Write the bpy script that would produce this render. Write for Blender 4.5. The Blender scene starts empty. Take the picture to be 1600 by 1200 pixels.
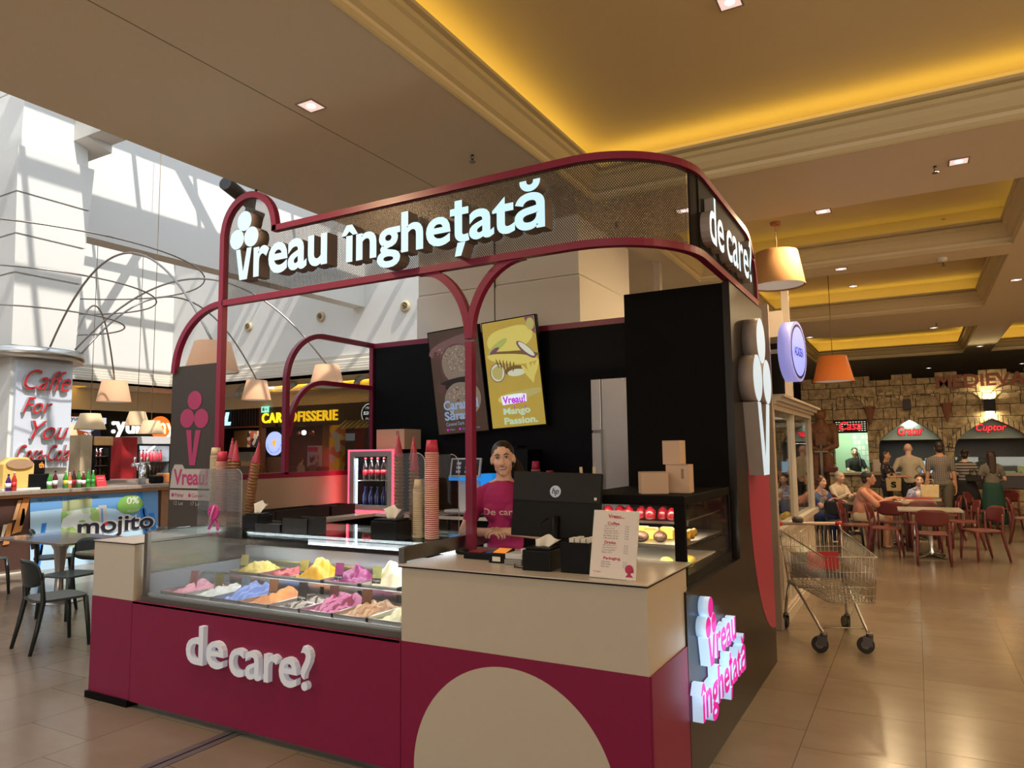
import bpy, bmesh, math, random
from math import sin, cos, pi, radians as RD, sqrt
from mathutils import Vector as V, Matrix
random.seed(7)
SC = bpy.context.scene
COL = SC.collection

# ---------------------------------------------------------------- camera
cam_d = bpy.data.cameras.new('camera')
cam = bpy.data.objects.new('camera', cam_d); COL.objects.link(cam)
cam_d.sensor_width = 36.0; cam_d.lens = 1121.0/1600*36; cam_d.clip_end = 200
RX = V((0.8720, 0.0564, 0.4863)); RY = V((0.4894, -0.0764, -0.8687))
RX.normalize(); RY = (RY-RX*RY.dot(RX)).normalized(); RZ = RX.cross(RY)
CAMR = Matrix((RX, RY, RZ))
C0 = V((0, 0, 1.72))
M4 = CAMR.to_4x4(); M4.translation = C0
cam.matrix_world = M4
SC.camera = cam

# ---------------------------------------------------------------- world, sun, exposure
SC.view_settings.view_transform = 'Standard'; SC.view_settings.look = 'None'
SC.view_settings.gamma = 1.0; SC.view_settings.exposure = 0.55
SC.view_settings.use_curve_mapping = False
world = bpy.data.worlds.new('world'); SC.world = world; world.use_nodes = True
bg = world.node_tree.nodes['Background']
bg.inputs[0].default_value = (0.74, 0.86, 1.0, 1); bg.inputs[1].default_value = 1.72
SC.cycles.max_bounces = 8; SC.cycles.diffuse_bounces = 4; SC.cycles.transparent_max_bounces = 24
SC.cycles.sample_clamp_indirect = 6.0; SC.cycles.caustics_reflective = False; SC.cycles.caustics_refractive = False

def light(name, kind, loc, energy, color=(1, 1, 1), size=None, sy=None, d=None, label=None, angle=None, spread=None):
    l = bpy.data.lights.new(name, kind); l.energy = energy; l.color = color
    if kind == 'AREA':
        l.shape = 'RECTANGLE'; l.size = size; l.size_y = sy or size
        if spread: l.spread = spread
    if kind == 'POINT': l.shadow_soft_size = size or .05
    if kind == 'SUN': l.angle = angle or .01
    o = bpy.data.objects.new(name, l); COL.objects.link(o); o.location = loc
    if d is not None:
        o.rotation_euler = V(d).to_track_quat('-Z', 'Y').to_euler()
    return o
light('sun', 'SUN', (0, 0, 20), 3.3, (1, .95, .87), d=(-.72, .15, -1), angle=.012)
Z0 = 4.08                                     # soffit height
COFFERS = [(-2.54, 5.2, -4.2, 6.18), (-2.53, 1.12, 7.57, 10.03), (-2.3, 1.13, 10.58, 14.3), (-2.3, 1.18, 16.6, 21.3), (1.75, 5.5, 16.6, 21.3)]
COVE = (1.0, .68, .12)
for ci, (x0, x1, y0, y1) in enumerate(COFFERS):   # cove lamps behind the mouldings
    zc = Z0+.27; dens = (.80, .27, .62, .8, .8)[ci]
    for (px, py, lx, ly, dx, dy) in ((x0-.1, (y0+y1)/2, .1, y1-y0, 1, 0), (x1+.1, (y0+y1)/2, .1, y1-y0, -1, 0),
                                     ((x0+x1)/2, y1+.1, x1-x0, .1, 0, -1), ((x0+x1)/2, y0-.1, x1-x0, .1, 0, 1)):
        if (ci and dy == 1) or (ci == 2 and dx == -1): continue
        o = light('cove_lamp', 'AREA', (px, py, zc), dens*max(lx, ly), COVE, lx, ly)
        o.rotation_euler = (pi, 0, 0)
for (wx, wy, wz, sx, sz, d_, e_) in ((2.5, -7.8, 2.4, 11, 3.4, (0, 1, 0), 230), (8.8, 6, 2.3, 12, 3.2, (-1, 0, 0), 150)):   # unseen area lights added behind and beside the viewer to brighten the hall
    light('hall_fill_light', 'AREA', (wx, wy, wz), e_, (1, .92, .80) if d_[1] else (1, .68, .34), sx, sz, d=d_)
HALL = [(-4.1, 2.4), (-4.1, -2.0), (.44, 6.9), (-.7, 7.7), (-.75, 10.3), (-.68, 14.6), (.44, 15.2), (1.45, 12.4), (3.5, 8), (3.5, 3), (3.5, 15)]
for (x, y) in HALL:                            # light of the recessed downlights
    light('downlight_lamp', 'AREA', (x, y, Z0-.03), 36, (1, .72, .40), .16, .16, d=(0, 0, -1))

# ---------------------------------------------------------------- helpers
def ray(px, py):
    return (CAMR @ V((px-800, -(py-600), -1121.0))).normalized()
def hit(px, py, ax, val):
    d = ray(px, py); i = 'xyz'.index(ax)
    return C0 + d*((val-C0[i])/d[i])

MATS = {}
def mat(name, col, rough=.5, metal=0, emi=None, es=1.0, noise=.06, nscale=12, spec=None, trans=None, alpha=None, coat=0, bump=0):
    if name in MATS: return MATS[name]
    m = bpy.data.materials.new(name); m.use_nodes = True
    nt = m.node_tree; b = nt.nodes['Principled BSDF']
    b.inputs['Base Color'].default_value = (*col, 1)
    b.inputs['Roughness'].default_value = rough; b.inputs['Metallic'].default_value = metal
    if spec is not None: b.inputs['Specular IOR Level'].default_value = spec
    if coat: b.inputs['Coat Weight'].default_value = coat
    if noise or bump:
        tc = nt.nodes.new('ShaderNodeTexCoord'); n = nt.nodes.new('ShaderNodeTexNoise'); n.inputs['Scale'].default_value = nscale
        n.inputs['Detail'].default_value = 5
        nt.links.new(tc.outputs['Object'], n.inputs['Vector'])
        if noise:
            mx = nt.nodes.new('ShaderNodeMix'); mx.data_type = 'RGBA'
            mx.inputs[6].default_value = (*[c*(1-noise) for c in col], 1); mx.inputs[7].default_value = (*[min(1, c*(1+noise)) for c in col], 1)
            nt.links.new(n.outputs['Fac'], mx.inputs[0]); nt.links.new(mx.outputs[2], b.inputs['Base Color'])
        if bump:
            bp = nt.nodes.new('ShaderNodeBump'); bp.inputs['Strength'].default_value = bump; bp.inputs['Distance'].default_value = .01
            nt.links.new(n.outputs['Fac'], bp.inputs['Height']); nt.links.new(bp.outputs['Normal'], b.inputs['Normal'])
    if emi is not None:
        b.inputs['Emission Color'].default_value = (*emi, 1); b.inputs['Emission Strength'].default_value = es
    if trans: b.inputs['Transmission Weight'].default_value = trans
    if alpha is not None: b.inputs['Alpha'].default_value = alpha
    MATS[name] = m
    return m
def glass(name, tint=(1, 1, 1), refl=.08, rough=.02, k=.5):
    """thin pane: clear transmission with a mirror-like reflection that grows at grazing angles"""
    if name in MATS: return MATS[name]
    m = bpy.data.materials.new(name); m.use_nodes = True; nt = m.node_tree; nt.nodes.clear()
    out = nt.nodes.new('ShaderNodeOutputMaterial'); mx = nt.nodes.new('ShaderNodeMixShader')
    t = nt.nodes.new('ShaderNodeBsdfTransparent'); t.inputs[0].default_value = (*tint, 1)
    g = nt.nodes.new('ShaderNodeBsdfGlossy'); g.inputs['Roughness'].default_value = rough
    lw = nt.nodes.new('ShaderNodeLayerWeight'); lw.inputs['Blend'].default_value = .25
    ma = nt.nodes.new('ShaderNodeMath'); ma.operation = 'MULTIPLY_ADD'; ma.inputs[1].default_value = k; ma.inputs[2].default_value = refl; ma.use_clamp = True
    nt.links.new(lw.outputs['Fresnel'], ma.inputs[0]); nt.links.new(ma.outputs[0], mx.inputs[0])
    nt.links.new(t.outputs[0], mx.inputs[1]); nt.links.new(g.outputs[0], mx.inputs[2]); nt.links.new(mx.outputs[0], out.inputs[0])
    MATS[name] = m
    return m

class MB:
    def __init__(s): s.v = []; s.f = []; s.m = []; s.sm = []; s.uv = None
    def add(s, vs, fs, m=0, smooth=False):
        b = len(s.v); s.v += [V(p) for p in vs]
        for f in fs: s.f.append([i+b for i in f]); s.m.append(m); s.sm.append(smooth)
        return s
    def box(s, x0, x1, y0, y1, z0, z1, m=0):
        x0, x1 = sorted((x0, x1)); y0, y1 = sorted((y0, y1)); z0, z1 = sorted((z0, z1))
        return s.add([(x0,y0,z0),(x1,y0,z0),(x1,y1,z0),(x0,y1,z0),(x0,y0,z1),(x1,y0,z1),(x1,y1,z1),(x0,y1,z1)],
              [(0,3,2,1),(4,5,6,7),(0,1,5,4),(1,2,6,5),(2,3,7,6),(3,0,4,7)], m)
    def obox(s, c, sx, sy, sz, M=None, m=0):
        t = MB().box(-sx/2, sx/2, -sy/2, sy/2, -sz/2, sz/2); M = M or Matrix.Identity(3)
        return s.add([M @ p + V(c) for p in t.v], t.f, m)
    def quad(s, a, b, c, d, m=0): return s.add([a, b, c, d], [(0,1,2,3)], m)
    def prism(s, poly, ax, a, b, m=0, smooth=False):
        """poly: 2D loop in the two other axes (order xyz minus ax), extruded along ax from a to b"""
        def P(p, t):
            if ax == 'x': return (t, p[0], p[1])
            if ax == 'y': return (p[0], t, p[1])
            return (p[0], p[1], t)
        n = len(poly)
        vs = [P(p, a) for p in poly]+[P(p, b) for p in poly]
        s.add(vs, [list(range(n-1, -1, -1)), list(range(n, 2*n))], m)
        bb = len(s.v)-2*n
        for i in range(n):
            j = (i+1) % n; s.f.append([bb+i, bb+j, bb+n+j, bb+n+i]); s.m.append(m); s.sm.append(smooth)
        return s
    def cyl(s, p0, p1, r0, r1=None, n=16, m=0, cap=True, smooth=True):
        r1 = r0 if r1 is None else r1; p0 = V(p0); p1 = V(p1); d = (p1-p0).normalized()
        u = d.orthogonal().normalized(); w = d.cross(u)
        vs = [p0+(u*cos(2*pi*i/n)+w*sin(2*pi*i/n))*r0 for i in range(n)]+[p1+(u*cos(2*pi*i/n)+w*sin(2*pi*i/n))*r1 for i in range(n)]
        s.add(vs, [[i, (i+1) % n, n+(i+1) % n, n+i] for i in range(n)], m, smooth)
        if cap:
            b = len(s.v)-2*n
            s.f.append([b+i for i in range(n-1, -1, -1)]); s.m.append(m); s.sm.append(False)
            s.f.append([b+n+i for i in range(n)]); s.m.append(m); s.sm.append(False)
        return s
    def lathe(s, prof, c=(0, 0, 0), n=24, m=0, smooth=True, sx=1, sy=1):
        b = len(s.v); k = len(prof); c = V(c)
        for r, z in prof:
            for i in range(n): s.v.append(c+V((r*cos(2*pi*i/n)*sx, r*sin(2*pi*i/n)*sy, z)))
        for j in range(k-1):
            for i in range(n):
                s.f.append([b+j*n+i, b+j*n+(i+1) % n, b+(j+1)*n+(i+1) % n, b+(j+1)*n+i]); s.m.append(m); s.sm.append(smooth)
        shut = prof[0] == prof[-1]
        if prof[0][0] > 1e-5 and not shut and not (prof[1][0] < 1e-5 and k == 2): s.f.append([b+i for i in range(n-1, -1, -1)]); s.m.append(m); s.sm.append(False)
        if prof[-1][0] > 1e-5 and not shut and not (prof[-2][0] < 1e-5 and k == 2): s.f.append([b+(k-1)*n+i for i in range(n)]); s.m.append(m); s.sm.append(False)
        return s
    def ball(s, c, rx, ry=None, rz=None, n=16, m=0, M=None):
        ry = ry or rx; rz = rz or rx; t = MB().lathe([(sin(pi*j/(n//2+2)), -cos(pi*j/(n//2+2))) for j in range(n//2+3)], n=n)
        M = M or Matrix.Identity(3)
        return s.add([M @ V((p.x*rx, p.y*ry, p.z*rz))+V(c) for p in t.v], t.f, m, True)
    def tube(s, pts, r, n=8, closed=False, m=0, rect=None, up=None):
        """sweep a circle (or a rect=(w,h) profile) along points"""
        pts = [V(p) for p in pts]; N = len(pts); b = len(s.v)
        if rect: w, h = rect; prof = [(-w/2, -h/2), (w/2, -h/2), (w/2, h/2), (-w/2, h/2)]; n = 4
        for i, p in enumerate(pts):
            a = pts[(i-1) % N] if (closed or i) else p; c = pts[(i+1) % N] if (closed or i < N-1) else p
            t = (c-a).normalized()
            if up is not None: u = V(up) if not callable(up) else V(up(i)); side = t.cross(u).normalized(); u = side.cross(t).normalized()
            else:
                if i == 0: side = t.orthogonal().normalized()
                else: side = (ps-t*ps.dot(t)).normalized()
                u = side.cross(t)
            ps = side
            sc = 1.0
            if rect and 0 < i < N-1 or rect and closed:
                e1 = (p-a).normalized(); e2 = (c-p).normalized(); sc = 1/max(.5, sqrt((1+e1.dot(e2))/2))
            rr = r[i] if isinstance(r, (list, tuple)) else r
            for k in range(n):
                if rect:
                    q = prof[k]; bend = (e2-e1) if sc > 1.0001 else None
                    off = side*q[0]+u*q[1]
                    if bend is not None and bend.length > 1e-6:
                        bn = bend.normalized(); off = off + bn*off.dot(bn)*(sc-1)
                    s.v.append(p+off)
                else: s.v.append(p+(side*cos(2*pi*k/n)+u*sin(2*pi*k/n))*rr)
        segs = N if closed else N-1
        for i in range(segs):
            j = (i+1) % N
            for k in range(n):
                l = (k+1) % n; s.f.append([b+i*n+k, b+i*n+l, b+j*n+l, b+j*n+k]); s.m.append(m); s.sm.append(not rect)
        if not closed:
            s.f.append([b+k for k in range(n-1, -1, -1)]); s.f.append([b+(N-1)*n+k for k in range(n)]); s.m += [m, m]; s.sm += [False, False]
        return s
    def xf(s, M, a=0):
        for i in range(a, len(s.v)): s.v[i] = M @ s.v[i]
        return s
    def merge(s, o, M=None):
        return s.add2(o, M)
    def add2(s, o, M=None):
        b = len(s.v); s.v += [(M @ p if M else p.copy()) for p in o.v]; s.f += [[i+b for i in f] for f in o.f]; s.m += o.m; s.sm += o.sm
        return s
    def build(s, name, mats, parent=None, world=True, bevel=0, bseg=2, fix=True, kind=None, origin=None):
        me = bpy.data.meshes.new(name)
        if not isinstance(mats, (list, tuple)): mats = [mats]
        M = None; loc = None
        if parent is not None and world:
            M = parent.matrix_basis.copy(); p = parent.parent
            while p is not None: M = p.matrix_basis @ M; p = p.parent
            M = M.inverted()
        vs = s.v
        if M: vs = [M @ p for p in vs]
        elif parent is None and world:
            lo = V([min(p[i] for p in vs) for i in range(3)]); hi = V([max(p[i] for p in vs) for i in range(3)])
            loc = V(((lo.x+hi.x)/2, (lo.y+hi.y)/2, lo.z)) if origin is None else V(origin)
            vs = [p-loc for p in vs]
        me.from_pydata([tuple(p) for p in vs], [], s.f)
        for i, pl in enumerate(me.polygons): pl.material_index = s.m[i]; pl.use_smooth = s.sm[i]
        if fix:
            bm = bmesh.new(); bm.from_mesh(me); bmesh.ops.recalc_face_normals(bm, faces=bm.faces)
            if bevel:
                ed = [e for e in bm.edges if len(e.link_faces) == 2 and e.calc_face_angle(0) > .6]
                bmesh.ops.bevel(bm, geom=ed, offset=bevel, segments=bseg, affect='EDGES', profile=.6)
            bm.to_mesh(me); bm.free()
        if s.uv:
            ul = me.uv_layers.new(name='uv')
            for lp in me.loops: ul.data[lp.index].uv = s.uv[lp.vertex_index]
        for m in mats: me.materials.append(m)
        o = bpy.data.objects.new(name, me); COL.objects.link(o)
        if parent is not None: o.parent = parent
        elif loc is not None: o.location = loc
        if kind: o['kind'] = kind
        return o

def thing(name, label, cat, loc=(0, 0, 0), rz=0, group=None):
    o = bpy.data.objects.new(name, None); COL.objects.link(o); o.empty_display_size = .1
    o.location = loc; o.rotation_euler = (0, 0, rz); o.matrix_basis = Matrix.Translation(V(loc)) @ Matrix.Rotation(rz, 4, 'Z')
    o['label'] = label; o['category'] = cat
    if group: o['group'] = group
    return o
def tag(o, label, cat, group=None):
    o['label'] = label; o['category'] = cat
    if group: o['group'] = group
    return o
def struct(o): o['kind'] = 'structure'; return o
def dup(root, loc, rz=0, label=None, group=None, scale=None):
    r = root.copy(); COL.objects.link(r)
    r.matrix_basis = Matrix.Translation(V(loc)) @ Matrix.Rotation(rz, 4, 'Z') @ (Matrix.Diagonal((*scale, 1)) if scale else Matrix.Identity(4))
    if label: r['label'] = label
    if group: r['group'] = group
    for ch in list(root.children):
        c = ch.copy(); COL.objects.link(c); c.parent = r
        for g in list(ch.children):
            d = g.copy(); COL.objects.link(d); d.parent = c
    return r

_TX = {}
def text_geo(s, bold=.0, ext=.0, shear=0, space=1.0, res=4):
    k = (s, bold, ext, shear, space, res)
    if k in _TX: return _TX[k]
    cu = bpy.data.curves.new('t', 'FONT'); cu.body = s; cu.size = 1; cu.offset = bold; cu.extrude = ext; cu.shear = shear; cu.space_character = space
    cu.resolution_u = res; cu.align_x = 'LEFT'
    o = bpy.data.objects.new('t', cu); COL.objects.link(o)
    me = bpy.data.meshes.new_from_object(o.evaluated_get(bpy.context.evaluated_depsgraph_get()))
    vs = [v.co.copy() for v in me.vertices]; fs = [list(p.vertices) for p in me.polygons]
    bpy.data.objects.remove(o); bpy.data.curves.remove(cu); bpy.data.meshes.remove(me)
    _TX[k] = (vs, fs)
    return vs, fs
def text(mb, s, org, rx, up, W=None, H=None, depth=0, bold=0, shear=0, m=0, ms=None, space=1.0, res=4):
    """writes s with its box's lower-left corner at org, along rx and up; depth goes towards rx x up; faces m, sides ms"""
    vs, fs = text_geo(s, bold, .5 if depth else 0, shear, space, res)
    x0 = min(v.x for v in vs); x1 = max(v.x for v in vs); y0 = min(v.y for v in vs); y1 = max(v.y for v in vs)
    rx = V(rx).normalized(); up = V(up).normalized(); n = rx.cross(up).normalized()
    if W and H: sx = W/(x1-x0); sy = H/(y1-y0)
    elif H: sx = sy = H/(y1-y0)
    else: sx = sy = W/(x1-x0)
    b = len(mb.v)
    mb.v += [V(org)+rx*((v.x-x0)*sx)+up*((v.y-y0)*sy)+n*((v.z+(.5 if depth else 0))*depth) for v in vs]
    for f in fs:
        zs = {round(vs[i].z, 3) for i in f}
        mb.f.append([i+b for i in f]); mb.sm.append(False)
        mb.m.append(m if (len(zs) == 1) else (ms if ms is not None else m))
    return mb
def arc(c, r, a0, a1, n=12, plane='xz', y=0):
    out = []
    for i in range(n+1):
        a = RD(a0+(a1-a0)*i/n); p = (c[0]+r*cos(a), c[1]+r*sin(a))
        out.append({'xz': (p[0], y, p[1]), 'yz': (y, p[0], p[1]), 'xy': (p[0], p[1], y)}[plane])
    return out
def disc(mb, c, r, n, m=0, k=32, rx=None, up=None, ry=None, depth=0, ms=None):
    """flat or thick disc centred at c facing n = rx x up"""
    rx = V(rx); up = V(up); nn = rx.cross(up); ry = ry or r; b = len(mb.v)
    ring = [V(c)+rx*(r*cos(2*pi*i/k))+up*(ry*sin(2*pi*i/k)) for i in range(k)]
    if not depth: mb.add(ring, [list(range(k))], m)
    else:
        mb.add([p+nn*depth for p in ring], [list(range(k))], m); mb.add(ring, [list(range(k-1, -1, -1))], ms if ms is not None else m)
        for i in range(k):
            j = (i+1) % k; mb.f.append([b+k+i, b+k+j, b+j, b+i]); mb.m.append(ms if ms is not None else m); mb.sm.append(True)
    return mb
# ================================================================ materials
mag = mat('magenta_laminate', (.215, .011, .054), .42, noise=.04, spec=.3)
mag_metal = mat('magenta_metal', (.24, .014, .055), .35, noise=.04)
cream = mat('cream_laminate', (.50, .44, .36), .4, noise=.02)
cream_top = mat('cream_worktop', (.58, .52, .46), .25, noise=.02)
blk = mat('black_laminate', (.0045, .0035, .0035), .6, noise=.05, spec=.08)
blk2 = mat('black_glossy_laminate', (.014, .009, .007), .3, noise=.05, spec=.3)
dark = mat('dark_plastic', (.005, .005, .0055), .45, noise=0, spec=.18)
steel = mat('brushed_steel', (.55, .53, .50), .28, 1.0, noise=.05, nscale=40)
steel_d = mat('dark_steel', (.22, .21, .19), .35, 1.0, noise=.05)
chrome = mat('chrome', (.75, .75, .75), .12, 1.0, noise=0)
white_wall = mat('white_plaster', (.72, .70, .66), .7, noise=.02, nscale=2)
beige_wall = mat('beige_panel', (.84, .79, .71), .6, noise=.02, nscale=2)
soffit_m = mat('soffit_paint', (.80, .70, .50), .7, noise=.02, nscale=1)
cof_m = mat('coffer_paint', (.80, .66, .36), .7, noise=.02, nscale=1)
mould_m = mat('moulding_paint', (.66, .56, .32), .55, noise=.03, nscale=3)
glow_white = mat('lit_letter_face', (.25, .30, .32), .5, emi=(.55, .88, 1.0), es=.62, noise=0)
glow_soft = mat('lit_letter_face_dim', (.3, .34, .36), .5, emi=(.60, .78, .90), es=.5, noise=0)
glow_pink = mat('pink_letter_face', (.6, .01, .3), .5, emi=(.62, .005, .30), es=.52, noise=0)
glow_side = mat('lit_letter_return', (.6, .75, .9), .5, emi=(.40, .60, .85), es=.42, noise=0)
ret_brown = mat('letter_return', (.22, .17, .15), .5, noise=.03)
ret_grey = mat('letter_return_grey', (.36, .30, .27), .5, noise=.03)
paper = mat('paper', (.72, .68, .62), .6, noise=.02)
glass_m = glass('clear_glass', (.97,.98,.98), .02); glass_g = glass('greenish_glass', (.90, .95, .93), .05)
acryl = glass('acrylic', (.93, .93, .93), .06)

# ================================================================ setting: floor
def floor_mat():
    m = bpy.data.materials.new('stone_floor_tiles'); m.use_nodes = True; nt = m.node_tree; b = nt.nodes['Principled BSDF']
    tc = nt.nodes.new('ShaderNodeTexCoord'); sp = nt.nodes.new('ShaderNodeSeparateXYZ'); cb = nt.nodes.new('ShaderNodeCombineXYZ')
    nt.links.new(tc.outputs['Object'], sp.inputs[0]); nt.links.new(sp.outputs[1], cb.inputs[0]); nt.links.new(sp.outputs[0], cb.inputs[1])
    mp = nt.nodes.new('ShaderNodeMapping'); mp.inputs['Location'].default_value = (.1, .575, 0); nt.links.new(cb.outputs[0], mp.inputs[0])
    br = nt.nodes.new('ShaderNodeTexBrick'); br.inputs['Scale'].default_value = 1; br.inputs['Brick Width'].default_value = .72; br.inputs['Row Height'].default_value = .635
    br.inputs['Mortar Size'].default_value = .0022; br.inputs['Mortar Smooth'].default_value = .3; br.offset = .37
    br.inputs['Color1'].default_value = (.196, .150, .108, 1); br.inputs['Color2'].default_value = (.228, .176, .128, 1); br.inputs['Mortar'].default_value = (.035, .026, .02, 1)
    nt.links.new(mp.outputs[0], br.inputs['Vector'])
    n1 = nt.nodes.new('ShaderNodeTexNoise'); n1.inputs['Scale'].default_value = 1.1; n1.inputs['Detail'].default_value = 9; n1.inputs['Roughness'].default_value = .65
    mp2 = nt.nodes.new('ShaderNodeMapping'); mp2.inputs['Scale'].default_value = (1, 1.7, 1); nt.links.new(tc.outputs['Object'], mp2.inputs[0]); nt.links.new(mp2.outputs[0], n1.inputs['Vector'])
    cr = nt.nodes.new('ShaderNodeValToRGB'); cr.color_ramp.elements[0].position = .3; cr.color_ramp.elements[0].color = (.87, .84, .82, 1); cr.color_ramp.elements[1].position = .72; cr.color_ramp.elements[1].color = (1.10, 1.08, 1.06, 1)
    nt.links.new(n1.outputs['Fac'], cr.inputs[0])
    mx = nt.nodes.new('ShaderNodeMix'); mx.data_type = 'RGBA'; mx.blend_type = 'MULTIPLY'; mx.inputs[0].default_value = 1
    nt.links.new(br.outputs['Color'], mx.inputs[6]); nt.links.new(cr.outputs[0], mx.inputs[7]); nt.links.new(mx.outputs[2], b.inputs['Base Color'])
    rr = nt.nodes.new('ShaderNodeMapRange'); rr.inputs['To Min'].default_value = .13; rr.inputs['To Max'].default_value = .30
    nt.links.new(n1.outputs['Fac'], rr.inputs['Value']); nt.links.new(rr.outputs[0], b.inputs['Roughness'])
    return m
f_ = MB().box(-30, 12, -10, 30, -.2, 0); struct(f_.build('floor', floor_mat()))
j = MB().box(-3.86, -3.74, -3, 3.4, 0, .004, 0).box(-3.805, -3.79, -3, 3.4, .0041, .0046, 1)
struct(j.build('trim_floor_joint', [mat('joint_metal', (.2, .17, .17), .4, .6), dark]))

# ---------------- ceilings: soffit with coffers cut out of it
def soffit(x0, x1, y0, y1, holes, z=Z0, t=.1):
    xs = sorted({x0, x1, *[h[0] for h in holes], *[h[1] for h in holes]}); ys = sorted({y0, y1, *[h[2] for h in holes], *[h[3] for h in holes]})
    mb = MB()
    xs = [x for x in xs if x0 <= x <= x1]; ys = [y for y in ys if y0 <= y <= y1]
    for i in range(len(xs)-1):
        for k in range(len(ys)-1):
            cx, cy = (xs[i]+xs[i+1])/2, (ys[k]+ys[k+1])/2
            if any(h[0] < cx < h[1] and h[2] < cy < h[3] for h in holes): continue
            mb.box(xs[i], xs[i+1], ys[k], ys[k+1], z, z+t)
    return mb
struct(soffit(-5.03, 9, -6, 28, COFFERS).build('ceiling', soffit_m, fix=False))
prof = [(0, 0), (.012, .012), (.012, .045), (-.01, .05), (-.012, .075), (.03, .10), (.055, .15), (.07, .20), (.095, .215), (.095, .25), (.07, .262), (.115, .275), (.115, .30), (0, .30)]
for n, (x0, x1, y0, y1) in enumerate(COFFERS):
    mb = MB(); zr = Z0+.50+.02*n
    b = .28
    mb.box(x0-b, x1+b, y0-b, y1+b, zr, zr+.05, 0)
    mb.box(x0-b-.05, x0-b, y0-b, y1+b, Z0+.1, zr); mb.box(x1+b, x1+b+.05, y0-b, y1+b, Z0+.1, zr)
    mb.box(x0-b, x1+b, y0-b-.05, y0-b, Z0+.1, zr); mb.box(x0-b, x1+b, y1+b, y1+b+.05, Z0+.1, zr)
    struct(mb.build('ceiling_coffer', cof_m, fix=False))
    # moulding round the edge, mitred
    m2 = MB(); k = len(prof); ring = []
    for (cx, cy, sx, sy) in ((x0, y0, 1, 1), (x1, y0, -1, 1), (x1, y1, -1, -1), (x0, y1, 1, -1)):
        for (o, h) in prof: m2.v.append(V((cx+sx*o, cy+sy*o, Z0-.004+h)))
    for c in range(4):
        d = (c+1) % 4
        if n and c == 0: continue
        for i in range(k-1): m2.f.append([c*k+i, c*k+i+1, d*k+i+1, d*k+i]); m2.m.append(0); m2.sm.append(False)
    struct(m2.build('trim_coffer_moulding', mould_m, fix=False))
# panel joint line in the soffit over the kiosk
struct(MB().box(-3.62, -3.612, -4, 6.4, Z0-.001, Z0+.01).build('trim_soffit_joint', mat('joint_shadow', (.25, .2, .14), .8, noise=0)))

# ---------------- atrium
XA, YF, XW, XB = -5.03, 15.9, -22.5, -13.8
w = MB().box(XA+.001, XA+.3, -8, YF, Z0+.1, 6.5)                       # well wall above the soffit edge
struct(w.build('wall_well_east', white_wall))
w = MB().box(XW-.4, XA+.3, YF, YF+.4, 4.62, 12.4); struct(w.build('wall_well_north', white_wall))
w = MB().box(XW-.4, XW, -8, YF, 4.62, 12.4); struct(w.build('wall_well_west', white_wall))
w = MB().box(-30, 12, -8.2, -8, 0, 9.0); struct(w.build('wall_south', white_wall))
w = MB().box(9, 9.2, -8, 28, 0, 4.8); struct(w.build('wall_east', beige_wall))
# cornice steps under the atrium walls, running round the corner
cor = [(0, 4.62), (.10, 4.60), (.10, 4.50), (.16, 4.46), (.17, 4.36), (.20, 4.34), (.20, 4.28), (.26, 4.26), (.26, 4.20), (.30, 4.18), (.30, 4.08), (-.4, 4.08), (-.4, 4.62)]
c1 = MB()
pts = [((XW, -8), (1, 0)), ((XW, YF), (1, -1)), ((XA, YF), (0, -1))]
for (p, d) in pts:
    for (o, z) in cor: c1.v.append(V((p[0]+d[0]*o, p[1]+d[1]*o, z)))
k = len(cor)
for c in range(2):
    for i in range(k-1): c1.f.append([c*k+i, c*k+i+1, (c+1)*k+i+1, (c+1)*k+i]); c1.m.append(0); c1.sm.append(False)
struct(c1.build('trim_atrium_cornice', mat('cornice_paint', (.60, .54, .45), .6, noise=.02, nscale=2), fix=False))
# hanging beam along the atrium and the cross beam
w = MB().box(XB-.45, XB, -8, YF, 5.98, 9.6); struct(w.build('wall_well_beam', [white_wall]))
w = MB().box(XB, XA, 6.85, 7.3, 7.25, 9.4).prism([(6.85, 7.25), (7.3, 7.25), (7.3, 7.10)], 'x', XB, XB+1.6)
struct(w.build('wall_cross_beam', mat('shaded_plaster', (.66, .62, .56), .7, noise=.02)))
# roof lights: bars over the open well
mb = MB()
x = -22.4
while x < -3.2:
    mb.box(x-.05, x+.05, -8, YF, 9.62, 9.8); x += 1.22
y = -7.5
while y < YF:
    mb.box(-22.5, -3.2, y-.04, y+.04, 9.62, 9.78); y += 1.45
mb.box(-11.75, -11.1, -8, YF, 9.62, 9.7); mb.box(-17.6, -16.7, -8, YF, 9.62, 9.7)  # wide unseen strips added among the bars to shade beam and walls
mb.box(-22.5, -13.0, 11.6, 12.3, 9.62, 9.7)
mb.box(-13.8, -5, 1.0, 2.0, 9.62, 9.7)
struct(mb.build('ceiling_rooflight_frame', mat('rooflight_bar', (.5, .5, .5), .6), fix=False))
# diagonal roof braces that throw slanting shadows
mb = MB()
for (a, b_) in (((-22, 8, 9.4), (-14.3, 15, 8.6)), ((-22, 14.5, 9.4), (-14.3, 7, 8.6)), ((-13.5, 9, 9.4), (-6, 15.5, 8.9)), ((-13.5, 15, 9.4), (-6, 9, 9.2))):
    mb.tube([a, b_], .11, n=8)
struct(mb.build('trim_roof_brace', mat('brace_paint', (.6, .6, .6), .5)))
struct(MB().box(-3.1, 9.2, -8, 28.2, 9.6, 9.75).build('ceiling_roof_slab', white_wall))
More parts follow.
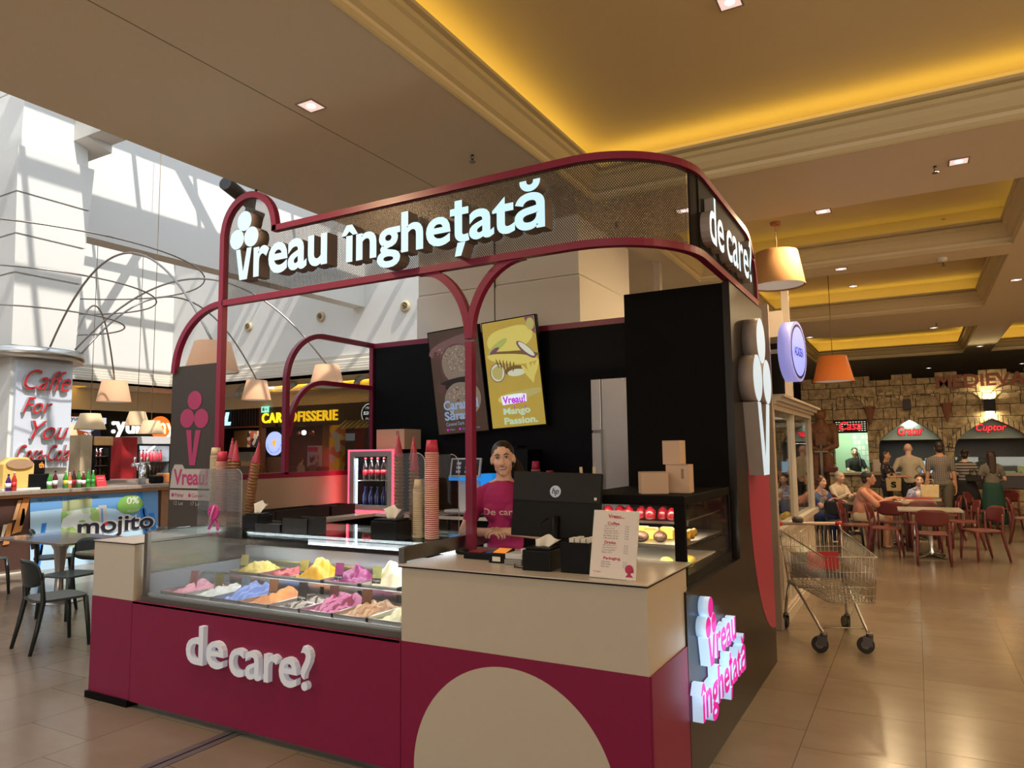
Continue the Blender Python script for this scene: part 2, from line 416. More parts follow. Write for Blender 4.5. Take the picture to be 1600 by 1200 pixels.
# low ceilings of the shop zones beyond the atrium, with a recessed yellow-lit band
YC = [(-21.0, -8.0, 17.6, 19.2)]
struct(soffit(-30, XA, YF-.28, 28, YC).build('ceiling_north', soffit_m, fix=False))
for (x0, x1, y0, y1) in YC:
    mb = MB().box(x0-.25, x1+.25, y0-.25, y1+.25, Z0+.45, Z0+.5).box(x0-.3, x1+.3, y1+.2, y1+.25, Z0+.1, Z0+.45).box(x0-.3, x1+.3, y0-.3, y0-.25, Z0+.1, Z0+.45)
    struct(mb.build('ceiling_coffer', cof_m, fix=False))
    for yy in (y0-.08, y1+.08):
        o = light('cove_lamp', 'AREA', ((x0+x1)/2, yy, Z0+.2), 4.5*(x1-x0), COVE, x1-x0, .1); o.rotation_euler = (pi, 0, 0)
WC = [(-26.3, -24.2, 3, 14.0)]
struct(soffit(-30, XW+.28, -8, YF-.28, WC).build('ceiling_west', soffit_m, fix=False))
for (x0, x1, y0, y1) in WC:
    mb = MB().box(x0-.25, x1+.25, y0-.25, y1+.25, Z0+.45, Z0+.5).box(x0-.3, x0-.25, y0-.3, y1+.3, Z0+.1, Z0+.45).box(x1+.25, x1+.3, y0-.3, y1+.3, Z0+.1, Z0+.45)
    struct(mb.build('ceiling_coffer', cof_m, fix=False))
    for xx in (x0-.08, x1+.08):
        o = light('cove_lamp', 'AREA', (xx, (y0+y1)/2, Z0+.2), 5*(y1-y0), COVE, .1, y1-y0); o.rotation_euler = (pi, 0, 0)
struct(MB().box(-30.2, -30, -8, 28, 0, 4.6).build('wall_west', blk))
struct(MB().box(-30, 9.2, 28, 28.2, 0, 4.6).build('wall_north', mat('dark_back_wall', (.02, .015, .012), .7)))
# clad column behind the kiosk (beige, two boards high)
CX0, CX1, CY0 = -4.80, -2.83, 6.44
w = MB().box(CX0, CX1, CY0, 7.9, 3.475, Z0).box(CX0-.012, CX1+.012, CY0-.012, 7.9, 0, 3.45).box(CX0, CX1, CY0, 7.9, 3.44, 3.48)
struct(w.build('wall_column_cladding', beige_wall))
struct(MB().box(-3.80, -3.79, CY0-.016, CY0, 2.9, Z0).build('trim_column_joint', mat('joint_line', (.06, .05, .045), .7)))
for i in range(3):
    struct(MB().box(-2.6+i*.5, -2.1+i*.5, 9.9, 10.0, 0, Z0).build('wall_column_far', beige_wall)) if i == 9 else None
# ---------------- white clad column in the atrium
cp = mat('white_cladding', (.74, .72, .68), .45, noise=.015, nscale=2)
mb = MB()
lv = [(3.53, 0.0), (4.72, .06), (5.36, .12), (6.05, .17), (6.83, .22), (7.9, .10), (9.6, .04)]
ya, yb, xf = 6.05, 7.06, -12.62
for i in range(len(lv)-1):
    z0, e0 = lv[i]; z1, e1 = lv[i+1]; z0 += .015; z1 -= .015
    e1b = e1 if i != 4 else e1
    if i >= 4: e0b, e1b = (.05, .0) if i == 4 else (.0, .0)
    else: e0b, e1b = 0.03*i, .03*(i+1)
    vs = []
    for z, e in ((z0, e0b), (z1, e1b)):
        vs += [(xf-1.1, ya-e, z), (xf+e, ya-e, z), (xf+e, yb+e, z), (xf-1.1, yb+e, z)]
    if i >= 4: vs = [(xf-1.1, ya-.05+.25*(i == 4)*(q > 3)+.25*(i > 4), z) if False else (x_, y_, z_) for q, (x_, y_, z_) in enumerate(vs)]
    mb.add(vs, [(0,3,2,1),(4,5,6,7),(0,1,5,4),(1,2,6,5),(2,3,7,6),(3,0,4,7)])
mb.box(xf-1.0, xf-.02, ya+.02, yb-.02, 0, 9.6)
struct(mb.build('wall_atrium_column', cp))
rg = MB().lathe([(.80, 3.34), (.86, 3.34), (.86, 3.52), (.80, 3.52)], (xf-.55, (ya+yb)/2, 0), 48)
tag(rg.build('column_ring', steel), 'brushed steel ring collar round the white atrium column above the red script sign', 'ring')
# ================================================================ the kiosk
X0, X1, Y0, Y1 = -5.31, -1.08, 3.17, 6.28
kiosk = thing('ice_cream_kiosk', 'magenta, cream and black ice cream kiosk with round-cornered canopy, in the middle of the mall', 'kiosk', (-3.2, 4.7, 0))
mb = MB().box(-4.829, -2.482, Y0, Y0+.03, .04, .715).box(-2.478, X1-.012, Y0, Y0+.03, .04, .715)
mb.build('front_panel', mag, kiosk, bevel=.0015)
MB().box(X0, -4.833, Y0, 3.86, .045, .713).build('corner_panel', mag, kiosk, bevel=.0015)
MB().box(X0-.02, -4.835, Y0-.015, 3.9, 0, .045).box(-4.84, X1-.05, Y0+.12, Y0+.2, 0, .04).build('plinth', blk, kiosk)
MB().box(X0+.005, -4.828, Y0, 3.86, .715, 1.10).build('corner_cabinet', cream, kiosk, bevel=.0015)
MB().box(X0, -4.822, Y0-.005, 3.87, 1.101, 1.107, 1).box(X0, -4.822, Y0-.005, 3.87, 1.1071, 1.112, 0).build('corner_top', [cream_top, dark], kiosk)
MB().box(-4.828, -2.49, Y0+.0, Y0+.06, .7, .716).build('front_ledge', mag, kiosk)
# service counter block
MB().box(-2.476, X1-.012, Y0, 3.80, .7155, 1.103).build('counter_fascia', cream, kiosk, bevel=.0015)
MB().box(X1-.06, X1-.002, Y0+.005, 3.745, .0, .7153).build('counter_side_panel', mag, kiosk)
MB().box(-2.49, X1-.004, Y0-.012, 3.90, 1.1035, 1.111, 1).box(-2.49, X1-.004, Y0-.012, 3.90, 1.1112, 1.117, 0).box(-2.49, -2.0, 3.9, 3.98, 1.1112, 1.117, 0).build('counter_top', [cream_top, dark], kiosk)
poly = [(-1.82+.57*cos(a), .09+.57*sin(a)) for a in [RD(-5+190*i/48) for i in range(49)]]
MB().prism(poly, 'y', Y0-.002, Y0+.001).build('cream_disc_inlay', cream, kiosk)
# right side wall and the tall block
MB().box(X1-.05, X1, 3.745, Y1, 0, .985).box(X1-.05, X1, 5.06, Y1, .985, 2.895).build('side_panel', blk2, kiosk)
MB().box(-1.865, X1-.0505, 5.08, Y1, 0, 2.893).build('tall_block', blk, kiosk)
MB().box(-1.9, X1-.051, 3.80, 5.07, .955, .985).box(-1.9, -1.86, 3.8, 5.07, 0, .955).build('case_stand', blk, kiosk)
cy, cz = 6.30, 1.45
poly = [(cy-.86*cos(a), cz+1.17*sin(a)) for a in [RD(-89+178*i/60) for i in range(61)]]
poly = [(min(p[0], Y1-.003), p[1]) for p in poly]
MB().prism(poly, 'x', X1, X1+.002).build('magenta_inlay', mat('magenta_film', (.34, .03, .075), .4, noise=.03), kiosk)
# back wall, left wall
MB().box(X0+.05, -1.866, Y1-.05, Y1, 0, 2.895).build('back_panel', mat('black_back_panel', (.0045, .0045, .006), .5, noise=.1, nscale=2, spec=.1), kiosk)
MB().box(X0, -1.866, Y1-.055, Y1+.005, 2.896, 2.95).build('back_trim', mag_metal, kiosk)
MB().box(X0, X0+.04, 3.87, Y1-.055, 0, 1.50).build('left_panel', cream, kiosk)
fr = MB()
A = [(X0+.02, 4.97, 1.53)]+[(X0+.02, 4.97+.5*(1-cos(t)), 2.46+.5*sin(t)) for t in [RD(90*i/14) for i in range(15)]]+[(X0+.02, Y1-.03, 2.93)]
A = [(X0+.02, 4.97, 1.53)]+[(X0+.02, 5.47-.5*cos(t), 2.43+.5*sin(t)) for t in [RD(90*i/14) for i in range(15)]]+[(X0+.02, Y1-.03, 2.93)]
fr.tube(A, 0, rect=(.05, .05), up=(1, 0, 0))
B = [(X0+.02, 5.0, 1.9)]+[(X0+.02, 5.48-.45*cos(t), 2.0+.45*sin(t)) for t in [RD(90*i/14) for i in range(15)]]+[(X0+.02, Y1-.03, 2.45)]
fr.tube(B, 0, rect=(.045, .045), up=(1, 0, 0))
fr.box(X0, X0+.045, 3.87, Y1-.05, 1.50, 1.55).box(X0, X0+.05, Y1-.075, Y1-.03, 1.55, 2.91)
fr.build('left_frame', mag_metal, kiosk)
def perf_mat(name, col, hole=.36):
    m = bpy.data.materials.new(name); m.use_nodes = True; nt = m.node_tree; b = nt.nodes['Principled BSDF']; b.inputs['Base Color'].default_value = (*col, 1); b.inputs['Roughness'].default_value = .4; b.inputs['Metallic'].default_value = .5
    N = lambda op, *a: (lambda n: ([n.inputs.__getitem__(i).__setattr__('default_value', v) if not hasattr(v, 'links') else nt.links.new(v, n.inputs[i]) for i, v in enumerate(a)], n.outputs[0])[1])((lambda n: (setattr(n, 'operation', op), n)[1])(nt.nodes.new('ShaderNodeMath')))
    uv = nt.nodes.new('ShaderNodeUVMap'); uv.uv_map = 'uv'; sp = nt.nodes.new('ShaderNodeSeparateXYZ'); nt.links.new(uv.outputs[0], sp.inputs[0])
    v = N('DIVIDE', sp.outputs[1], .0095); row = N('FLOOR', v); half = N('MULTIPLY', N('MODULO', row, 2.0), .5)
    u = N('ADD', N('DIVIDE', sp.outputs[0], .0155), half)
    fu = N('SUBTRACT', N('FRACT', u), .5); fv = N('SUBTRACT', N('FRACT', v), .5)
    du = N('MULTIPLY', N('MULTIPLY', fu, fu), 1.9); dv = N('MULTIPLY', N('MULTIPLY', fv, fv), .9)
    d = N('SQRT', N('ADD', du, dv)); op = N('GREATER_THAN', d, hole)
    nt.links.new(op, b.inputs['Alpha'])
    return m
pm = perf_mat('perforated_metal', (.07, .055, .045), .42)
def strip(mb, path, z0, z1, f0=None, f1=None):
    """upright sheet along a plan path with uv in metres"""
    if mb.uv is None: mb.uv = []
    L = 0; b = len(mb.v)
    for i, p in enumerate(path):
        if i: L += (V(p)-V(path[i-1])).length
        a = z0 if f0 is None else f0(i, p); c = z1 if f1 is None else f1(i, p)
        mb.v += [V((*p, a)), V((*p, c))]; mb.uv += [(L, a), (L, c)]
        if i: mb.f.append([b+2*i-2, b+2*i, b+2*i+1, b+2*i-1]); mb.m.append(0); mb.sm.append(False)
    return mb
lp = MB(); ys = [4.99+i*(Y1-.06-4.99)/24 for i in range(25)]
def ztop(i, p):
    y = p[1]
    return 2.44 if y > 5.48 else 2.0+sqrt(max(0, .45**2-(5.48-y)**2))*.98
strip(lp, [(X0+.02, y) for y in ys], 1.55, 2.44, None, ztop)
lp.build('left_mesh_screen', pm, kiosk, fix=False)
# black cone board at the left end
MB().box(-5.365, -4.80, 3.80, 3.84, 1.112, 2.455).build('sign_board', mat('charcoal_board', (.045, .036, .033), .4, noise=.05), kiosk)
bp = MB(); Rx = (1, 0, 0); Up = (0, 0, 1)
def onb(px, py): return hit(px, py, 'y', 3.797)
for (a, b_) in ((304.2, 625.4), (292.4, 653.7), (314.3, 653.7)):
    disc(bp, onb(a, b_), .087, None, 0, 32, Rx, Up, ry=.077)
pp = [onb(290.7, 672), onb(299, 672), onb(300, 712), onb(305.5, 672), onb(313.5, 672), onb(304.5, 727), onb(296, 727)]
bp.add(pp, [(0, 1, 2, 6), (2, 3, 4, 5), (2, 5, 6)], 0)
st = MB(); q_ = hit(300, 750, 'y', 3.80); x_, z_ = -5.345, hit(300, 765, 'y', 3.80).z
st.add([(x_, 3.795, z_+.01), (x_+.02, 3.795, z_+.15), (x_+.05, 3.795, z_+.20), (x_+.15, 3.795, z_+.20), (x_+.18, 3.795, z_+.165), (x_+.50, 3.795, z_+.165), (x_+.52, 3.795, z_+.01)], [tuple(range(7))], 0)
st.add([(x_, 3.795, z_-.085), (x_, 3.795, z_-.005), (x_+.52, 3.795, z_-.005), (x_+.52, 3.795, z_-.085)], [(0, 1, 2, 3)], 0)
text(st, 'Vreau!', (x_+.045, 3.793, z_+.035), Rx, Up, .42, .13, m=1, bold=.022); text(st, 'Pahar', (x_+.07, 3.793, z_-.06), Rx, Up, .11, .03, m=1); text(st, 'Cornet', (x_+.28, 3.793, z_-.06), Rx, Up, .13, .03, m=1)
text(st, '12 Lei', (x_+.06, 3.793, z_-.125), Rx, Up, .11, .03, m=0); text(st, '17 Lei', (x_+.27, 3.793, z_-.125), Rx, Up, .11, .03, m=0)
disc(st, (x_+.04, 3.793, z_-.045), .016, None, 1, 12, Rx, Up); disc(st, (x_+.25, 3.793, z_-.045), .016, None, 1, 12, Rx, Up)
st.build('price_sticker', [mat('sticker_white', (.42, .38, .37), .5, noise=0), mat('sticker_pink', (.42, .03, .14), .5, noise=0)], kiosk, fix=False)
bp.build('cone_logo', mat('pink_film', (.36, .035, .13), .5, noise=.02), kiosk, fix=False)
# ---- canopy
CZ0, CZ1, CY = 2.925, 3.445, 3.80
def plan(y_end, n=18, x_start=-4.75):
    c = (X1-.62-.02, CY+.62)
    return [(x_start, CY)]+[(c[0]+.62*sin(RD(90*i/n)), c[1]-.62*cos(RD(90*i/n))) for i in range(n+1)]+[(X1-.02, y_end)]
cf = MB()
cf.tube([(*p, CZ0) for p in plan(6.12)], 0, rect=(.05, .045), up=(0, 0, 1))
top = [(*p, CZ1) for p in plan(5.70, x_start=-4.20)]+[(X1-.02, 5.70+.42*sin(RD(90*i/10)), CZ1-.42+.42*cos(RD(90*i/10))) for i in range(1, 11)]+[(X1-.02, 6.12, CZ0)]
cf.tube(top, 0, rect=(.05, .045), up=lambda i: (0, 0, 1) if i < len(plan(5.7)) else (0, -sin(RD(min(90, 9*(i-len(plan(5.7))+1)))), cos(RD(min(90, 9*(i-len(plan(5.7))+1))))))
lc, lr = -4.475, .285
loop = [(-4.765, CY, 1.2), (-4.765, CY, 3.475)]+[(lc-lr*cos(RD(180*i/20)), CY, 3.475+lr*sin(RD(180*i/20))) for i in range(1, 20)]+[(-4.185, CY, 3.475), (-4.185, CY, CZ1-.02)]
cf.tube(loop, 0, rect=(.05, .05), up=(0, 1, 0))
la = [(-5.335, CY, 2.40)]+[(-4.765-.57*cos(RD(90*i/14)), CY, 2.40+.525*sin(RD(90*i/14))) for i in range(1, 15)]
cf.tube(la, 0, rect=(.045, .045), up=(0, 1, 0))
cf.build('canopy_frame', mag_metal, kiosk)
yp = MB()
yp.tube([(-2.44, 3.82, 1.117), (-2.44, 3.82, 2.42)], 0, rect=(.05, .05), up=(0, 1, 0))
for s in (-1, 1):
    R_ = .40
    yy = 3.82+.0006*s
    pts = [(-2.44+s*.003+s*R_*(1-cos(RD(a))), yy, 2.44+.485*sin(RD(a))) for a in range(0, 91, 6)]
    yp.tube(pts, 0, rect=(.05, .05), up=(0, 1, 0))
yp.build('forked_post', mag_metal, kiosk)
cs = MB(); P = plan(4.36, 24)
PP = []
for i in range(len(P)-1):
    a, b_ = V(P[i]), V(P[i+1]); nn = max(1, int((b_-a).length/.03))
    PP += [tuple(a.lerp(b_, k/nn)) for k in range(nn)]
def ctop(i, p):
    if p[0] < -4.2: return 3.475+sqrt(max(0, lr**2-(p[0]-lc)**2))
    return CZ1
PP = [p for p in PP if not (p[1] > 4.24)]
strip(cs, PP, CZ0+.02, CZ1, None, ctop)
cs.build('canopy_mesh_screen', pm, kiosk, fix=False)
side = MB().box(X1-.03, X1-.014, 4.36, 5.75, CZ0, CZ1).prism([(5.75, CZ0), (6.11, CZ0), (6.11, 3.05), (6.06, 3.2), (5.95, 3.34), (5.83, 3.42), (5.75, CZ1)], 'x', X1-.03, X1-.014)
side.prism([(P[k][0], P[k][1]) for k in range(21, 26) if P[k][1] <= 4.4]+[(P[k][0]-.012, P[k][1]) for k in range(25, 20, -1) if P[k][1] <= 4.4], 'z', CZ0, CZ1)
side.build('canopy_side_panel', mat('canopy_black', (.012, .009, .008), .7, spec=.15), kiosk)
# ---------------- lit lettering
def cone_logo(mb, c, rx, up, s, depth, m=0, ms=1, kr=.45, kd=.46, k1=1.26, k2=.48, vh=1.4):
    """three scoops over a V; c is the centre of the V's top edge, s the width of the V"""
    rx = V(rx); up = V(up); n = rx.cross(up)
    def P(a, b): return V(c)+rx*(a*s)+up*(b*s)
    r = kr*s
    for (a, b) in ((0, k1), (-kd, k2), (kd, k2)): disc(mb, P(a, b), r*(1.0), None, m, 36, rx, up, depth=depth, ms=ms)
    L = [(-.5, 0), (-.23, 0), (-.02, -vh*.74), (.20, 0), (.5, 0), (.24, -vh), (-.24, -vh)]
    for idx in ((0, 1, 2, 6), (2, 3, 4, 5), (2, 5, 6)):
        pts = [P(*L[i]) for i in idx]; k = len(pts)
        mb.add([p+n*depth for p in pts], [list(range(k))], m); mb.add(pts, [list(range(k-1, -1, -1))], ms)
        b = len(mb.v)-2*k
        for i in range(k):
            j = (i+1) % k
            if {idx[i], idx[j]} in ({2, 6}, {2, 5}): continue
            mb.f.append([b+k+i, b+k+j, b+j, b+i]); mb.m.append(ms); mb.sm.append(False)
X_, Z_ = (1, 0, 0), (0, 0, 1); Yv = (0, 1, 0)
def sign(name, label, mats, pieces, group=None):
    t = thing(name, label, 'sign', pieces[0][1])
    for pc in pieces:
        mb = MB()
        if pc[0] == 'cone': cone_logo(mb, *pc[1:]); mb.build('cone_logo', mats, t, fix=False)
        else: text(mb, pc[0], *pc[1:-1], **pc[-1]); mb.build('lettering', mats, t, fix=False)
    return t
BD = dict(bold=.024, m=0, ms=1); BT = dict(bold=.010, m=0, ms=1)
sign('illuminated_sign', 'large lit white 3D lettering with three-scoop cone across the front of the kiosk canopy', [glow_white, ret_brown], [
    ('cone', (-4.394, 3.785, 3.29), X_, Z_, .172, .105),
    ('reau', (-4.285, 3.785, 3.05), X_, Z_, .745, .235, .105, BD), ('înghețată', (-3.41, 3.785, 2.945), X_, Z_, 1.585, .39, .105, BD)])
sign('illuminated_sign', 'lit white 3D question lettering on the black right side of the kiosk canopy', [glow_white, ret_grey], [
    ('de', (X1-.014, 4.37, 3.0), Yv, Z_, .38, .315, .06, BT), ('care?', (X1-.014, 4.83, 2.995), Yv, Z_, .86, .325, .06, BT)])
t_ = sign('illuminated_sign', 'large lit white ice cream cone sign on the outer side wall of the kiosk', [glow_soft, ret_grey], [('cone', (X1, 5.59, 2.06), Yv, Z_, .47, .105, 0, 1, .365, .40, 1.0, .37, 1.13)])
sign('illuminated_sign', 'pink-faced lit lettering with glowing white edges low on the black side wall', [glow_pink, glow_side], [
    ('cone', (X1+.005, 3.995, .72), Yv, Z_, .15, .055, 0, 1, .36, .40, 1.0, .37, 1.03), ('reau', (X1+.005, 4.09, .575), Yv, Z_, .49, .135, .055, BD),
    ('înghețată', (X1+.005, 3.74, .27), Yv, Z_, 1.08, .285, .055, BD)])
wa = mat('white_acrylic', (.62, .62, .66), .35, emi=(.6, .7, .8), es=.12, noise=0)  # faint self-glow added to brighten the unlit letters
sign('raised_sign', 'unlit white raised question lettering on the magenta front panel', [wa, wa], [
    ('de', (-4.20, Y0, .385), X_, Z_, .36, .245, .035, BT), ('care?', (-3.79, Y0, .365), X_, Z_, .69, .25, .035, BT)])
for n_, (yy, zz, ww, cc) in enumerate((( -.03, .55, .5, (.6, .8, 1)),)):
    light('sign_glow', 'AREA', (X1+.07, 4.1, .6), .7, (.62, .8, 1), .9, .35, d=(-1, 0, 0))
light('sign_glow', 'AREA', (X1+.18, 5.6, 2.1), .6, (.75, .9, 1), .5, .8, d=(1, 0, 0))

# ================================================================ gelato display freezer
fz = thing('gelato_display_case', 'glass-fronted gelato freezer filled with colourful tubs, left of the cream service counter', 'display freezer', (-3.63, 3.65, .7))
FX0, FX1 = -4.775, -2.495
m = MB().box(FX0, FX1, Y0+.03, 4.10, .0, .735).box(FX0, FX1, Y0+.02, Y0+.06, .717, .752)
m.build('body', steel_d, fz)
f = MB()
f.box(FX0, FX0+.035, Y0+.035, Y0+.065, .752, 1.185).box(FX1-.03, FX1+.005, Y0+.035, Y0+.065, 1.115, 1.20)
f.box(FX1-.025, FX1+.002, Y0+.065, 4.12, 1.125, 1.203).box(FX0, FX0+.025, Y0+.065, 4.12, 1.13, 1.19)
f.box(FX0+.03, FX1-.03, 4.10, 4.14, 1.15, 1.19).box(FX0, FX0+.035, 4.10, 4.14, .75, 1.19).box(FX1-.03, FX1, 4.10, 4.14, .75, 1.19)
f.build('frame', steel_d, fz, bevel=.002)
MB().box(FX0+.035, FX1-.03, Y0+.043, Y0+.049, .752, 1.186).build('front_pane', glass_m, fz)
MB().box(FX0+.004, FX0+.010, Y0+.065, 4.10, .752, 1.13).build('side_pane', glass_g, fz)
MB().box(FX0, FX1-.03, Y0+.03, 4.14, 1.19, 1.198).build('top_pane', glass_g, fz)
inn = MB().box(FX0+.03, FX1-.03, 4.06, 4.10, .74, 1.0, 0).box(FX0+.012, FX0+.03, Y0+.07, 4.06, .74, .90, 0).box(FX0+.03, FX1-.03, Y0+.06, 4.06, .736, .74, 0)
inn.build('liner', mat('grey_liner', (.30, .32, .34), .35, noise=.03), fz)
MB().box(-4.0, FX1-.03, 4.0, 4.03, 1.05, 1.085).build('light_bar', mat('light_bar_white', (.8, .8, .85), .4, emi=(.8, .88, 1), es=.5, noise=0), fz)
MB().box(FX0+.035, FX1-.03, Y0+.05, Y0+.066, .745, .768).build('front_rail', mat('pale_rail', (.65, .68, .72), .3, .2), fz)
sh = MB().box(FX0+.03, FX1-.03, 3.665, 3.70, 0.835, .85, 0).box(FX0+.03, FX1-.03, 4.03, 4.06, .90, .91, 0); sh.build('pan_divider', steel, fz)
light('freezer_led', 'AREA', (-3.6, 3.95, 1.13), 7, (.88, .94, 1), 2.0, .04, d=(0, -.75, -1))
light('freezer_led', 'AREA', (-3.6, 3.28, 1.165), 5.5, (.88, .94, 1), 2.0, .03, d=(0, .55, -1))

def ice_mat(name, c, c2=None, sc=9, thr=.55):
    m = mat(name, c, .55, noise=.12, nscale=16, bump=.5)
    if c2:
        nt = m.node_tree; b = nt.nodes['Principled BSDF']; src = b.inputs['Base Color'].links[0].from_socket
        w = nt.nodes.new('ShaderNodeTexWave'); w.inputs['Scale'].default_value = sc; w.inputs['Distortion'].default_value = 9; w.inputs['Detail'].default_value = 3
        tc = nt.nodes.new('ShaderNodeTexCoord'); nt.links.new(tc.outputs['Object'], w.inputs['Vector'])
        gt = nt.nodes.new('ShaderNodeMath'); gt.operation = 'GREATER_THAN'; gt.inputs[1].default_value = thr; nt.links.new(w.outputs['Fac'], gt.inputs[0])
        mx = nt.nodes.new('ShaderNodeMix'); mx.data_type = 'RGBA'; nt.links.new(gt.outputs[0], mx.inputs[0]); nt.links.new(src, mx.inputs[6]); mx.inputs[7].default_value = (*c2, 1)
        nt.links.new(mx.outputs[2], b.inputs['Base Color'])
    return m
from mathutils import noise as NZ
def mound(w, d, h, seed, fill=1.0, peak=(0, 0), n=30, ridge=.005):
    """ice cream surface over a w x d pan, base at z=0"""
    mb = MB(); rr = random.Random(seed); ox, oy = rr.uniform(0, 9), rr.uniform(0, 9); vs = []
    for j in range(n+1):
        for i in range(n+1):
            u = i/n*2-1; v = j/n*2-1
            e = max(0, 1-abs(u)**5)*max(0, 1-abs(v)**5)
            g = math.exp(-(((u-peak[0])/.78)**2+((v-peak[1])/.72)**2))
            z = .012+h*g*e+.02*e+(NZ.noise(V((u*1.9+ox, v*1.9+oy, seed)))*.045+NZ.noise(V((u*5+ox, v*5+oy, seed)))*.012+ridge*sin((u*.8+v)*17+4*NZ.noise(V((u*2, v*2, seed)))))*e
            vs.append((u*w/2, v*d/2, max(.004, z)))
    fs = [(j*(n+1)+i, j*(n+1)+i+1, (j+1)*(n+1)+i+1, (j+1)*(n+1)+i) for j in range(n) for i in range(n)]
    mb.add(vs, fs, 0, True)
    b = len(mb.v); edge = [i for i in range(n+1)]+[(j)*(n+1)+n for j in range(1, n+1)]+[n*(n+1)+i for i in range(n-1, -1, -1)]+[j*(n+1) for j in range(n-1, 0, -1)]
    mb.v += [V((mb.v[i].x, mb.v[i].y, 0)) for i in edge]; k = len(edge)
    for i in range(k): j = (i+1) % k; mb.f.append([edge[i], b+i, b+j, edge[j]]); mb.m.append(0); mb.sm.append(True)
    mb.f.append([b+i for i in range(k)]); mb.m.append(0); mb.sm.append(False)
    return mb
def pan(x, y, w, d, zr, name, lab, cols, h, seed, peak=(0, 0), tagc=None, tagp=None, fillz=.03, tl=None):
    t = thing('gelato_tub', lab, 'ice cream tub', (x, y, .742), group='gelato tubs in the display freezer')
    z = .742; t1 = .004
    m = MB()
    hw, hd = w/2, d/2
    m.box(x-hw, x+hw, y-hd, y+hd, z, z+t1)
    for (a, b_, c, d_) in ((x-hw, x-hw+t1, y-hd, y+hd), (x+hw-t1, x+hw, y-hd, y+hd), (x-hw, x+hw, y-hd, y-hd+t1), (x-hw, x+hw, y+hd-t1, y+hd)):
        m.box(a, b_, c, d_, z+t1, zr)
    for (a, b_, c, d_) in ((x-hw-.006, x-hw+t1, y-hd, y+hd), (x+hw-t1, x+hw+.006, y-hd, y+hd)): m.box(a, b_, c, d_, zr, zr+.003)
    m.build('tub', steel, t)
    g = mound(w-.012, d-.012, h, seed, peak=peak)
    base = zr-fillz-.008
    for v in g.v: v.x += x; v.y += y; v.z = v.z+base if v.z > 1e-6 else z+t1+.001
    g.build('ice_cream', ice_mat(name, *cols), t)
    if tagc:
        q = thing('flavour_card', tl, 'flavour card', (tagp[0], tagp[1], zr-.02), 0, 'flavour cards stuck in the tubs')
        c = MB(); a = .24
        M = Matrix.Translation((tagp[0], tagp[1], zr)) @ Matrix.Rotation(RD(8), 4, 'Z') @ Matrix.Rotation(RD(-10), 4, 'X')
        c.box(-.033, .033, -.0015, .0015, .0, .115); c.xf(M); c.build('card', mat('card_'+name, tagc, .35, noise=.5, nscale=30), q)
        c = MB().box(-.033, .033, -.0025, -.0016, .004, .036, 0); text(c, tl_word(name), (-.027, -.0027, .014), (1, 0, 0), (0, 0, 1), .054, None, m=1)
        c.xf(M); c.build('caption', [mat('card_black', (.02, .015, .013), .4), paper], q)
        c = MB().cyl((0, 0, -.04), (0, 0, .02), .003, n=6); c.xf(M); c.build('spike', steel, q)
def tl_word(n): return {'mango': 'Mango', 'cream': 'Vanilie', 'purple': 'Fructe', 'hazelnut': 'Alune', 'berry': 'Cirese'}.get(n, 'Vreau')
FR = 3.44; BR = 3.875; pw = .255
front = [(-4.50, 'pink', ((.70, .30, .38), (.80, .42, .50), 14, .6), .03, 'pale pink gelato tub at the front left end', (.20, .07, .06)),
         (-4.235, 'white_mint', ((.66, .66, .60),), .03, 'white gelato tub in front, between the pink and the blue one', (.12, .10, .03)),
         (-3.97, 'blue', ((.15, .25, .62), (.34, .42, .74), 10, .7), .085, 'bright blue gelato tub in the front row', (.10, .13, .15)),
         (-3.705, 'orange', ((.72, .27, .08),), .055, 'orange gelato tub in the front row beside the blue one', (.20, .08, .03)),
         (-3.44, 'cookie', ((.42, .36, .30), (.10, .07, .06), 8, .6), .0, 'nearly empty white and brown gelato tub in the front row', (.02, .015, .012)),
         (-3.175, 'berry', ((.50, .14, .27), (.22, .02, .05), 7, .72), .085, 'rose gelato tub swirled with dark cherry in the front row', (.09, .03, .025)),
         (-2.91, 'hazelnut', ((.50, .28, .14), (.34, .16, .06), 8, .7), .05, 'light brown hazelnut gelato tub in the front row', (.11, .04, .015)),
         (-2.645, 'lemon', ((.70, .64, .38),), .03, 'pale cream gelato tub in the front right corner', None)]
names = ['brownish card in the pale pink gelato', 'olive picture card in the white gelato', 'grey-blue card in front of the bright blue gelato', 'brown card standing in the orange gelato', 'black card in the nearly empty tub', 'dark red-brown card in the rose gelato', 'brown card in the hazelnut gelato', '']
for k, (x, n_, c, h, lb, tc_) in enumerate(front):
    pan(x, FR, pw, .40, .79, n_, lb, c, h, 11+k, ((.1, .25)), tc_, (x-.03, FR-.02), .035, names[k])
back = [(-4.36, 'banana', ((.66, .50, .10),), .06, 'pale yellow gelato tub at the back left', (.45, .38, .10), 'pale yellow picture card in the back left tub'),
        (-4.045, 'strawberry', ((.48, .06, .06), (.30, .03, .04), 7, .6), .025, 'deep red gelato tub in the back row', None, ''),
        (-3.75, 'mango', ((.74, .37, .01),), .125, 'tall golden mango gelato tub in the back row', (.50, .36, .05), 'yellow patterned card in the tall mango gelato'),
        (-3.42, 'purple', ((.27, .015, .12), (.18, .008, .08), 12, .5), .07, 'deep purple-pink gelato tub in the back row', (.32, .02, .14), 'purple card in the deep purple gelato'),
        (-3.09, 'cream', ((.78, .68, .46),), .12, 'tall creamy white gelato tub in the back row', (.40, .40, .12), 'olive-green card in the creamy white gelato'),
        (-2.73, 'choc_stripe', ((.85, .55, .04), (.10, .04, .02), 6, .78), .11, 'yellow gelato tub striped with chocolate at the back right', (.30, .20, .05), 'brown patterned card before the chocolate-striped yellow gelato')]
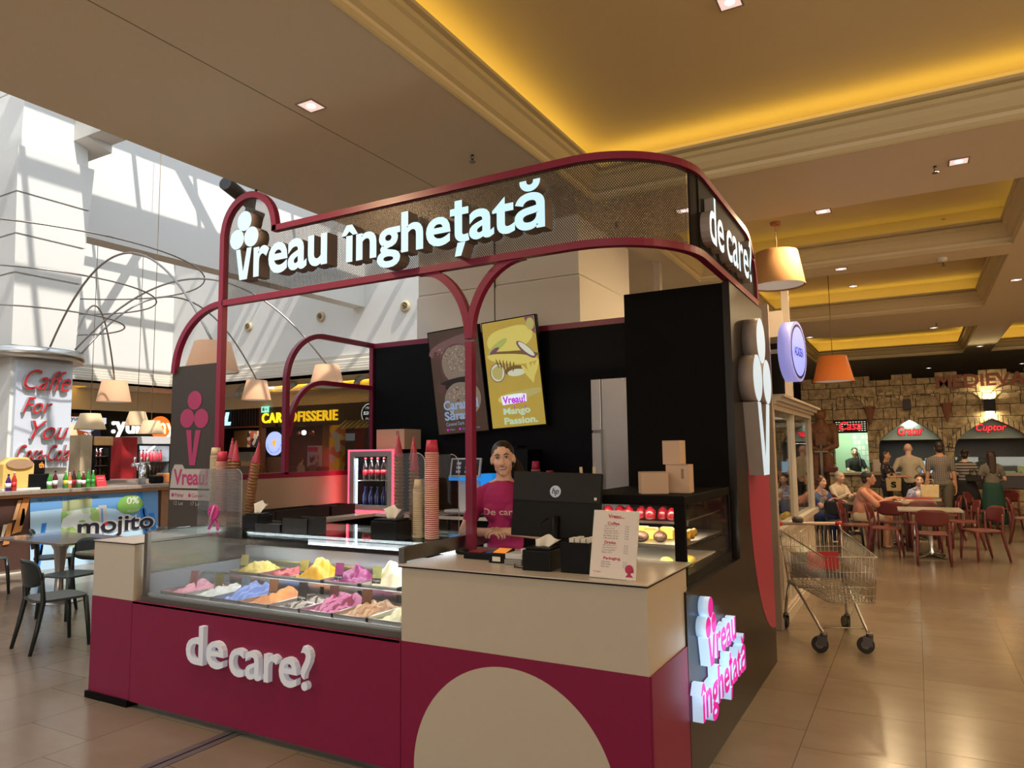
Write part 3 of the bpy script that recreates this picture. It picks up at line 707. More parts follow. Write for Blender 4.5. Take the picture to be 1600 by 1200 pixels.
for k, (x, n_, c, h, lb, tc_, tn) in enumerate(back):
    pan(x, BR, .30, .31, .865, n_, lb, c, h, 31+k, ((0, .1)), tc_, (x-.06, BR-.11), .03, tn)
# ================================================================ things on and in the kiosk
WT = 1.117
cardb = mat('cardboard_box', (.55, .38, .27), .7, noise=.05)
# ---- paper cups, upside down in stacks
pinkcup = mat('pink_paper_cup', (.55, .035, .09), .45, noise=.03); rim_m = mat('cup_rim', (.72, .50, .42), .45, noise=.03); beigecup = mat('beige_paper_cup', (.60, .50, .34), .5, noise=.03)
def cup_me(rb, rt, h, m0, m1, name):
    mb = MB()
    mb.lathe([(rb-.0008, 0), (rb, 0), (rb+.003, .001), (rb+.003, .005), (rb, .0075)], n=20, m=1)
    mb.lathe([(rb, .0075), (rt, h), (rt-.0008, h), (rt-.0009, h-.002), (0, h-.002)], n=20, m=0).lathe([(0, h-.003), (rt-.0009, h-.003), (rb-.0008, 0)], n=20, m=0)
    o = mb.build(name, [m0, m1], world=False, fix=False); return o
def stack(proto, x, y, z, n, pitch, label, group, lean=None, first=[None]):
    for i in range(n):
        c = proto if (i == 0 and not proto.get('used')) else proto.copy()
        if c is not proto: COL.objects.link(c)
        proto['used'] = 1
        c.location = (x+random.uniform(-.0002, .0002), y+random.uniform(-.0002, .0002), z+i*pitch)
        if lean: c.rotation_euler = (0, 0, 0); c.location = V((x, y, z))+V(lean)*i*pitch; c.rotation_euler = V(lean).to_track_quat('Z', 'Y').to_euler()
        tag(c, label, 'cup', group)
cupP = cup_me(.041, .032, .085, pinkcup, rim_m, 'paper_cup'); cupB = cup_me(.039, .030, .07, beigecup, beigecup, 'paper_cup')
FT = 1.1985
stack(cupP, -2.625, 3.66, FT, 42, .0126, 'pink upside-down paper cup in the tall stack right on the freezer top', 'pink cups stacked at the right end of the freezer')
cupP2 = cupP.copy(); COL.objects.link(cupP2); cupP2['used'] = 0
stack(cupP2, -4.60, 3.70, FT, 38, .0126, 'pink upside-down paper cup in the stack at the left of the freezer top', 'pink cups stacked at the left end of the freezer')
stack(cupB, -4.70, 3.72, FT, 42, .0125, 'cream upside-down paper cup in the tall stack at the freezer left end', 'cream cups at the left end of the freezer')
cupB2 = cupB.copy(); COL.objects.link(cupB2); cupB2['used'] = 0
stack(cupB2, -2.735, 3.68, FT, 24, .0125, 'cream upside-down paper cup in the short stack beside the pink stack', 'cream cups at the right end of the freezer')
# ---- waffle cones in paper sleeves, upside down in leaning stacks
def waffle_mat(n, c):
    m = mat(n, c, .6, noise=.25, nscale=60, bump=.3); return m
wf = waffle_mat('waffle_cone', (.26, .125, .055)); slv = mat('pink_cone_sleeve', (.40, .045, .09), .45, noise=.1, nscale=20)
mb = MB().lathe([(0, .117), (.0292, 0), (.0315, 0), (.034, .003), (.0335, .009), (.0272, .0125), (.003, .122), (0, .125)], n=14, m=0)
cone = mb.build('waffle_cone', [wf], world=False, fix=False); cone['used'] = 0
mb = MB().lathe([(0, .146), (.0292, 0), (.0315, 0), (.0315, .004), (.004, .155), (0, .157)], n=14, m=0)
top = mb.build('waffle_cone', [slv], world=False, fix=False); top['used'] = 0
def cones(x, y, n, lean, lab, grp, tlab, pitch=.0225):
    global cone, top
    L = V(lean).normalized()
    for i in range(n+1):
        pr = cone if i < n else top
        c = pr if not pr.get('used') else pr.copy()
        if c is not pr: COL.objects.link(c)
        pr['used'] = 1
        c.location = V((x, y, FT))+L*(i*pitch+.002)+V((random.uniform(-.0008, .0008), random.uniform(-.0008, .0008), 0))
        c.rotation_euler = (L+V((random.uniform(-.012, .012), random.uniform(-.012, .012), 0))).to_track_quat('Z', 'Y').to_euler()
        tag(c, lab if i < n else tlab, 'waffle cone', grp)
cones(-4.515, 3.72, 22, (.0, 0, 1), 'waffle cone in the upright stack next to the left pink cups', 'cones in the left upright stack', 'pink-sleeved waffle cone topping the upright left stack')
cones(-4.44, 3.69, 21, (.0, .0, 1), 'waffle cone in the middle stack of the left cone group', 'cones in the middle left stack', 'pink-sleeved waffle cone topping the middle left stack')
cones(-4.40, 3.80, 16, (.02, .02, 1), 'waffle cone in the stack behind the pink figurine', 'cones in the rear left stack', 'pink-sleeved waffle cone topping the stack behind the figurine')
cones(-4.37, 3.74, 21, (.20, .0, 1), 'waffle cone in the stack leaning to the right, left cone group', 'cones in the leaning left stack', 'pink-sleeved waffle cone topping the stack that leans right')
cones(-2.945, 3.75, 22, (-.02, .0, 1), 'waffle cone in the stack close to the red-lit drinks cooler', 'cones in the right group, first stack', 'pink-sleeved waffle cone topping the stack nearest the red-lit cooler')
cones(-2.90, 3.84, 21, (-.0, .0, 1), 'waffle cone in the rear stack of the right cone group', 'cones in the right group, rear stack', 'pink-sleeved waffle cone topping the rear right stack')
cones(-2.84, 3.77, 18, (.0, .0, 1), 'waffle cone in the stack next to the short cream cups', 'cones in the right group, last stack', 'pink-sleeved waffle cone topping the stack beside the cream cups')
# ---- acrylic screens
def rounded(x0, x1, z0, z1, r=.06):
    p = [(x0, z0), (x1, z0)]+[(x1-r+r*cos(RD(a)), z1-r+r*sin(RD(a))) for a in range(0, 91, 15)]+[(x0+r-r*sin(RD(a)), z1-r+r*cos(RD(a))) for a in range(0, 91, 15)]
    return p
for (x0, x1, y, z1, lb) in ((-4.74, -4.26, 3.60, 1.62, 'clear acrylic holder screen before the left cones and cups'), (-2.99, -2.68, 3.66, 1.72, 'clear acrylic holder screen with rounded corner before the right cones'), (-2.72, -2.52, 3.80, 1.71, 'clear acrylic screen with rounded corner behind the pink cup stack')):
    t = thing('acrylic_screen', lb, 'acrylic holder', ((x0+x1)/2, y, FT))
    MB().prism(rounded(x0, x1, FT+.001, z1), 'y', y, y+.004).build('front_sheet', acryl, t)
    e = MB().tube([(x1, y+.002, FT+.002), (x1, y+.002, z1-.06)]+[(x1-.06+.06*cos(RD(a)), y+.002, z1-.06+.06*sin(RD(a))) for a in range(15, 91, 15)], .0025, n=5)
    e.build('polished_edge', mat('acrylic_edge', (.55, .55, .55), .2, noise=0), t)
    MB().box(x0+.01, x1-.01, y+.005, y+.06, FT+.001, FT+.005).build('foot_sheet', acryl, t)
# ---- pink figurine
fg = thing('pink_figurine', 'small pink round-headed figurine with two legs standing on the freezer glass', 'figurine', (-4.33, 3.42, FT))
pk = mat('pink_plastic', (.62, .04, .30), .35, noise=0)
h = MB(); disc(h, (-4.33, 3.43, FT+.125), .052, None, 0, 28, X_, Z_, depth=.018); h.build('head', pk, fg, bevel=.003)
MB().tube([(-4.333, 3.425, FT+.085), (-4.36, 3.43, FT+.045), (-4.375, 3.42, FT+.004)], .009, n=8).build('leg', pk, fg)
MB().tube([(-4.325, 3.425, FT+.085), (-4.30, 3.43, FT+.045), (-4.28, 3.42, FT+.004)], .009, n=8).build('leg', pk, fg)
e = MB().ball((-4.352, 3.408, FT+.145), .008, .003, .005, n=8).ball((-4.358, 3.408, FT+.118), .007, .003, .004, n=8).tube([(-4.362, 3.409, FT+.10), (-4.372, 3.409, FT+.092)], .0025, n=5)
e.build('face_marks', mat('blue_marks', (.08, .02, .30), .5), fg)
MB().tube([(-4.302, 3.402, FT+.168), (-4.325, 3.402, FT+.12), (-4.34, 3.404, FT+.075)], .0055, n=6).build('pale_sash', mat('pale_pink', (.8, .5, .5), .4), fg)
# ---- napkin dispensers
def napkin(x, y, z, w, d, h, label, rz=0, sheet=(0, .06)):
    t = thing('napkin_dispenser', label, 'napkin dispenser', (x, y, z))
    b = MB().box(-w/2, w/2, -d/2, d/2, 0, h-.012).box(-w/2+.012, w/2-.012, -d/2+.012, d/2-.012, h-.012, h)
    M = Matrix.Translation((x, y, z)) @ Matrix.Rotation(rz, 4, 'Z'); b.xf(M); b.build('box', dark, t, bevel=.006)
    s = MB(); n = 12; vs = []
    for j in range(7):
        for i in range(n+1):
            u = i/n-.5; v = j/6
            vs.append((u*(.08+.06*v)+sheet[0]*v, .012*sin(u*9+v*2)+.02*(v-.2), h-.002+v*sheet[1]+.012*cos(u*7)*v))
    s.add(vs, [(j*(n+1)+i, j*(n+1)+i+1, (j+1)*(n+1)+i+1, (j+1)*(n+1)+i) for j in range(6) for i in range(n)], 0, True); s.xf(M)
    o = s.build('napkin', paper, t, fix=False)
    md = o.modifiers.new('s', 'SOLIDIFY'); md.thickness = .0015
    return t
napkin(-2.83, 3.52, FT, .20, .15, .125, 'black napkin dispenser with white tissue on the freezer beside the pink cups', 0, (.0, .07))
napkin(-4.16, 3.66, FT, .15, .14, .105, 'black napkin dispenser with a single cream napkin behind the pink figurine', 0, (.02, .08))
# ---- black baskets / trays
def tray(name, label, cat, x, y, z, w, d, h, rz=0, rib=False, grp=None):
    t = thing(name, label, cat, (x, y, z), rz, grp)
    m = MB(); th = .005
    m.box(-w/2, w/2, -d/2, d/2, 0, th).box(-w/2, -w/2+th, -d/2, d/2, th, h).box(w/2-th, w/2, -d/2, d/2, th, h).box(-w/2, w/2, -d/2, -d/2+th, th, h).box(-w/2, w/2, d/2-th, d/2, th, h)
    m.build('tray', mat('black_wicker', (.012, .011, .012), .6, noise=.3, nscale=90, bump=.6), t, world=False)
    c = MB()
    for k in range(5): c.box(-w/2+.02+k*(w-.04)/5, -w/2+.012+(k+1)*(w-.04)/5, -d/2+.01, d/2-.01, th, h*.8, 0)
    c.build('packet', mat('dark_packets', (.03, .028, .035), .5, noise=.4, nscale=40), t, world=False)
tray('wicker_basket', 'low black wicker basket on the freezer top, next to a taller one', 'basket', -3.86, 3.56, FT, .25, .16, .055)
tray('wicker_basket', 'taller black wicker basket full of sachets at the middle of the freezer top', 'basket', -3.60, 3.56, FT, .235, .17, .10)
# ---- left and back counters inside
ic = thing('inner_counter', 'L-shaped staff counter with pale top and black fronts along the left and back walls', 'counter', (-5.0, 5.6, 0))
MB().box(X0+.045, -4.72, 4.26, 5.62, 1.10, 1.13).box(X0+.045, -2.42, 5.622, 6.22, 1.10, 1.13).build('worktop', cream_top, ic)
MB().box(X0+.045, -4.76, 4.28, 5.62, 0, 1.099).box(X0+.045, -2.44, 5.66, 6.22, 0, 1.099).build('front', blk, ic)
tray('topping_bin', 'long black lidded bin on the left staff counter', 'bin', -5.02, 4.84, 1.131, .66, .24, .10, RD(90))
tray('topping_bin', 'black bin farther back on the left staff counter, next to the cooler', 'bin', -5.02, 5.36, 1.131, .34, .24, .095, RD(90))
# ---- drinks cooler with a red light strip
ck = thing('drinks_cooler', 'small glass-door drinks cooler glowing red around its frame, in the back left corner', 'drinks cooler', (-4.88, 5.85, 1.131))
x0, x1, y0, y1, z0, z1 = -5.15, -4.56, 5.72, 6.18, 1.131, 1.76
MB().box(x0, x0+.02, y0, y1, z0, z1).box(x1-.02, x1, y0, y1, z0, z1).box(x0+.02, x1-.02, y0, y1, z0, z0+.03).box(x0+.02, x1-.02, y0, y1, z1-.03, z1).box(x0+.02, x1-.02, y1-.02, y1, z0+.03, z1-.03).build('cabinet', blk, ck)
fr = MB(); r = .075
fr.box(x0+.016, x0+r, y0-.02, y0-.001, z0+.016, z1-.016).box(x1-r, x1-.016, y0-.02, y0-.001, z0+.016, z1-.016).box(x0+r, x1-r, y0-.02, y0-.001, z0+.016, z0+.07).box(x0+r, x1-r, y0-.02, y0-.001, z1-.07, z1-.016)
dr = fr.build('door_frame', mat('grey_door', (.30, .28, .28), .4), ck)
MB().box(x0+r, x1-r, y0-.012, y0-.008, z0+.07, z1-.07).build('pane', glass_m, dr)
rd = MB(); rd.box(x0, x0+.014, y0-.024, y0-.002, z0, z1).box(x1-.014, x1, y0-.024, y0-.002, z0, z1).box(x0, x1, y0-.024, y0-.002, z0, z0+.014).box(x0, x1, y0-.024, y0-.002, z1-.014, z1)
rd.build('red_light_strip', mat('red_led', (1, .05, .05), .5, emi=(1, .03, .06), es=4, noise=0), ck)
MB().box(x0+.03, x1-.03, y0+.03, y1-.03, 1.44, 1.447).build('shelf', steel, ck)
MB().box(x0+r+.004, x0+r+.018, y0+.005, y0+.02, z0+.08, z1-.09).build('light_tube', mat('cool_led', (.8, .9, 1), .5, emi=(.7, .85, 1), es=6, noise=0), ck)
light('cooler_lamp', 'AREA', (-4.85, y0+.03, z1-.04), 3, (.75, .86, 1), .4, .04, d=(0, .6, -1))
light('cooler_red', 'AREA', (x0-.01, 5.70, 1.45), .4, (1, .05, .08), .03, .6, d=(-.4, -1, 0))
def bottle(name, h, r, body, cap, lab=None, n=14):
    t = bpy.data.objects.new(name, None); COL.objects.link(t)
    mb = MB().lathe([(0, 0), (r*.95, 0), (r, h*.03), (r, h*.55), (r*.85, h*.64), (r*.42, h*.80), (r*.36, h*.93), (0, h*.93)], n=n)
    mb.build('glass', body, t, world=False, fix=False)
    MB().lathe([(r*.42, h*.93), (r*.42, h), (0, h)], n=n).build('cap', cap, t, world=False, fix=False)
    if lab: MB().lathe([(r*1.015, h*.2), (r*1.015, h*.46)], n=n).build('paper_label', lab, t, world=False, fix=False)
    return t
red_lab = mat('red_label', (.6, .02, .03), .4); wh_lab = mat('white_label', (.8, .8, .78), .5)
cola = mat('cola_bottle', (.03, .012, .008), .1, coat=.5); blueb = mat('blue_bottle', (.03, .05, .22), .1, coat=.5)
cb = bottle('drink_bottle', .23, .032, cola, red_lab, red_lab); bb = bottle('drink_bottle', .215, .032, blueb, mat('blue_cap', (.05, .08, .5), .4), None)
for k in range(5):
    for (pr, z, lb, gr) in ((cb, 1.448, 'dark cola bottle with red label on the upper cooler shelf', 'cola bottles in the red-lit cooler'), (bb, 1.165, 'dark blue bottle on the lower cooler shelf', 'blue bottles in the red-lit cooler')):
        c = pr if k == 0 else dup(pr, (0, 0, 0))
        c.location = (x0+.13+k*.082, y0+.10, z); tag(c, lb, 'bottle', gr)
bx = thing('cardboard_carton', 'plain beige cardboard carton on top of the red-lit drinks cooler', 'box', (-4.66, 5.92, 1.761))
MB().box(-4.86, -4.50, 5.80, 6.08, 1.761, 1.965).build('carton', cardb, bx, bevel=.002); MB().box(-4.60, -4.57, 5.798, 5.7995, 1.90, 1.945).build('printed_mark', mat('brown_print', (.25, .15, .1), .6), bx)
# ---- coffee machine
cm = thing('coffee_machine', 'white coffee machine with tilted touch screen and blue band on the back counter', 'coffee machine', (-3.7, 5.85, 1.131))
whp = mat('white_plastic', (.6, .6, .62), .35, noise=.02)
MB().box(-3.84, -3.60, 5.78, 6.15, 1.131, 1.50).box(-3.92, -3.50, 5.66, 5.80, 1.16, 1.185).build('body', whp, cm, bevel=.006)
MB().box(-3.92, -3.50, 5.74, 5.80, 1.455, 1.50).box(-3.57, -3.44, 5.75, 5.9, 1.38, 1.52).build('blue_band', mat('blue_plastic', (.02, .25, .75), .3, emi=(.02, .3, .9), es=.4, noise=0), cm)
M = Matrix.Translation((-3.73, 5.74, 1.58)) @ Matrix.Rotation(RD(-12), 4, 'X')
s = MB().box(-.17, .17, 0, .02, -.09, .09); s.xf(M); sc_ = s.build('screen_housing', whp, cm, bevel=.004)
s = MB().box(-.15, .15, -.002, .0, -.075, .075); 
for i in range(3):
    for k in range(2): s.box(-.10+k*.10, -.05+k*.10, -.003, -.0021, -.055+i*.04, -.03+i*.04, 1)
s.xf(M); s.build('screen', [mat('dark_screen', (.03, .03, .04), .15, noise=0), mat('screen_icon', (.2, .2, .25), .4, emi=(.3, .3, .4), es=.3, noise=0)], sc_)
MB().box(-3.40, -3.12, 5.85, 6.15, 1.131, 1.74).box(-3.45, -3.2, 5.80, 5.98, 1.76, 1.775).build('side_unit', dark, cm)
MB().box(-3.92, -3.5, 5.64, 5.80, 1.10, 1.13).box(-3.30, -3.1, 5.64, 5.7, 1.29, 1.31).build('drip_tray', steel, cm)
for (x, n, lb) in ((-3.0, 6, 'pink paper cup in the small stack behind the cashier monitor'), (-2.86, 2, 'pink paper cup in the very low stack behind the cashier monitor')):
    for i in range(n):
        c = cupP.copy(); COL.objects.link(c); c.location = (x, 5.78, 1.47+i*.016) if n > 2 else (x, 5.78, 1.45+i*.016); c.rotation_euler = (0, 0, 0); tag(c, lb, 'cup', 'pink cups behind the monitor '+('tall' if n > 2 else 'low'))
tag(MB().box(-3.08, -2.44, 5.66, 5.95, 1.131, 1.448).build('grinder_cabinet', dark, bevel=.01), 'low black cabinet under the pink cups on the back counter', 'cabinet')
# ---- stainless fridge
fd = thing('upright_fridge', 'tall stainless steel upright fridge at the back beside the black block', 'fridge', (-2.15, 5.95, 0))
MB().box(-2.37, -1.87, 5.62, 6.22, .08, 2.32).build('cabinet', steel_d, fd)
sb = mat('fridge_steel', (.46, .41, .38), .30, 1.0, noise=.08, nscale=6)
MB().box(-2.37, -2.285, 5.598, 5.619, 1.89, 2.32).build('door', sb, fd, bevel=.003); MB().box(-2.37, -2.285, 5.598, 5.619, .1, 1.87).build('door', sb, fd, bevel=.003)
d_ = MB().box(-2.275, -1.87, 5.598, 5.619, .1, 2.32).build('door', sb, fd, bevel=.003)
MB().box(-2.28, -2.262, 5.575, 5.597, 1.0, 1.9).build('handle', steel_d, d_)
MB().box(-2.3, -1.9, 5.7, 6.1, 0, .08).build('foot', dark, fd)
# ---- monitors on the back wall (two menu screens hung askew)
scr_dark = mat('screen_brown', (.05, .03, .02), .3, emi=(.035, .02, .015), es=.7, noise=.5, nscale=5)
scr_yel = mat('screen_mango', (.3, .2, .03), .3, emi=(.26, .19, .035), es=.75, noise=.35, nscale=3)
def emat(n, c, s=1.0, nz=0): return mat(n, tuple(x*.3 for x in c), .4, emi=c, es=s*.68, noise=nz)
def menu_screen(label, cx, cz, w, h, rot, base, build_art):
    t = thing('menu_screen', label, 'screen', (cx, 6.1, cz))
    M = Matrix.Translation((cx, 6.10, cz)) @ Matrix.Rotation(RD(rot), 4, 'Y') @ Matrix.Rotation(RD(6), 4, 'X')
    b = MB().box(-w/2-.012, w/2+.012, 0, .05, -h/2-.012, h/2+.012); b.xf(M); b.build('housing', dark, t)
    p = MB().box(-w/2, w/2, -.004, 0, -h/2, h/2); p.xf(M); pa = p.build('display', base, t)
    build_art(t, M, w, h)
    a = MB().box(cx-.1, cx+.1, 6.14, 6.23, cz-.1, cz+.1); a.build('wall_mount', dark, t)
def blob(mb, x, z, rx_, rz_, rot=0, m=0, k=22, wob=0, y=-.0048):
    pts = []
    for i in range(k):
        a = 2*pi*i/k; r = 1+wob*sin(3*a+x*7)+wob*.6*sin(5*a+z*9); u = rx_*cos(a)*r; v = rz_*sin(a)*r
        pts.append((x+u*cos(rot)-v*sin(rot), y, z+u*sin(rot)+v*cos(rot)))
    mb.add(pts, [list(range(k))], m)
def art_mango(t, M, w, h):
    ms = [emat('m_dark', (.13, .075, .02)), emat('m_skin', (.30, .33, .08)), emat('m_white', (.48, .50, .36)), emat('m_purple', (.14, .05, .09)), emat('m_seed', (.35, .30, .10)), emat('m_lite', (.50, .42, .10))]
    mb = MB(); Y = [-.0044-.0004*i for i in range(20)]
    blob(mb, 0, .33, .26, .13, .1, 5, wob=.05, y=Y[0]); blob(mb, .02, .17, .27, .05, -.1, 0, y=Y[1], wob=.1); blob(mb, .0, .14, .28, .05, -.15, 5, y=Y[2], wob=.05)
    blob(mb, -.14, .28, .13, .035, .5, 1, y=Y[3]); blob(mb, -.18, .24, .06, .02, .45, 3, y=Y[4])
    blob(mb, .17, .21, .13, .04, -.75, 3, y=Y[3]); blob(mb, .175, .215, .11, .027, -.75, 2, y=Y[4])
    blob(mb, -.17, .02, .085, .095, 0, 3, y=Y[5]); blob(mb, -.17, .02, .077, .087, 0, 2, y=Y[6]); blob(mb, -.17, .02, .062, .070, 0, 4, y=Y[7], wob=.06)
    blob(mb, .03, .02, .12, .05, 0, 0, y=Y[5]); blob(mb, .04, .0, .10, .035, 0, 2, y=Y[6])
    for a in range(4): blob(mb, .16+a*.03, -.02+.03*(a % 2), .02, .10, .6-a*.35, 5, y=Y[8+a])
    blob(mb, .05, -.22, .24, .045, .1, 4, y=Y[2], wob=.1); blob(mb, -.04, -.25, .16, .05, .0, 5, y=Y[3])
    for a in range(6): blob(mb, -.16+a*.035, .11-.01*a, .008, .05, .3-a*.1, 0, y=Y[9])
    mb.add([(w/2-.11, Y[1], h/2-.002), (w/2-.002, Y[1], h/2-.002), (w/2-.002, Y[1], h/2-.18), (w/2-.08, Y[1], h/2-.1)], [(0, 1, 2, 3)], 3); blob(mb, w/2-.05, h/2-.075, .045, .06, 0, 4, y=Y[10])
    mb.xf(M); mb.build('picture', ms, t, fix=False)
    mb = MB(); o = -.011
    mb.add([(-.15, o, -.305), (.12, o, -.29), (.125, o, -.215), (.06, o, -.205), (-.16, o, -.215)], [(0, 1, 2, 3, 4)], 1)
    text(mb, 'Vreau!', (-.145, o-.0008, -.295), X_, Z_, .25, .075, m=2, bold=.03); text(mb, 'Mango', (-.15, o, -.42), X_, Z_, .30, .085, m=0, bold=.035); text(mb, 'Passion.', (-.15, o, -.50), X_, Z_, .37, .07, m=0, bold=.035)
    for k in (-.14, -.02, .10): blob(mb, k, -.335, .009, .009, 0, 2, y=o)
    mb.xf(M); mb.build('lettering', [emat('t_grn', (.40, .52, .36), 1), emat('t_wht', (.75, .8, .9), .9), emat('t_pur', (.45, .02, .65), 1)], t, fix=False)
def art_caramel(t, M, w, h):
    ms = [emat('c_cream', (.16, .12, .09), 1, .3), emat('c_choc', (.07, .03, .025)), emat('c_dark', (.012, .008, .008)), emat('c_nut', (.30, .25, .20)), emat('c_rose', (.12, .06, .06))]
    mb = MB(); Y = [-.0044-.0005*i for i in range(12)]
    blob(mb, -.02, .36, .30, .09, .2, 4, y=Y[0], wob=.04); blob(mb, .02, .16, .22, .22, 0, 1, y=Y[1]); blob(mb, .03, .17, .20, .20, 0, 0, y=Y[2], wob=.02)
    blob(mb, .02, -.02, .25, .055, .05, 2, y=Y[3]); blob(mb, .04, -.20, .22, .19, 0, 0, y=Y[4], wob=.03); blob(mb, .05, -.10, .16, .04, 0, 0, y=Y[5])
    for s_ in ((-.2, -.06, .5), (.22, .0, -.5), (-.22, .28, .4), (.2, .3, -.3)): blob(mb, s_[0], s_[1], .06, .06, s_[2], 1, 4, y=Y[5])
    rr = random.Random(4)
    for i in range(90):
        a = rr.uniform(0, 2*pi); q = sqrt(rr.random()); cx_, cz_ = ((.03, .2) if i < 50 else (.04, -.14)); blob(mb, cx_+.17*q*cos(a), cz_+(.13 if i < 50 else .08)*q*sin(a), rr.uniform(.006, .012), rr.uniform(.004, .008), a, 3 if i % 3 else 1, 6, y=Y[6]-.0001*(i % 9))
    for i in range(24): blob(mb, -.2+i*.017, .30+.05*sin(i), .006, .006, 0, 3, 6, y=Y[8])
    mb.xf(M); mb.build('picture', ms, t, fix=False)
    mb = MB(); o = -.0115
    text(mb, 'Caramel', (-.20, o, -.29), X_, Z_, .42, .10, m=0, bold=.035); text(mb, 'Sărat', (-.20, o, -.395), X_, Z_, .29, .10, m=0, bold=.035); text(mb, 'Caramel Dark', (-.19, o, -.45), X_, Z_, .22, .035, m=0)
    for k, wd in ((-.18, 'Pahar'), (-.03, 'Cornet'), (.12, 'Cutie')): blob(mb, k, -.49, .013, .013, 0, 1, y=o); text(mb, wd, (k+.03, o, -.497), X_, Z_, .06, .016, m=0)
    mb.xf(M); mb.build('lettering', [emat('t_blue', (.30, .42, .60), .6), emat('t_mag', (.45, .02, .40), 1)], t, fix=False)
menu_screen('lit portrait menu screen showing yellow Mango Passion ice cream', -3.40, 2.49, .59, 1.05, -3.0, scr_yel, art_mango)
menu_screen('lit portrait menu screen showing brown caramel ice cream behind the forked post', -4.05, 2.45, .60, 1.06, -3.4, scr_dark, art_caramel)
# ---- counter-top items
ms_ = MB().ball((0, 0, .012), .036, .058, .022, n=16)
for v in ms_.v: v.z = max(v.z, 0)
o = ms_.xf(Matrix.Translation((-2.40, 3.66, WT)) @ Matrix.Rotation(RD(70), 4, 'Z')).build('computer_mouse', dark)
tag(o, 'black computer mouse on the left end of the cream counter', 'mouse')
cr = thing('cash_tray', 'flat black cash tray with cards at the foot of the forked post', 'cash tray', (-2.18, 3.56, WT))
MB().box(-2.29, -2.08, 3.50, 3.64, WT, WT+.035).build('tray', dark, cr, bevel=.004); MB().box(-2.27, -2.18, 3.52, 3.62, WT+.036, WT+.039, 0).build('card', mat('red_card', (.25, .02, .04), .4), cr); MB().box(-2.16, -2.09, 3.53, 3.6, WT+.036, WT+.04).build('card', mat('blue_card', (.05, .12, .4), .4), cr)
ct = thing('card_terminal', 'small black card terminal with orange screen on the cream counter', 'card terminal', (-2.03, 3.48, WT))
MB().prism([(3.43, WT), (3.55, WT), (3.55, WT+.07), (3.43, WT+.045)], 'x', -2.08, -1.98).build('body', dark, ct, bevel=.004)
q = MB(); q.quad((-2.07, 3.455, WT+.0515), (-1.99, 3.455, WT+.0515), (-1.99, 3.535, WT+.0685), (-2.07, 3.535, WT+.0685)); q.build('screen', mat('orange_screen', (.8, .3, .05), .4, emi=(.9, .3, .05), es=.3, noise=0), ct, fix=False)
MB().box(-2.055, -2.005, 3.427, 3.43, WT+.01, WT+.035).build('sticker', paper, ct)
rp = thing('receipt_printer', 'small pale grey receipt printer beside the orange card terminal', 'printer', (-1.91, 3.45, WT))
MB().box(-1.965, -1.86, 3.40, 3.52, WT, WT+.03).build('base', mat('grey_plastic', (.25, .24, .23), .4), rp, bevel=.004); MB().box(-1.965, -1.86, 3.41, 3.52, WT+.0305, WT+.06).box(-1.885, -1.85, 3.44, 3.53, WT+.061, WT+.085).build('top_cover', whp, rp, bevel=.006)
MB().tube([(-1.9, 3.40, WT+.008), (-1.87, 3.34, WT+.004), (-1.82, 3.33, WT+.004), (-1.77, 3.36, WT+.004)], .003, n=6).build('cable', dark, rp)
napkin(-1.72, 3.37, WT, .155, .16, .115, 'black boxy dispenser with a white receipt on top, left of the menu stand', RD(4), (.03, .05))
pb = thing('pen_box', 'black open box holding white paper straws behind the menu stand', 'box', (-1.505, 3.39, WT))
MB().box(-1.585, -1.43, 3.31, 3.47, WT, WT+.004).box(-1.585, -1.58, 3.31, 3.47, WT+.004, WT+.15).box(-1.435, -1.43, 3.31, 3.47, WT+.004, WT+.15).box(-1.58, -1.435, 3.31, 3.315, WT+.004, WT+.15).box(-1.58, -1.435, 3.465, 3.47, WT+.004, WT+.15).build('box', dark, pb)
for k in range(4): MB().box(-1.56+k*.032, -1.535+k*.032, 3.36, 3.42, WT+.004, WT+.165+.006*(k % 2)).build('paper_packet', paper, pb)
for k, (x, a) in enumerate(((-1.86, -.35), (-1.82, .1))):
    pass
# cashier monitor, seen from behind
mo = thing('computer_monitor', 'black computer monitor seen from behind with round chrome logo, in front of the cashier', 'monitor', (-1.80, 3.72, WT))
M = Matrix.Translation((-1.81, 3.72, WT+.30)) @ Matrix.Rotation(RD(3), 4, 'Z') @ Matrix.Rotation(RD(-7), 4, 'X') @ Matrix.Rotation(RD(1.5), 4, 'Y')
b = MB().box(-.27, .27, .0, .035, -.185, .185); b.xf(M); b.build('housing', dark, mo, bevel=.006)
b = MB().box(-.268, .268, -.006, -.001, .02, .183); b.xf(M); b.build('rear_cover', mat('monitor_back', (.008, .0075, .0075), .55, spec=.3), mo)
b = MB().box(-.262, .262, .036, .038, -.17, .175); b.xf(M); b.build('screen', mat('monitor_glass', (.02, .02, .02), .1, noise=0), mo)
b = MB(); disc(b, (.0, -.0065, .075), .034, None, 0, 28, X_, Z_, depth=.0015); text(b, 'hp', (-.022, -.0085, .05), X_, Z_, .044, .045, m=1, shear=.25, bold=.01); b.xf(M); b.build('round_logo', [chrome, dark], mo, fix=False)
b = MB().box(.235, .25, -.008, -.0065, .035, .05); b.xf(M); b.build('sticker', paper, mo)
MB().tube([(-1.80, 3.70, WT+.02), (-1.80, 3.68, WT+.12), (-1.80, 3.70, WT+.24)], .022, n=10).box(-1.90, -1.70, 3.62, 3.80, WT, WT+.012).build('stand', dark, mo)
MB().tube([(-1.83, 3.67, WT+.23), (-1.86, 3.62, WT+.20), (-1.84, 3.62, WT+.12), (-1.82, 3.64, WT+.03)], .004, n=6).build('cable', dark, mo)
sp_ = thing('stirrer_cup', 'dark cup with two pale wooden stirrers showing above the cashier monitor', 'cup', (-1.60, 3.84, WT)); q_ = hit(915, 735, 'y', 3.84)
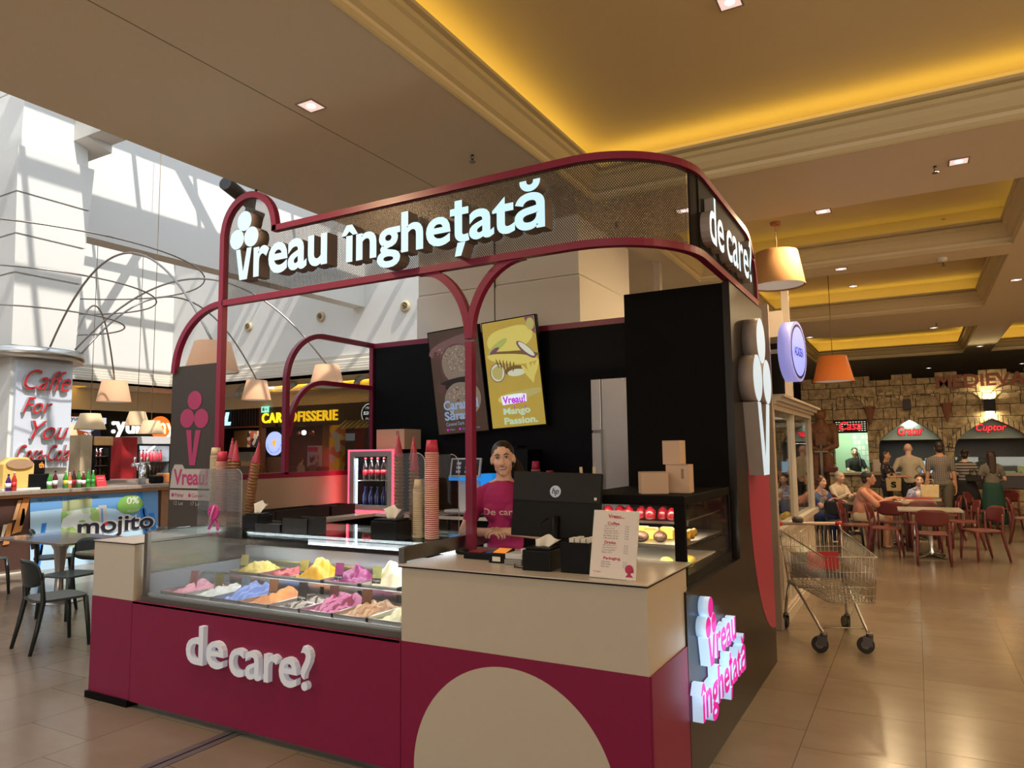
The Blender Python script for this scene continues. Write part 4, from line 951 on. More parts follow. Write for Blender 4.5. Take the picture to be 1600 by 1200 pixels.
MB().lathe([(.03, 0), (.04, .11), (.037, .11), (.028, .006), (0, .006)], (q_.x+.02, 3.84, WT), 14).build('cup', dark, sp_)
for k_, (dx_, tl_) in enumerate(((-.02, -.05), (.03, .02))): MB().obox((q_.x+.02+dx_*.6+tl_*.5, 3.84, (WT+.01+q_.z+.02)/2), .018, .003, q_.z+.02-WT-.01, Matrix.Rotation(tl_, 3, 'Y')).build('stirrer', mat('stirrer_wood', (.62, .48, .30), .6), sp_)
# menu stand
mn = thing('menu_stand', 'white framed price list of coffee, drinks and packaging leaning on the counter', 'price list', (-1.27, 3.27, WT))
M = Matrix.Translation((-1.285, 3.235, WT+.003)) @ Matrix.Rotation(RD(-3), 4, 'Z') @ Matrix.Rotation(RD(-13), 4, 'X')
b = MB().box(-.118, .118, 0, .008, 0, .32); b.xf(M); b.build('frame', mat('white_frame', (.70, .66, .62), .4), mn, bevel=.002)
b = MB().box(-.108, .108, -.0008, -.0002, .01, .31); b.xf(M); sh_ = b.build('sheet', mat('menu_paper', (.74, .66, .62), .5, noise=.01), mn)
b = MB(); y_ = -.0014
for s_, x_, z_, w_, h_ in (('Vreau...', -.04, .282, .085, .019), ('Coffee.', -.04, .250, .065, .015), ('Drinks.', -.05, .160, .062, .014), ('Packaging.', -.05, .083, .09, .017)): text(b, s_, (x_, y_, z_), X_, Z_, w_, h_, m=0, bold=.03)
rows = [('Espresso 30 ml', .241), ('Lungo 60 ml', .2295), ('Americano 90 ml', .218), ('Cappuccino 180 ml', .2065), ('Flat White 160 ml', .195), ('Caffe Latte 220 ml', .1835), ('Apa plata 0.5 l', .150), ('Apa minerala 0.5 l', .139), ('Coca Cola 0.5 l', .128), ('Fanta 0.5 l', .117), ('Cutie mica', .073), ('Cutie medie', .062), ('Cutie mare', .051)]
for k, (s_, z_) in enumerate(rows):
    text(b, s_, (-.055-.0006*k, y_, z_), X_, Z_, min(.075, .0046*len(s_)), .0075, m=1, res=1); text(b, ('7', '9', '10')[k % 3]+' lei', (.052, y_, z_), X_, Z_, .02, .0075, m=1, res=1)
disc(b, (.085, y_, .048), .021, None, 0, 20, X_, Z_); b.add([(.068, y_, .012), (.085, y_, .035), (.108, y_, .012)], [(0, 1, 2)], 0); b.add([(.095, y_, .04), (.108, y_, .05), (.108, y_, .03)], [(0, 1, 2)], 0); text(b, 'Vreau', (-.1, y_, .025), X_, Z_, .04, .008, m=0)
b.xf(M); b.build('lettering', [mat('magenta_ink', (.45, .01, .09), .5, noise=0), mat('black_ink', (.02, .02, .02), .5, noise=0)], sh_, fix=False)
b = MB().box(-.04, .04, 0, .003, 0, .2); b.xf(Matrix.Translation((-1.285, 3.33, WT)) @ Matrix.Rotation(RD(10), 4, 'X')); b.build('rear_leg', whp, mn)
# ---- pastry display
pc = thing('pastry_display', 'black-framed glass pastry display with cakes on three shelves, at the right end of the kiosk', 'pastry case', (-1.45, 4.4, .986))
PX0, PX1, PY0, PY1, PZ0, PZ1 = -1.80, -1.115, 3.90, 4.98, .986, 1.47
MB().box(PX0, PX1, PY0, PY1, PZ0, PZ0+.055).build('base', dark, pc)
MB().box(PX0, PX1, PY0-.01, PY1, PZ1-.055, PZ1).build('top', blk, pc, bevel=.008)
for P_ in ((PX1-.06, PX1, PY0-.008, PY0+.02), (PX0, PX0+.06, PY0-.008, PY0+.02), (PX1-.03, PX1, PY1-.04, PY1)): MB().box(*P_, PZ0+.055, PZ1-.055).build('post', blk, pc)
MB().box(PX0, PX1-.03, PY1-.015, PY1, PZ0+.055, PZ1-.055).build('rear_panel', blk, pc)
MB().box(PX0+.06, PX1-.06, PY0, PY0+.006, PZ0+.055, PZ1-.055).build('front_pane', glass('case_glass', (1, 1, 1), .01, .02, .16), pc); MB().box(PX1-.008, PX1-.003, PY0+.02, PY1-.04, PZ0+.055, PZ1-.055).build('side_pane', MATS['case_glass'], pc)
for z in (1.175, 1.31): MB().box(PX0+.03, PX1-.05, PY0+.05, PY1-.05, z, z+.008).build('shelf', steel, pc)
light('pastry_lamp', 'AREA', (-1.45, PY0+.06, PZ1-.06), 1.3, (1, .88, .66), .55, .03, d=(0, .8, -1)); light('pastry_lamp', 'AREA', (-1.45, PY0+.06, 1.165), 5, (1, .85, .6), .55, .03, d=(0, .8, -.6)); light('pastry_lamp', 'AREA', (-1.45, PY0+.06, 1.30), 2.2, (1, .85, .6), .55, .03, d=(0, .8, -.6)); light('pastry_lamp', 'AREA', (-1.45, 4.5, 1.30), 3, (1, .85, .6), .5, .5, d=(0, 0, -1))
tr = MB().box(-1.70, -1.20, PY0+.06, PY0+.40, 1.184, 1.196).build('cake_tray', mat('tray_grey', (.5, .5, .48), .3, .7)); tag(tr, 'pale tray carrying the chocolate cake on the middle pastry shelf', 'tray')
tr = MB().box(-1.72, -1.20, PY0+.05, PY1-.1, PZ0+.056, PZ0+.064).build('paper_tray', paper); tag(tr, 'pale tray liner under the round macarons on the lowest pastry shelf', 'tray')
def cake(name, lab, loc, prof, m, grp=None, sx=1, sy=1):
    o = MB().lathe(prof, n=18, sx=sx, sy=sy).build(name, m, world=False, fix=False); o.location = loc; tag(o, lab, 'pastry', grp); return o
choc = mat('chocolate', (.06, .025, .015), .5, bump=.6, nscale=50); yel = mat('yellow_cream', (.80, .55, .08), .5, bump=.3); redg = mat('red_glaze', (.22, .008, .015), .2); grn = mat('green_glaze', (.45, .60, .12), .3); org = mat('orange_glaze', (.75, .22, .03), .3)
dome = [(0, 0), (.034, 0), (.04, .012), (.036, .028), (.02, .04), (0, .044)]
for k, (x, y, m, c) in enumerate(((-1.38, 4.02, 'yellow', yel), (-1.26, 4.0, 'yellow', yel), (-1.19, 4.15, 'green', grn), (-1.22, 4.32, 'yellow', yel), (-1.32, 4.2, 'green', grn), (-1.48, 4.05, 'yellow', yel))):
    cake('macaron', f'round {m} macaron on the lowest shelf of the pastry case', (x, y, PZ0+.066), dome, c, f'{m} macarons on the lowest shelf')
for k in range(6):
    o = MB().box(-.045, .045, -.03, .03, 0, .05); o.prism([(-.045, .05), (.045, .05), (.03, .065), (-.03, .065)], 'y', -.025, .025, 1)
    o = o.build('cake_slice', [yel, org if k % 3 == 1 else yel], world=False); o.location = (-1.70+k*.075, 4.18+.05*(k % 2), 1.184 if k > 9 else 1.198); tag(o, 'yellow cream cake slice on the middle pastry shelf', 'pastry', 'yellow cake slices on the middle shelf')
o = MB().ball((0, 0, .03), .055, .045, .034, n=18); 
for v in o.v: v += V((NZ.noise(v*60)*.008, NZ.noise(v*60+V((3, 1, 2)))*.008, 0)); v.z = max(0, v.z)
o = o.build('chocolate_cake', choc, world=False, fix=False); o.location = (-1.42, 4.02, 1.197); tag(o, 'round dark chocolate cake at the front of the middle shelf', 'pastry')
o = MB().ball((0, 0, .03), .04, .04, .032, n=18); 
for v in o.v: v.z = max(0, v.z)
o = o.build('chocolate_cake', choc, world=False, fix=False); o.location = (-1.31, 4.06, 1.197); tag(o, 'smaller chocolate cake behind a clear card on the middle shelf', 'pastry')
for k in range(4):
    o = MB().tube([(-.0, -.04, .018), (.0, -.015, .045), (0, .02, .05), (0, .04, .03)], .018, n=10).build('banana_pastry', mat('banana_yellow', (.80, .45, .03), .4), world=False); o.location = (-1.205+.012*(k % 2), 4.18+k*.05, 1.184); tag(o, 'glossy yellow banana-shaped pastry behind the side glass', 'pastry', 'banana-shaped pastries on the middle shelf')
for k in range(7):
    o = MB().lathe([(0, 0), (.03, 0), (.034, .02), (.03, .055), (.012, .075), (0, .078)], n=14).build('red_dessert', redg, world=False, fix=False); o.location = (-1.62+k*.065, 4.05+.03*(k % 2), 1.319); tag(o, 'glossy red domed dessert on the top pastry shelf', 'pastry', 'red desserts on the top shelf')
# boxes on top of the case
def carton(x, y, z, w, d, h, rz, lab, mark=False):
    t = thing('cardboard_carton', lab, 'box', (x, y, z), rz)
    MB().box(-w/2, w/2, -d/2, d/2, 0, h).build('carton', cardb, t, world=False, bevel=.0015)
    MB().box(-w/2+.002, w/2-.002, -d/2-.0006, -d/2-.0002, h*.97, h*.985).build('flap_line', mat('brown_print', (.25, .15, .1), .6), t, world=False)
    if mark: MB().box(w/2-.045, w/2-.03, -d/2-.0008, -d/2-.0002, h*.5, h*.85).build('printed_mark', MATS['brown_print'], t, world=False)
carton(-1.345, 4.07, 1.4705, .155, .115, .125, RD(28), 'lower front cardboard carton, turned cornerwise on the pastry case')
carton(-1.225, 4.20, 1.4705, .135, .12, .165, RD(3), 'cardboard carton with a printed mark, second in the pile on the pastry case', True)
carton(-1.255, 4.20, 1.636, .105, .10, .14, RD(-4), 'tall small cardboard carton standing topmost of the pile')
# ================================================================ people
from mathutils.bvhtree import BVHTree
def remesh(mb, voxel, it=3, fac=.5):
    me = bpy.data.meshes.new('t'); me.from_pydata([tuple(v) for v in mb.v], [], mb.f); o = bpy.data.objects.new('t', me); COL.objects.link(o)
    r = o.modifiers.new('r', 'REMESH'); r.mode = 'VOXEL'; r.voxel_size = voxel
    s = o.modifiers.new('s', 'SMOOTH'); s.iterations = it; s.factor = fac
    e = bpy.data.meshes.new_from_object(o.evaluated_get(bpy.context.evaluated_depsgraph_get()))
    vs = [v.co.copy() for v in e.vertices]; fs = [list(p.vertices) for p in e.polygons]
    bpy.data.objects.remove(o); bpy.data.meshes.remove(me); bpy.data.meshes.remove(e)
    r = MB(); r.add(vs, fs, 0, True); return r
def cap(mb, a, b, ra, rb, n=14):
    a, b = V(a), V(b); mb.cyl(a, b, ra, rb, n=n); mb.ball(a, ra, n=n); mb.ball(b, rb, n=n); return mb
def ik(S, T, l1, l2, hint):
    S, T = V(S), V(T); d = T-S; L = min(d.length, (l1+l2)*.999); u = d.normalized(); T = S+u*L
    a = (l1*l1-l2*l2+L*L)/(2*L); h = sqrt(max(0, l1*l1-a*a)); hn = V(hint); hn = (hn-u*hn.dot(u)).normalized()
    return S+u*a+hn*h, T
def hand(mb, w, d, n, s=1, curl=.6, side=1, m=0):
    """palm at wrist w pointing along d, fingers bending towards n"""
    d = V(d).normalized(); n = V(n); n = (n-d*n.dot(d)).normalized(); x = d.cross(n)*side
    M = Matrix((x, d, n)).transposed()
    mb.ball(V(w)+d*.045*s, .040*s, .050*s, .016*s, n=12, m=m, M=M)
    for k, ln in enumerate((.066, .075, .070, .055)):
        b0 = V(w)+d*.082*s+x*((k-1.5)*.019*s)-d*abs(k-1.4)*.004
        p = [b0]; a = 0
        for j, f in enumerate((.42, .32, .26)):
            a += curl*(.6 if j == 0 else .8); p.append(p[-1]+(d*cos(a)+n*sin(a))*ln*s*f)
        mb.tube([b0-d*.02*s]+p, [.0088*s, .0086*s, .0082*s, .0076*s, .006*s], n=7, m=m)
    t0 = V(w)+d*.02*s-x*.028*s
    mb.tube([t0, t0+(d*.5-x*.7+n*.2).normalized()*.032*s, t0+(d*.8-x*.5+n*.4).normalized()*.058*s, t0+(d*.95-x*.2+n*.55).normalized()*.078*s], [.012*s, .0105*s, .0095*s, .007*s], n=7, m=m)
skin = lambda n, c: mat('skin_'+n, c, .5, noise=.05, nscale=30)
SK = {'f': skin('fair', (.68, .42, .33)), 't': skin('tan', (.48, .24, .15)), 'p': skin('pale', (.66, .40, .30))}
eye_w = mat('eye_white', (.7, .68, .65), .3, noise=0); eye_d = mat('eye_dark', (.03, .015, .01), .2, noise=0); lip = mat('lips', (.45, .13, .12), .4, noise=0)
def person(label, loc, rz, H=1.7, pose='stand', skin_k='f', hair='short', hair_c=(.04, .02, .012), top=(.5, .5, .5), top_mat=None, sleeve='short', bottom='trousers', bot_c=(.05, .05, .06), bot_mat=None, shoe_c=(.03, .03, .03),
           lean=0, yaw=0, nod=0, tilt=0, LH=(.24, -.05, .80), RH=(-.24, -.05, .80), LHd=(0, 0, -1), RHd=(0, 0, -1), LHn=(-1, 0, 0), RHn=(1, 0, 0), curl=.45, wide=1.0, voxel=.016, fine=False, step=(0, 0), lip_open=False, group=None, Lhint=(.45, .9, -.6), Rhint=(-.45, .9, -.6)):
    t = thing('person', label, 'person', loc, rz, group); s = H/1.7
    sit = pose == 'sit'; pz = (.52 if sit else .93)
    T = Matrix.Translation((0, 0, pz)) @ Matrix.Rotation(lean, 4, 'X')       # torso frame, origin at the pelvis
    def P(x, y, z): return T @ V((x*wide, y, z))
    neck = P(0, .01, .50); hb = P(0, -.005, .56)
    HT = Matrix.Translation(P(0, -.012, .655)) @ Matrix.Rotation(yaw, 4, 'Z') @ Matrix.Rotation(nod, 4, 'X') @ Matrix.Rotation(tilt, 4, 'Y')
    HM = HT.to_3x3()
    S = {1: P(.162, .0, .425), -1: P(-.162, .0, .425)}
    tgt = {1: (LH, LHd, LHn, Lhint), -1: (RH, RHd, RHn, Rhint)}
    body = MB()
    # torso and neck
    body.ball(P(0, 0, .36), .145*wide, .098, .16, n=18); body.ball(P(0, .0, .12), .125*wide, .09, .17, n=18); body.ball(P(0, 0, .0), .15*wide, .105, .11, n=18)
    body.ball(P(0, .01, .44), .15*wide, .07, .06, n=14); cap(body, P(0, 0, .36), P(0, 0, .08), .095*wide, .095*wide)
    for q in (-1, 1): cap(body, P(q*.03, .012, .50), P(q*.13, .005, .455), .04, .036)
    cap(body, P(0, .015, .46), HT @ V((0, .02, -.06)), .056, .050)
    # head
    def hb_(c, r, M2=None, n=16): body.ball(HT @ V(c), r[0], r[1], r[2], n=n, M=HM if M2 is None else HM @ M2)
    hb_((0, .018, .035), (.074, .094, .083)); hb_((0, -.022, -.025), (.060, .066, .082)); hb_((0, -.052, -.088), (.028, .028, .024)); hb_((0, -.01, -.055), (.060, .064, .045))
    for q in (-1, 1):
        hb_((q*.036, -.058, -.026), (.024, .022, .024)); hb_((q*.077, .008, -.004), (.010, .019, .031)); hb_((q*.028, -.076, .033), (.026, .012, .008))
        e_, w_ = ik(S[q], tgt[q][0], .285, .255, tgt[q][3])
        cap(body, S[q], e_, .050, .038); cap(body, e_, w_, .038, .026)
        tgt[q] = (*tgt[q], e_, w_)
    cap(body, HT @ V((0, -.082, .012)), HT @ V((0, -.103, -.030)), .010, .0135)
    for q in (-1, 1): hb_((q*.012, -.093, -.033), (.009, .012, .008), n=10)
    # legs
    legs = {}
    for q in (-1, 1):
        hip = V((q*.088*wide, 0, pz-.02))
        if sit: kn = V((q*.11, -.42, pz+.0)); an = V((q*.11, -.40+step[0]*q, .09))
        else: kn = V((q*.085, -.02+step[0]*q*.5, .50)); an = V((q*.09, .02+step[0]*q, .09))
        legs[q] = (hip, kn, an)
        cap(body, hip, kn, .082*wide, .056); cap(body, kn, an, .055, .038)
        cap(body, an, an+V((0, .02, -.04)), .036, .032); cap(body, an+V((0, 0, -.045)), an+V((0, -.13, -.055)), .034, .024)
    b = remesh(body, voxel, 3)
    # fine facial relief and hands joined to the same mesh
    mats = [SK[skin_k], eye_w, eye_d, lip, mat('brow_'+hair, tuple(c*.8 for c in hair_c), .7, noise=0)]
    for q in (-1, 1):
        tg, hd, hn_, hint, e_, w_ = tgt[q]
        hd = V(hd); hand(b, w_-hd.normalized()*.012, hd, hn_, 1.0, curl, q)
        b.ball(HT @ V((q*.030, -.0795, .010)), .0125, .0085, .0062, n=12, m=1, M=HM); b.ball(HT @ V((q*.030, -.0868, .0105)), .0055, .0025, .0052, n=10, m=2, M=HM)
        b.tube([HT @ V((q*.016, -.088, .016)), HT @ V((q*.030, -.0895, .0195)), HT @ V((q*.044, -.082, .0135))], [.0022, .003, .0018], n=6, m=0 if not fine else 4)
        b.tube([HT @ V((q*.013, -.0885, .030)), HT @ V((q*.030, -.090, .0375)), HT @ V((q*.048, -.078, .030))], [.0028, .0034, .002], n=6, m=4)
    if lip_open:
        mo_ = [HT @ V((x*.034, -.0885+.021*x*x+.002, -.060+.015*x*x)) for x in [k/5-1 for k in range(11)]]
        b.tube(mo_, [.0020+.0042*(1-abs(k/5-1)**2) for k in range(11)], n=6, m=3)
        mt = [HT @ V((x*.028, -.0935+.019*x*x+.001, -.0585+.013*x*x)) for x in [k/5-1 for k in range(11)]]
        b.tube(mt, [.0012+.0030*(1-abs(k/5-1)**2) for k in range(11)], n=6, m=1)
        for z_ in (0, 1):
            b.tube([HT @ V((x*.034, -.0905+.021*x*x-.001*z_, -.0540-.0130*z_+.0135*x*x+.006*z_*x*x)) for x in [k/4-1 for k in range(9)]], [.001+.0028*(1-abs(k/4-1)) for k in range(9)], n=6, m=3)
    else: b.tube([HT @ V((x*.022, -.0865+.014*x*x, -.060)) for x in (-1, -.5, 0, .5, 1)], [.001, .004, .0045, .004, .001], n=6, m=3)
    if s != 1: b.xf(Matrix.Scale(s, 4))
    bo = b.build('body', mats, t, world=False, fix=False)
    SC_ = Matrix.Scale(s, 4)
    # clothing
    tm = top_mat or mat('cloth_%d_%d_%d' % tuple(int(c*99) for c in top), top, .85, noise=.06, nscale=40)
    sh = MB(); g = .012
    sh.ball(P(0, 0, .36), .150*wide+g, .102+g, .155+g, n=18); sh.ball(P(0, 0, .12), .133*wide+g, .095+g, .17, n=18); sh.ball(P(0, .01, .425), .160*wide+g*.5, .066+g, .055+g, n=16); cap(sh, P(0, 0, .34), P(0, 0, .06), .112*wide, .112*wide)
    for q in (-1, 1): cap(sh, P(q*.045, .012, .485), P(q*.13, .005, .45), .042, .044)
    if fine:
        for q in (-1, 1): sh.ball(P(q*.065, -.068, .315), .062, .05, .062, n=16)
        sh.ball(P(0, 0, .0), .155+g, .11+g, .10, n=18)
    else: sh.ball(P(0, 0, .0), .150*wide+g, .108+g, .09, n=18)
    for q in (-1, 1):
        e_, w_ = tgt[q][4], tgt[q][5]; cap(sh, S[q], e_ if sleeve == 'long' else S[q].lerp(e_, .62), .050+g*.4, .045+g*.6)
        if sleeve == 'long': cap(sh, e_, e_.lerp(w_, .9), .046+g*.5, .034+g*.4)
    sh = remesh(sh, voxel*.9, 3); sh.xf(SC_)
    so = sh.build('shirt', tm, t, world=False, fix=False)
    bm_ = bot_mat or mat('cloth_%d_%d_%d' % tuple(int(c*99) for c in bot_c), bot_c, .85, noise=.06, nscale=40)
    if bottom in ('trousers', 'shorts'):
        tr = MB(); tr.ball((0, 0, pz), .158*wide+g*.4, .11+g*.6, .10, n=18)
        for q in (-1, 1):
            hip, kn, an = legs[q]; e = 1 if bottom == 'trousers' else .0
            cap(tr, hip, kn if bottom == 'trousers' else hip.lerp(kn, .88), .090*wide, .066)
            if e: cap(tr, kn, kn.lerp(an, .95), .064, .050)
        tr = remesh(tr, voxel*.9, 2); tr.xf(SC_); tr.build('trousers', bm_, t, world=False, fix=False)
    else:
        zz = {'skirt': .42, 'longskirt': .13}[bottom]; fl = {'skirt': .27, 'longskirt': .23}[bottom]
        n = 40; sk = MB(); rows = 9; vs = []
        for j in range(rows):
            f = j/(rows-1); z = (pz+.09)*(1-f)+zz*f; r0 = .150*wide+.02+(fl-.16)*f**.8
            for i in range(n):
                a = 2*pi*i/n; r = r0*(1+.06*f*sin(a*9+.7)); vs.append((r*cos(a), r*.80*sin(a), z))
        sk.add(vs, [(j*n+i, j*n+(i+1) % n, (j+1)*n+(i+1) % n, (j+1)*n+i) for j in range(rows-1) for i in range(n)], 0, True); sk.xf(SC_)
        o = sk.build('skirt', bm_, t, world=False, fix=False); md = o.modifiers.new('s', 'SOLIDIFY'); md.thickness = .006
    for q in (-1, 1):
        an = legs[q][2]; h = MB(); cap(h, an+V((0, .025, -.055)), an+V((0, -.14, -.062)), .038, .030); h.box(an.x-.035, an.x+.035, an.y-.17, an.y+.06, 0, .02)
        h = remesh(h, .012, 2)
        for v in h.v: v.z = max(v.z, 0)
        h.xf(SC_); h.build('shoe', mat('shoe_%d' % int(shoe_c[0]*99), shoe_c, .6), t, world=False, fix=False)
    # hair
    hm = mat('hair_%d_%d' % (int(hair_c[0]*255), int(hair_c[1]*255)), hair_c, .45, noise=.35, nscale=70)
    hr = MB()
    def H_(c, r, n=16): hr.ball(HT @ V(c), r[0], r[1], r[2], n=n, M=HM)
    if hair != 'bald':
        if hair == 'slick': H_((0, .028, .046), (.0785, .0955, .0835)); H_((0, .052, -.005), (.0775, .056, .082))
        else: H_((0, .030, .045), (.084, .098, .086)); H_((0, .06, -.01), (.073, .062, .085))
        if hair in ('short', 'crew'): pass
        if hair == 'slick':
            H_((0, .125, .05), (.03, .03, .03))
            for a_, b_, r0, r1 in (((0.02, .125, .04), (.085, .08, -.05), .030, .036), ((.085, .08, -.05), (.118, -.03, -.19), .036, .040), ((.118, -.03, -.19), (.115, -.115, -.36), .040, .034), ((.115, -.115, -.36), (.11, -.13, -.46), .034, .016)): cap(hr, HT @ V(a_), HT @ V(b_), r0, r1)
        if hair == 'bun': H_((0, .105, .075), (.038, .036, .036))
        if hair == 'curly':
            for k in range(26):
                a = k*2.4; z = -.05+.15*(k/26); H_((.082*cos(a)*(1 if z < .06 else .7), .035+.09*sin(a) if sin(a) > -.35 else .0, z), (.028, .028, .026), 8)
            H_((0, .03, .09), (.06, .07, .05))
        if hair in ('long', 'bob'):
            L = -.34 if hair == 'long' else -.13
            for q in (-1, 1): cap(hr, HT @ V((q*.062, .035, .02)), HT @ V((q*.060, .065, L)), .036, .026)
            cap(hr, HT @ V((0, .085, .0)), HT @ V((0, .095, L-.02)), .05, .035)
            cap(hr, HT @ V((.03, .085, .0)), HT @ V((.04, .095, L)), .05, .03); cap(hr, HT @ V((-.03, .085, .0)), HT @ V((-.04, .095, L)), .05, .03)
        hr = remesh(hr, voxel*.62, 2); hr.xf(SC_); hr.build('hair', hm, t, world=False, fix=False)
    return t, so, HT, SC_
# ---- the seller
MB().box(X0+.05, -1.9, 3.95, Y1-.06, .002, .08).build('platform', dark, kiosk)
shirt_m = mat('magenta_tshirt', (.36, .014, .125), .85, noise=.10, nscale=18, bump=.4)
emp, shirt, HT_, S_ = person('smiling woman with slicked dark hair in a magenta T-shirt behind the counter', (-2.425, 4.20, .085), RD(17), H=1.70, skin_k='f', hair='slick', hair_c=(.018, .011, .009),
    top_mat=shirt_m, bottom='trousers', bot_c=(.02, .02, .022), yaw=RD(9), nod=RD(0), tilt=RD(-4), LH=(.045, -.235, 1.135), RH=(-.045, -.225, 1.13), LHd=(-.85, -.45, .12), RHd=(.85, -.45, .12), LHn=(-.2, .3, -1), RHn=(.2, .3, -1), Lhint=(1, .35, -.6), Rhint=(-1, .35, -.6), curl=.85, voxel=.0085, fine=True, lip_open=True, wide=.92)
# shirt print, wrapped on to the cloth
me_ = shirt.data; bv = BVHTree.FromPolygons([v.co.copy() for v in me_.vertices], [list(p.vertices) for p in me_.polygons])
tx = MB(); text(tx, 'De care', (-.115, -.4, 1.225), X_, Z_, .235, .043, bold=.02)
for v in tx.v:
    h_ = bv.ray_cast(v, V((0, 1, 0)))
    if h_[0]: v.y = h_[0].y-.0055
tx.build('print', mat('shirt_print', (.70, .45, .42), .7), shirt, world=False, fix=False)
MB().tube([(.055*cos(a), .052*sin(a)+.006, 1.425+.012*sin(a)) for a in [2*pi*i/24 for i in range(24)]], .006, n=6, closed=True).build('collar', shirt_m, shirt, world=False)

# ================================================================ chairs and tables
def make_chair(name, label, m, seat_m, group):
    t = thing(name, label, 'chair', (0, 0, 0), 0, group)
    s = MB(); n = 28; ring = []
    for i in range(n):
        a = 2*pi*i/n; c, sn = cos(a), sin(a); e = .42
        ring.append((.225*abs(c)**e*(1 if c > 0 else -1), .215*abs(sn)**e*(1 if sn > 0 else -1)))
    s.prism(ring, 'z', .435, .458, smooth=True); s.build('seat', seat_m, t, world=False, bevel=.005)
    b = MB(); k = 14; rows = 6; vs = []
    for off in (0, .014):
        for j in range(rows+1):
            for i in range(k+1):
                u = i/k*2-1; v = j/rows; w = .222*(1-.10*abs(v-.45)); cut = .055*max(0, (v-.55)/.45)**2
                z = .565+.245*v-(.075*abs(u)**5 if v > .5 else 0)*max(0, v-.3)*1.2+(.05*abs(u)**4 if v < .3 else 0)*(1-v*3)
                vs.append((u*w, .235+.035*v-.055*u*u+off, z))
    N_ = (rows+1)*(k+1); fs = []
    for j in range(rows):
        for i in range(k):
            a = j*(k+1)+i; fs.append((a, a+1, a+k+2, a+k+1)); fs.append((N_+a, N_+a+k+1, N_+a+k+2, N_+a+1))
    for i in range(k): fs += [(i, N_+i, N_+i+1, i+1), (rows*(k+1)+i, rows*(k+1)+i+1, N_+rows*(k+1)+i+1, N_+rows*(k+1)+i)]
    for j in range(rows): a = j*(k+1); c = a+k; fs += [(a, a+k+1, N_+a+k+1, N_+a), (c, N_+c, N_+c+k+1, c+k+1)]
    b.add(vs, fs, 0, True); b.build('backrest', m, t, world=False)
    for q in (-1, 1):
        MB().tube([(q*.19, -.18, .44), (q*.205, -.20, .22), (q*.215, -.215, 0)], [.024, .021, .016], n=8).build('leg', m, t, world=False)
        MB().tube([(q*.205, .195, .70), (q*.208, .185, .55), (q*.20, .175, .44), (q*.21, .215, .22), (q*.215, .265, 0)], [.013, .019, .024, .021, .016], n=8).build('leg', m, t, world=False)
    return t
red_p = mat('wine_red_plastic', (.13, .022, .022), .38, noise=.05); grn_p = mat('dark_green_plastic', (.010, .014, .012), .35, noise=.05)
# facing: rz=0 means the sitter looks towards -Y
rc = make_chair('dining_chair', 'x', red_p, mat('wine_red_seat', (.17, .045, .035), .3, noise=.05), 'wine-red chairs in the food court'); used_rc = [0]
def chair(proto, used, x, y, deg, label):
    if not used[0]:
        used[0] = 1; proto.location = (x, y, 0); proto.rotation_euler = (0, 0, RD(deg)); proto.matrix_basis = Matrix.Translation((x, y, 0)) @ Matrix.Rotation(RD(deg), 4, 'Z'); proto['label'] = label; return proto
    return dup(proto, (x, y, 0), RD(deg), label)
for (x, y, a, l) in (
    (.14, 12.45, 180, 'wine-red chair with its back to us at the nearest stone table'),
    (-.50, 13.0, 84, 'wine-red chair at the left side of the nearest table, facing right'),
    (.80, 13.15, -62, 'wine-red chair turned outwards at the right side of the nearest table'),
    (.05, 14.0, 4, 'wine-red chair on the far side of the nearest table, facing us'),
    (-.42, 14.15, 176, 'wine-red chair with its back to us at the second table'),
    (.62, 14.6, -80, 'wine-red chair behind the outward-turned chair, facing left'),
    (-1.0, 14.2, 88, 'wine-red chair holding the man in the salmon shirt'),
    (-.95, 13.35, 85, 'empty wine-red chair seen side-on behind the trolley handle'),
    (.42, 15.9, -86, 'wine-red chair behind the man in the checked shirt, by the third table'),
    (1.62, 15.6, 82, 'wine-red chair at the left of the far right table, facing right'),
    (1.05, 17.1, 70, 'wine-red chair close to the woman in the black skirt'),
    (2.35, 16.6, 10, 'wine-red chair behind the far right table, facing us'),
    (2.35, 14.95, 178, 'wine-red chair with its back to us at the far right table'),
    (1.5, 18.0, -30, 'wine-red chair near the woman in the green skirt'),
    (-1.32, 15.9, 120, 'wine-red chair behind the flower-shirted woman')):
    chair(rc, used_rc, x, y, a, l)
gc = make_chair('dining_chair', 'x', grn_p, mat('dark_green_seat', (.045, .06, .055), .3, noise=.04), 'dark green chairs on the atrium side'); used_g = [0]
for (x, y, a, l) in ((-7.0, 3.84, 172, 'dark green chair nearest to us at the lower left, its back turned'), (-8.15, 4.62, 10, 'dark green chair between the two marble tables, back towards us'), (-9.75, 5.3, 150, 'dark green chair at the far left edge beyond the long marble table'),
                     (-7.6, 5.5, 20, 'dark green chair mostly hidden behind the cream corner cabinet'), (-8.6, 5.75, -15, 'dark green chair behind the marble tables in front of the blue bar'), (-8.3, 7.4, 40, 'dark green chair with only its back showing beside the freezer edge'),
                     (-10.35, 4.75, 100, 'dark green chair at the left end of the long marble table')):
    chair(gc, used_g, x, y, a, l)
bc = make_chair('dining_chair', 'x', mat('black_plastic', (.012, .012, .014), .4, noise=.02), MATS['black_plastic'], 'black chairs by the white stall'); used_b = [0]
for (x, y, a, l) in ((-1.72, 14.6, 75, 'black chair under the woman in the flowered shirt'), (-1.55, 16.3, 60, 'black chair under the white-haired person'), (-1.18, 13.9, 150, 'empty black chair beside the salmon-shirted man')):
    chair(bc, used_b, x, y, a, l)
stone = mat('table_stone', (.36, .30, .24), .25, noise=.35, nscale=45)
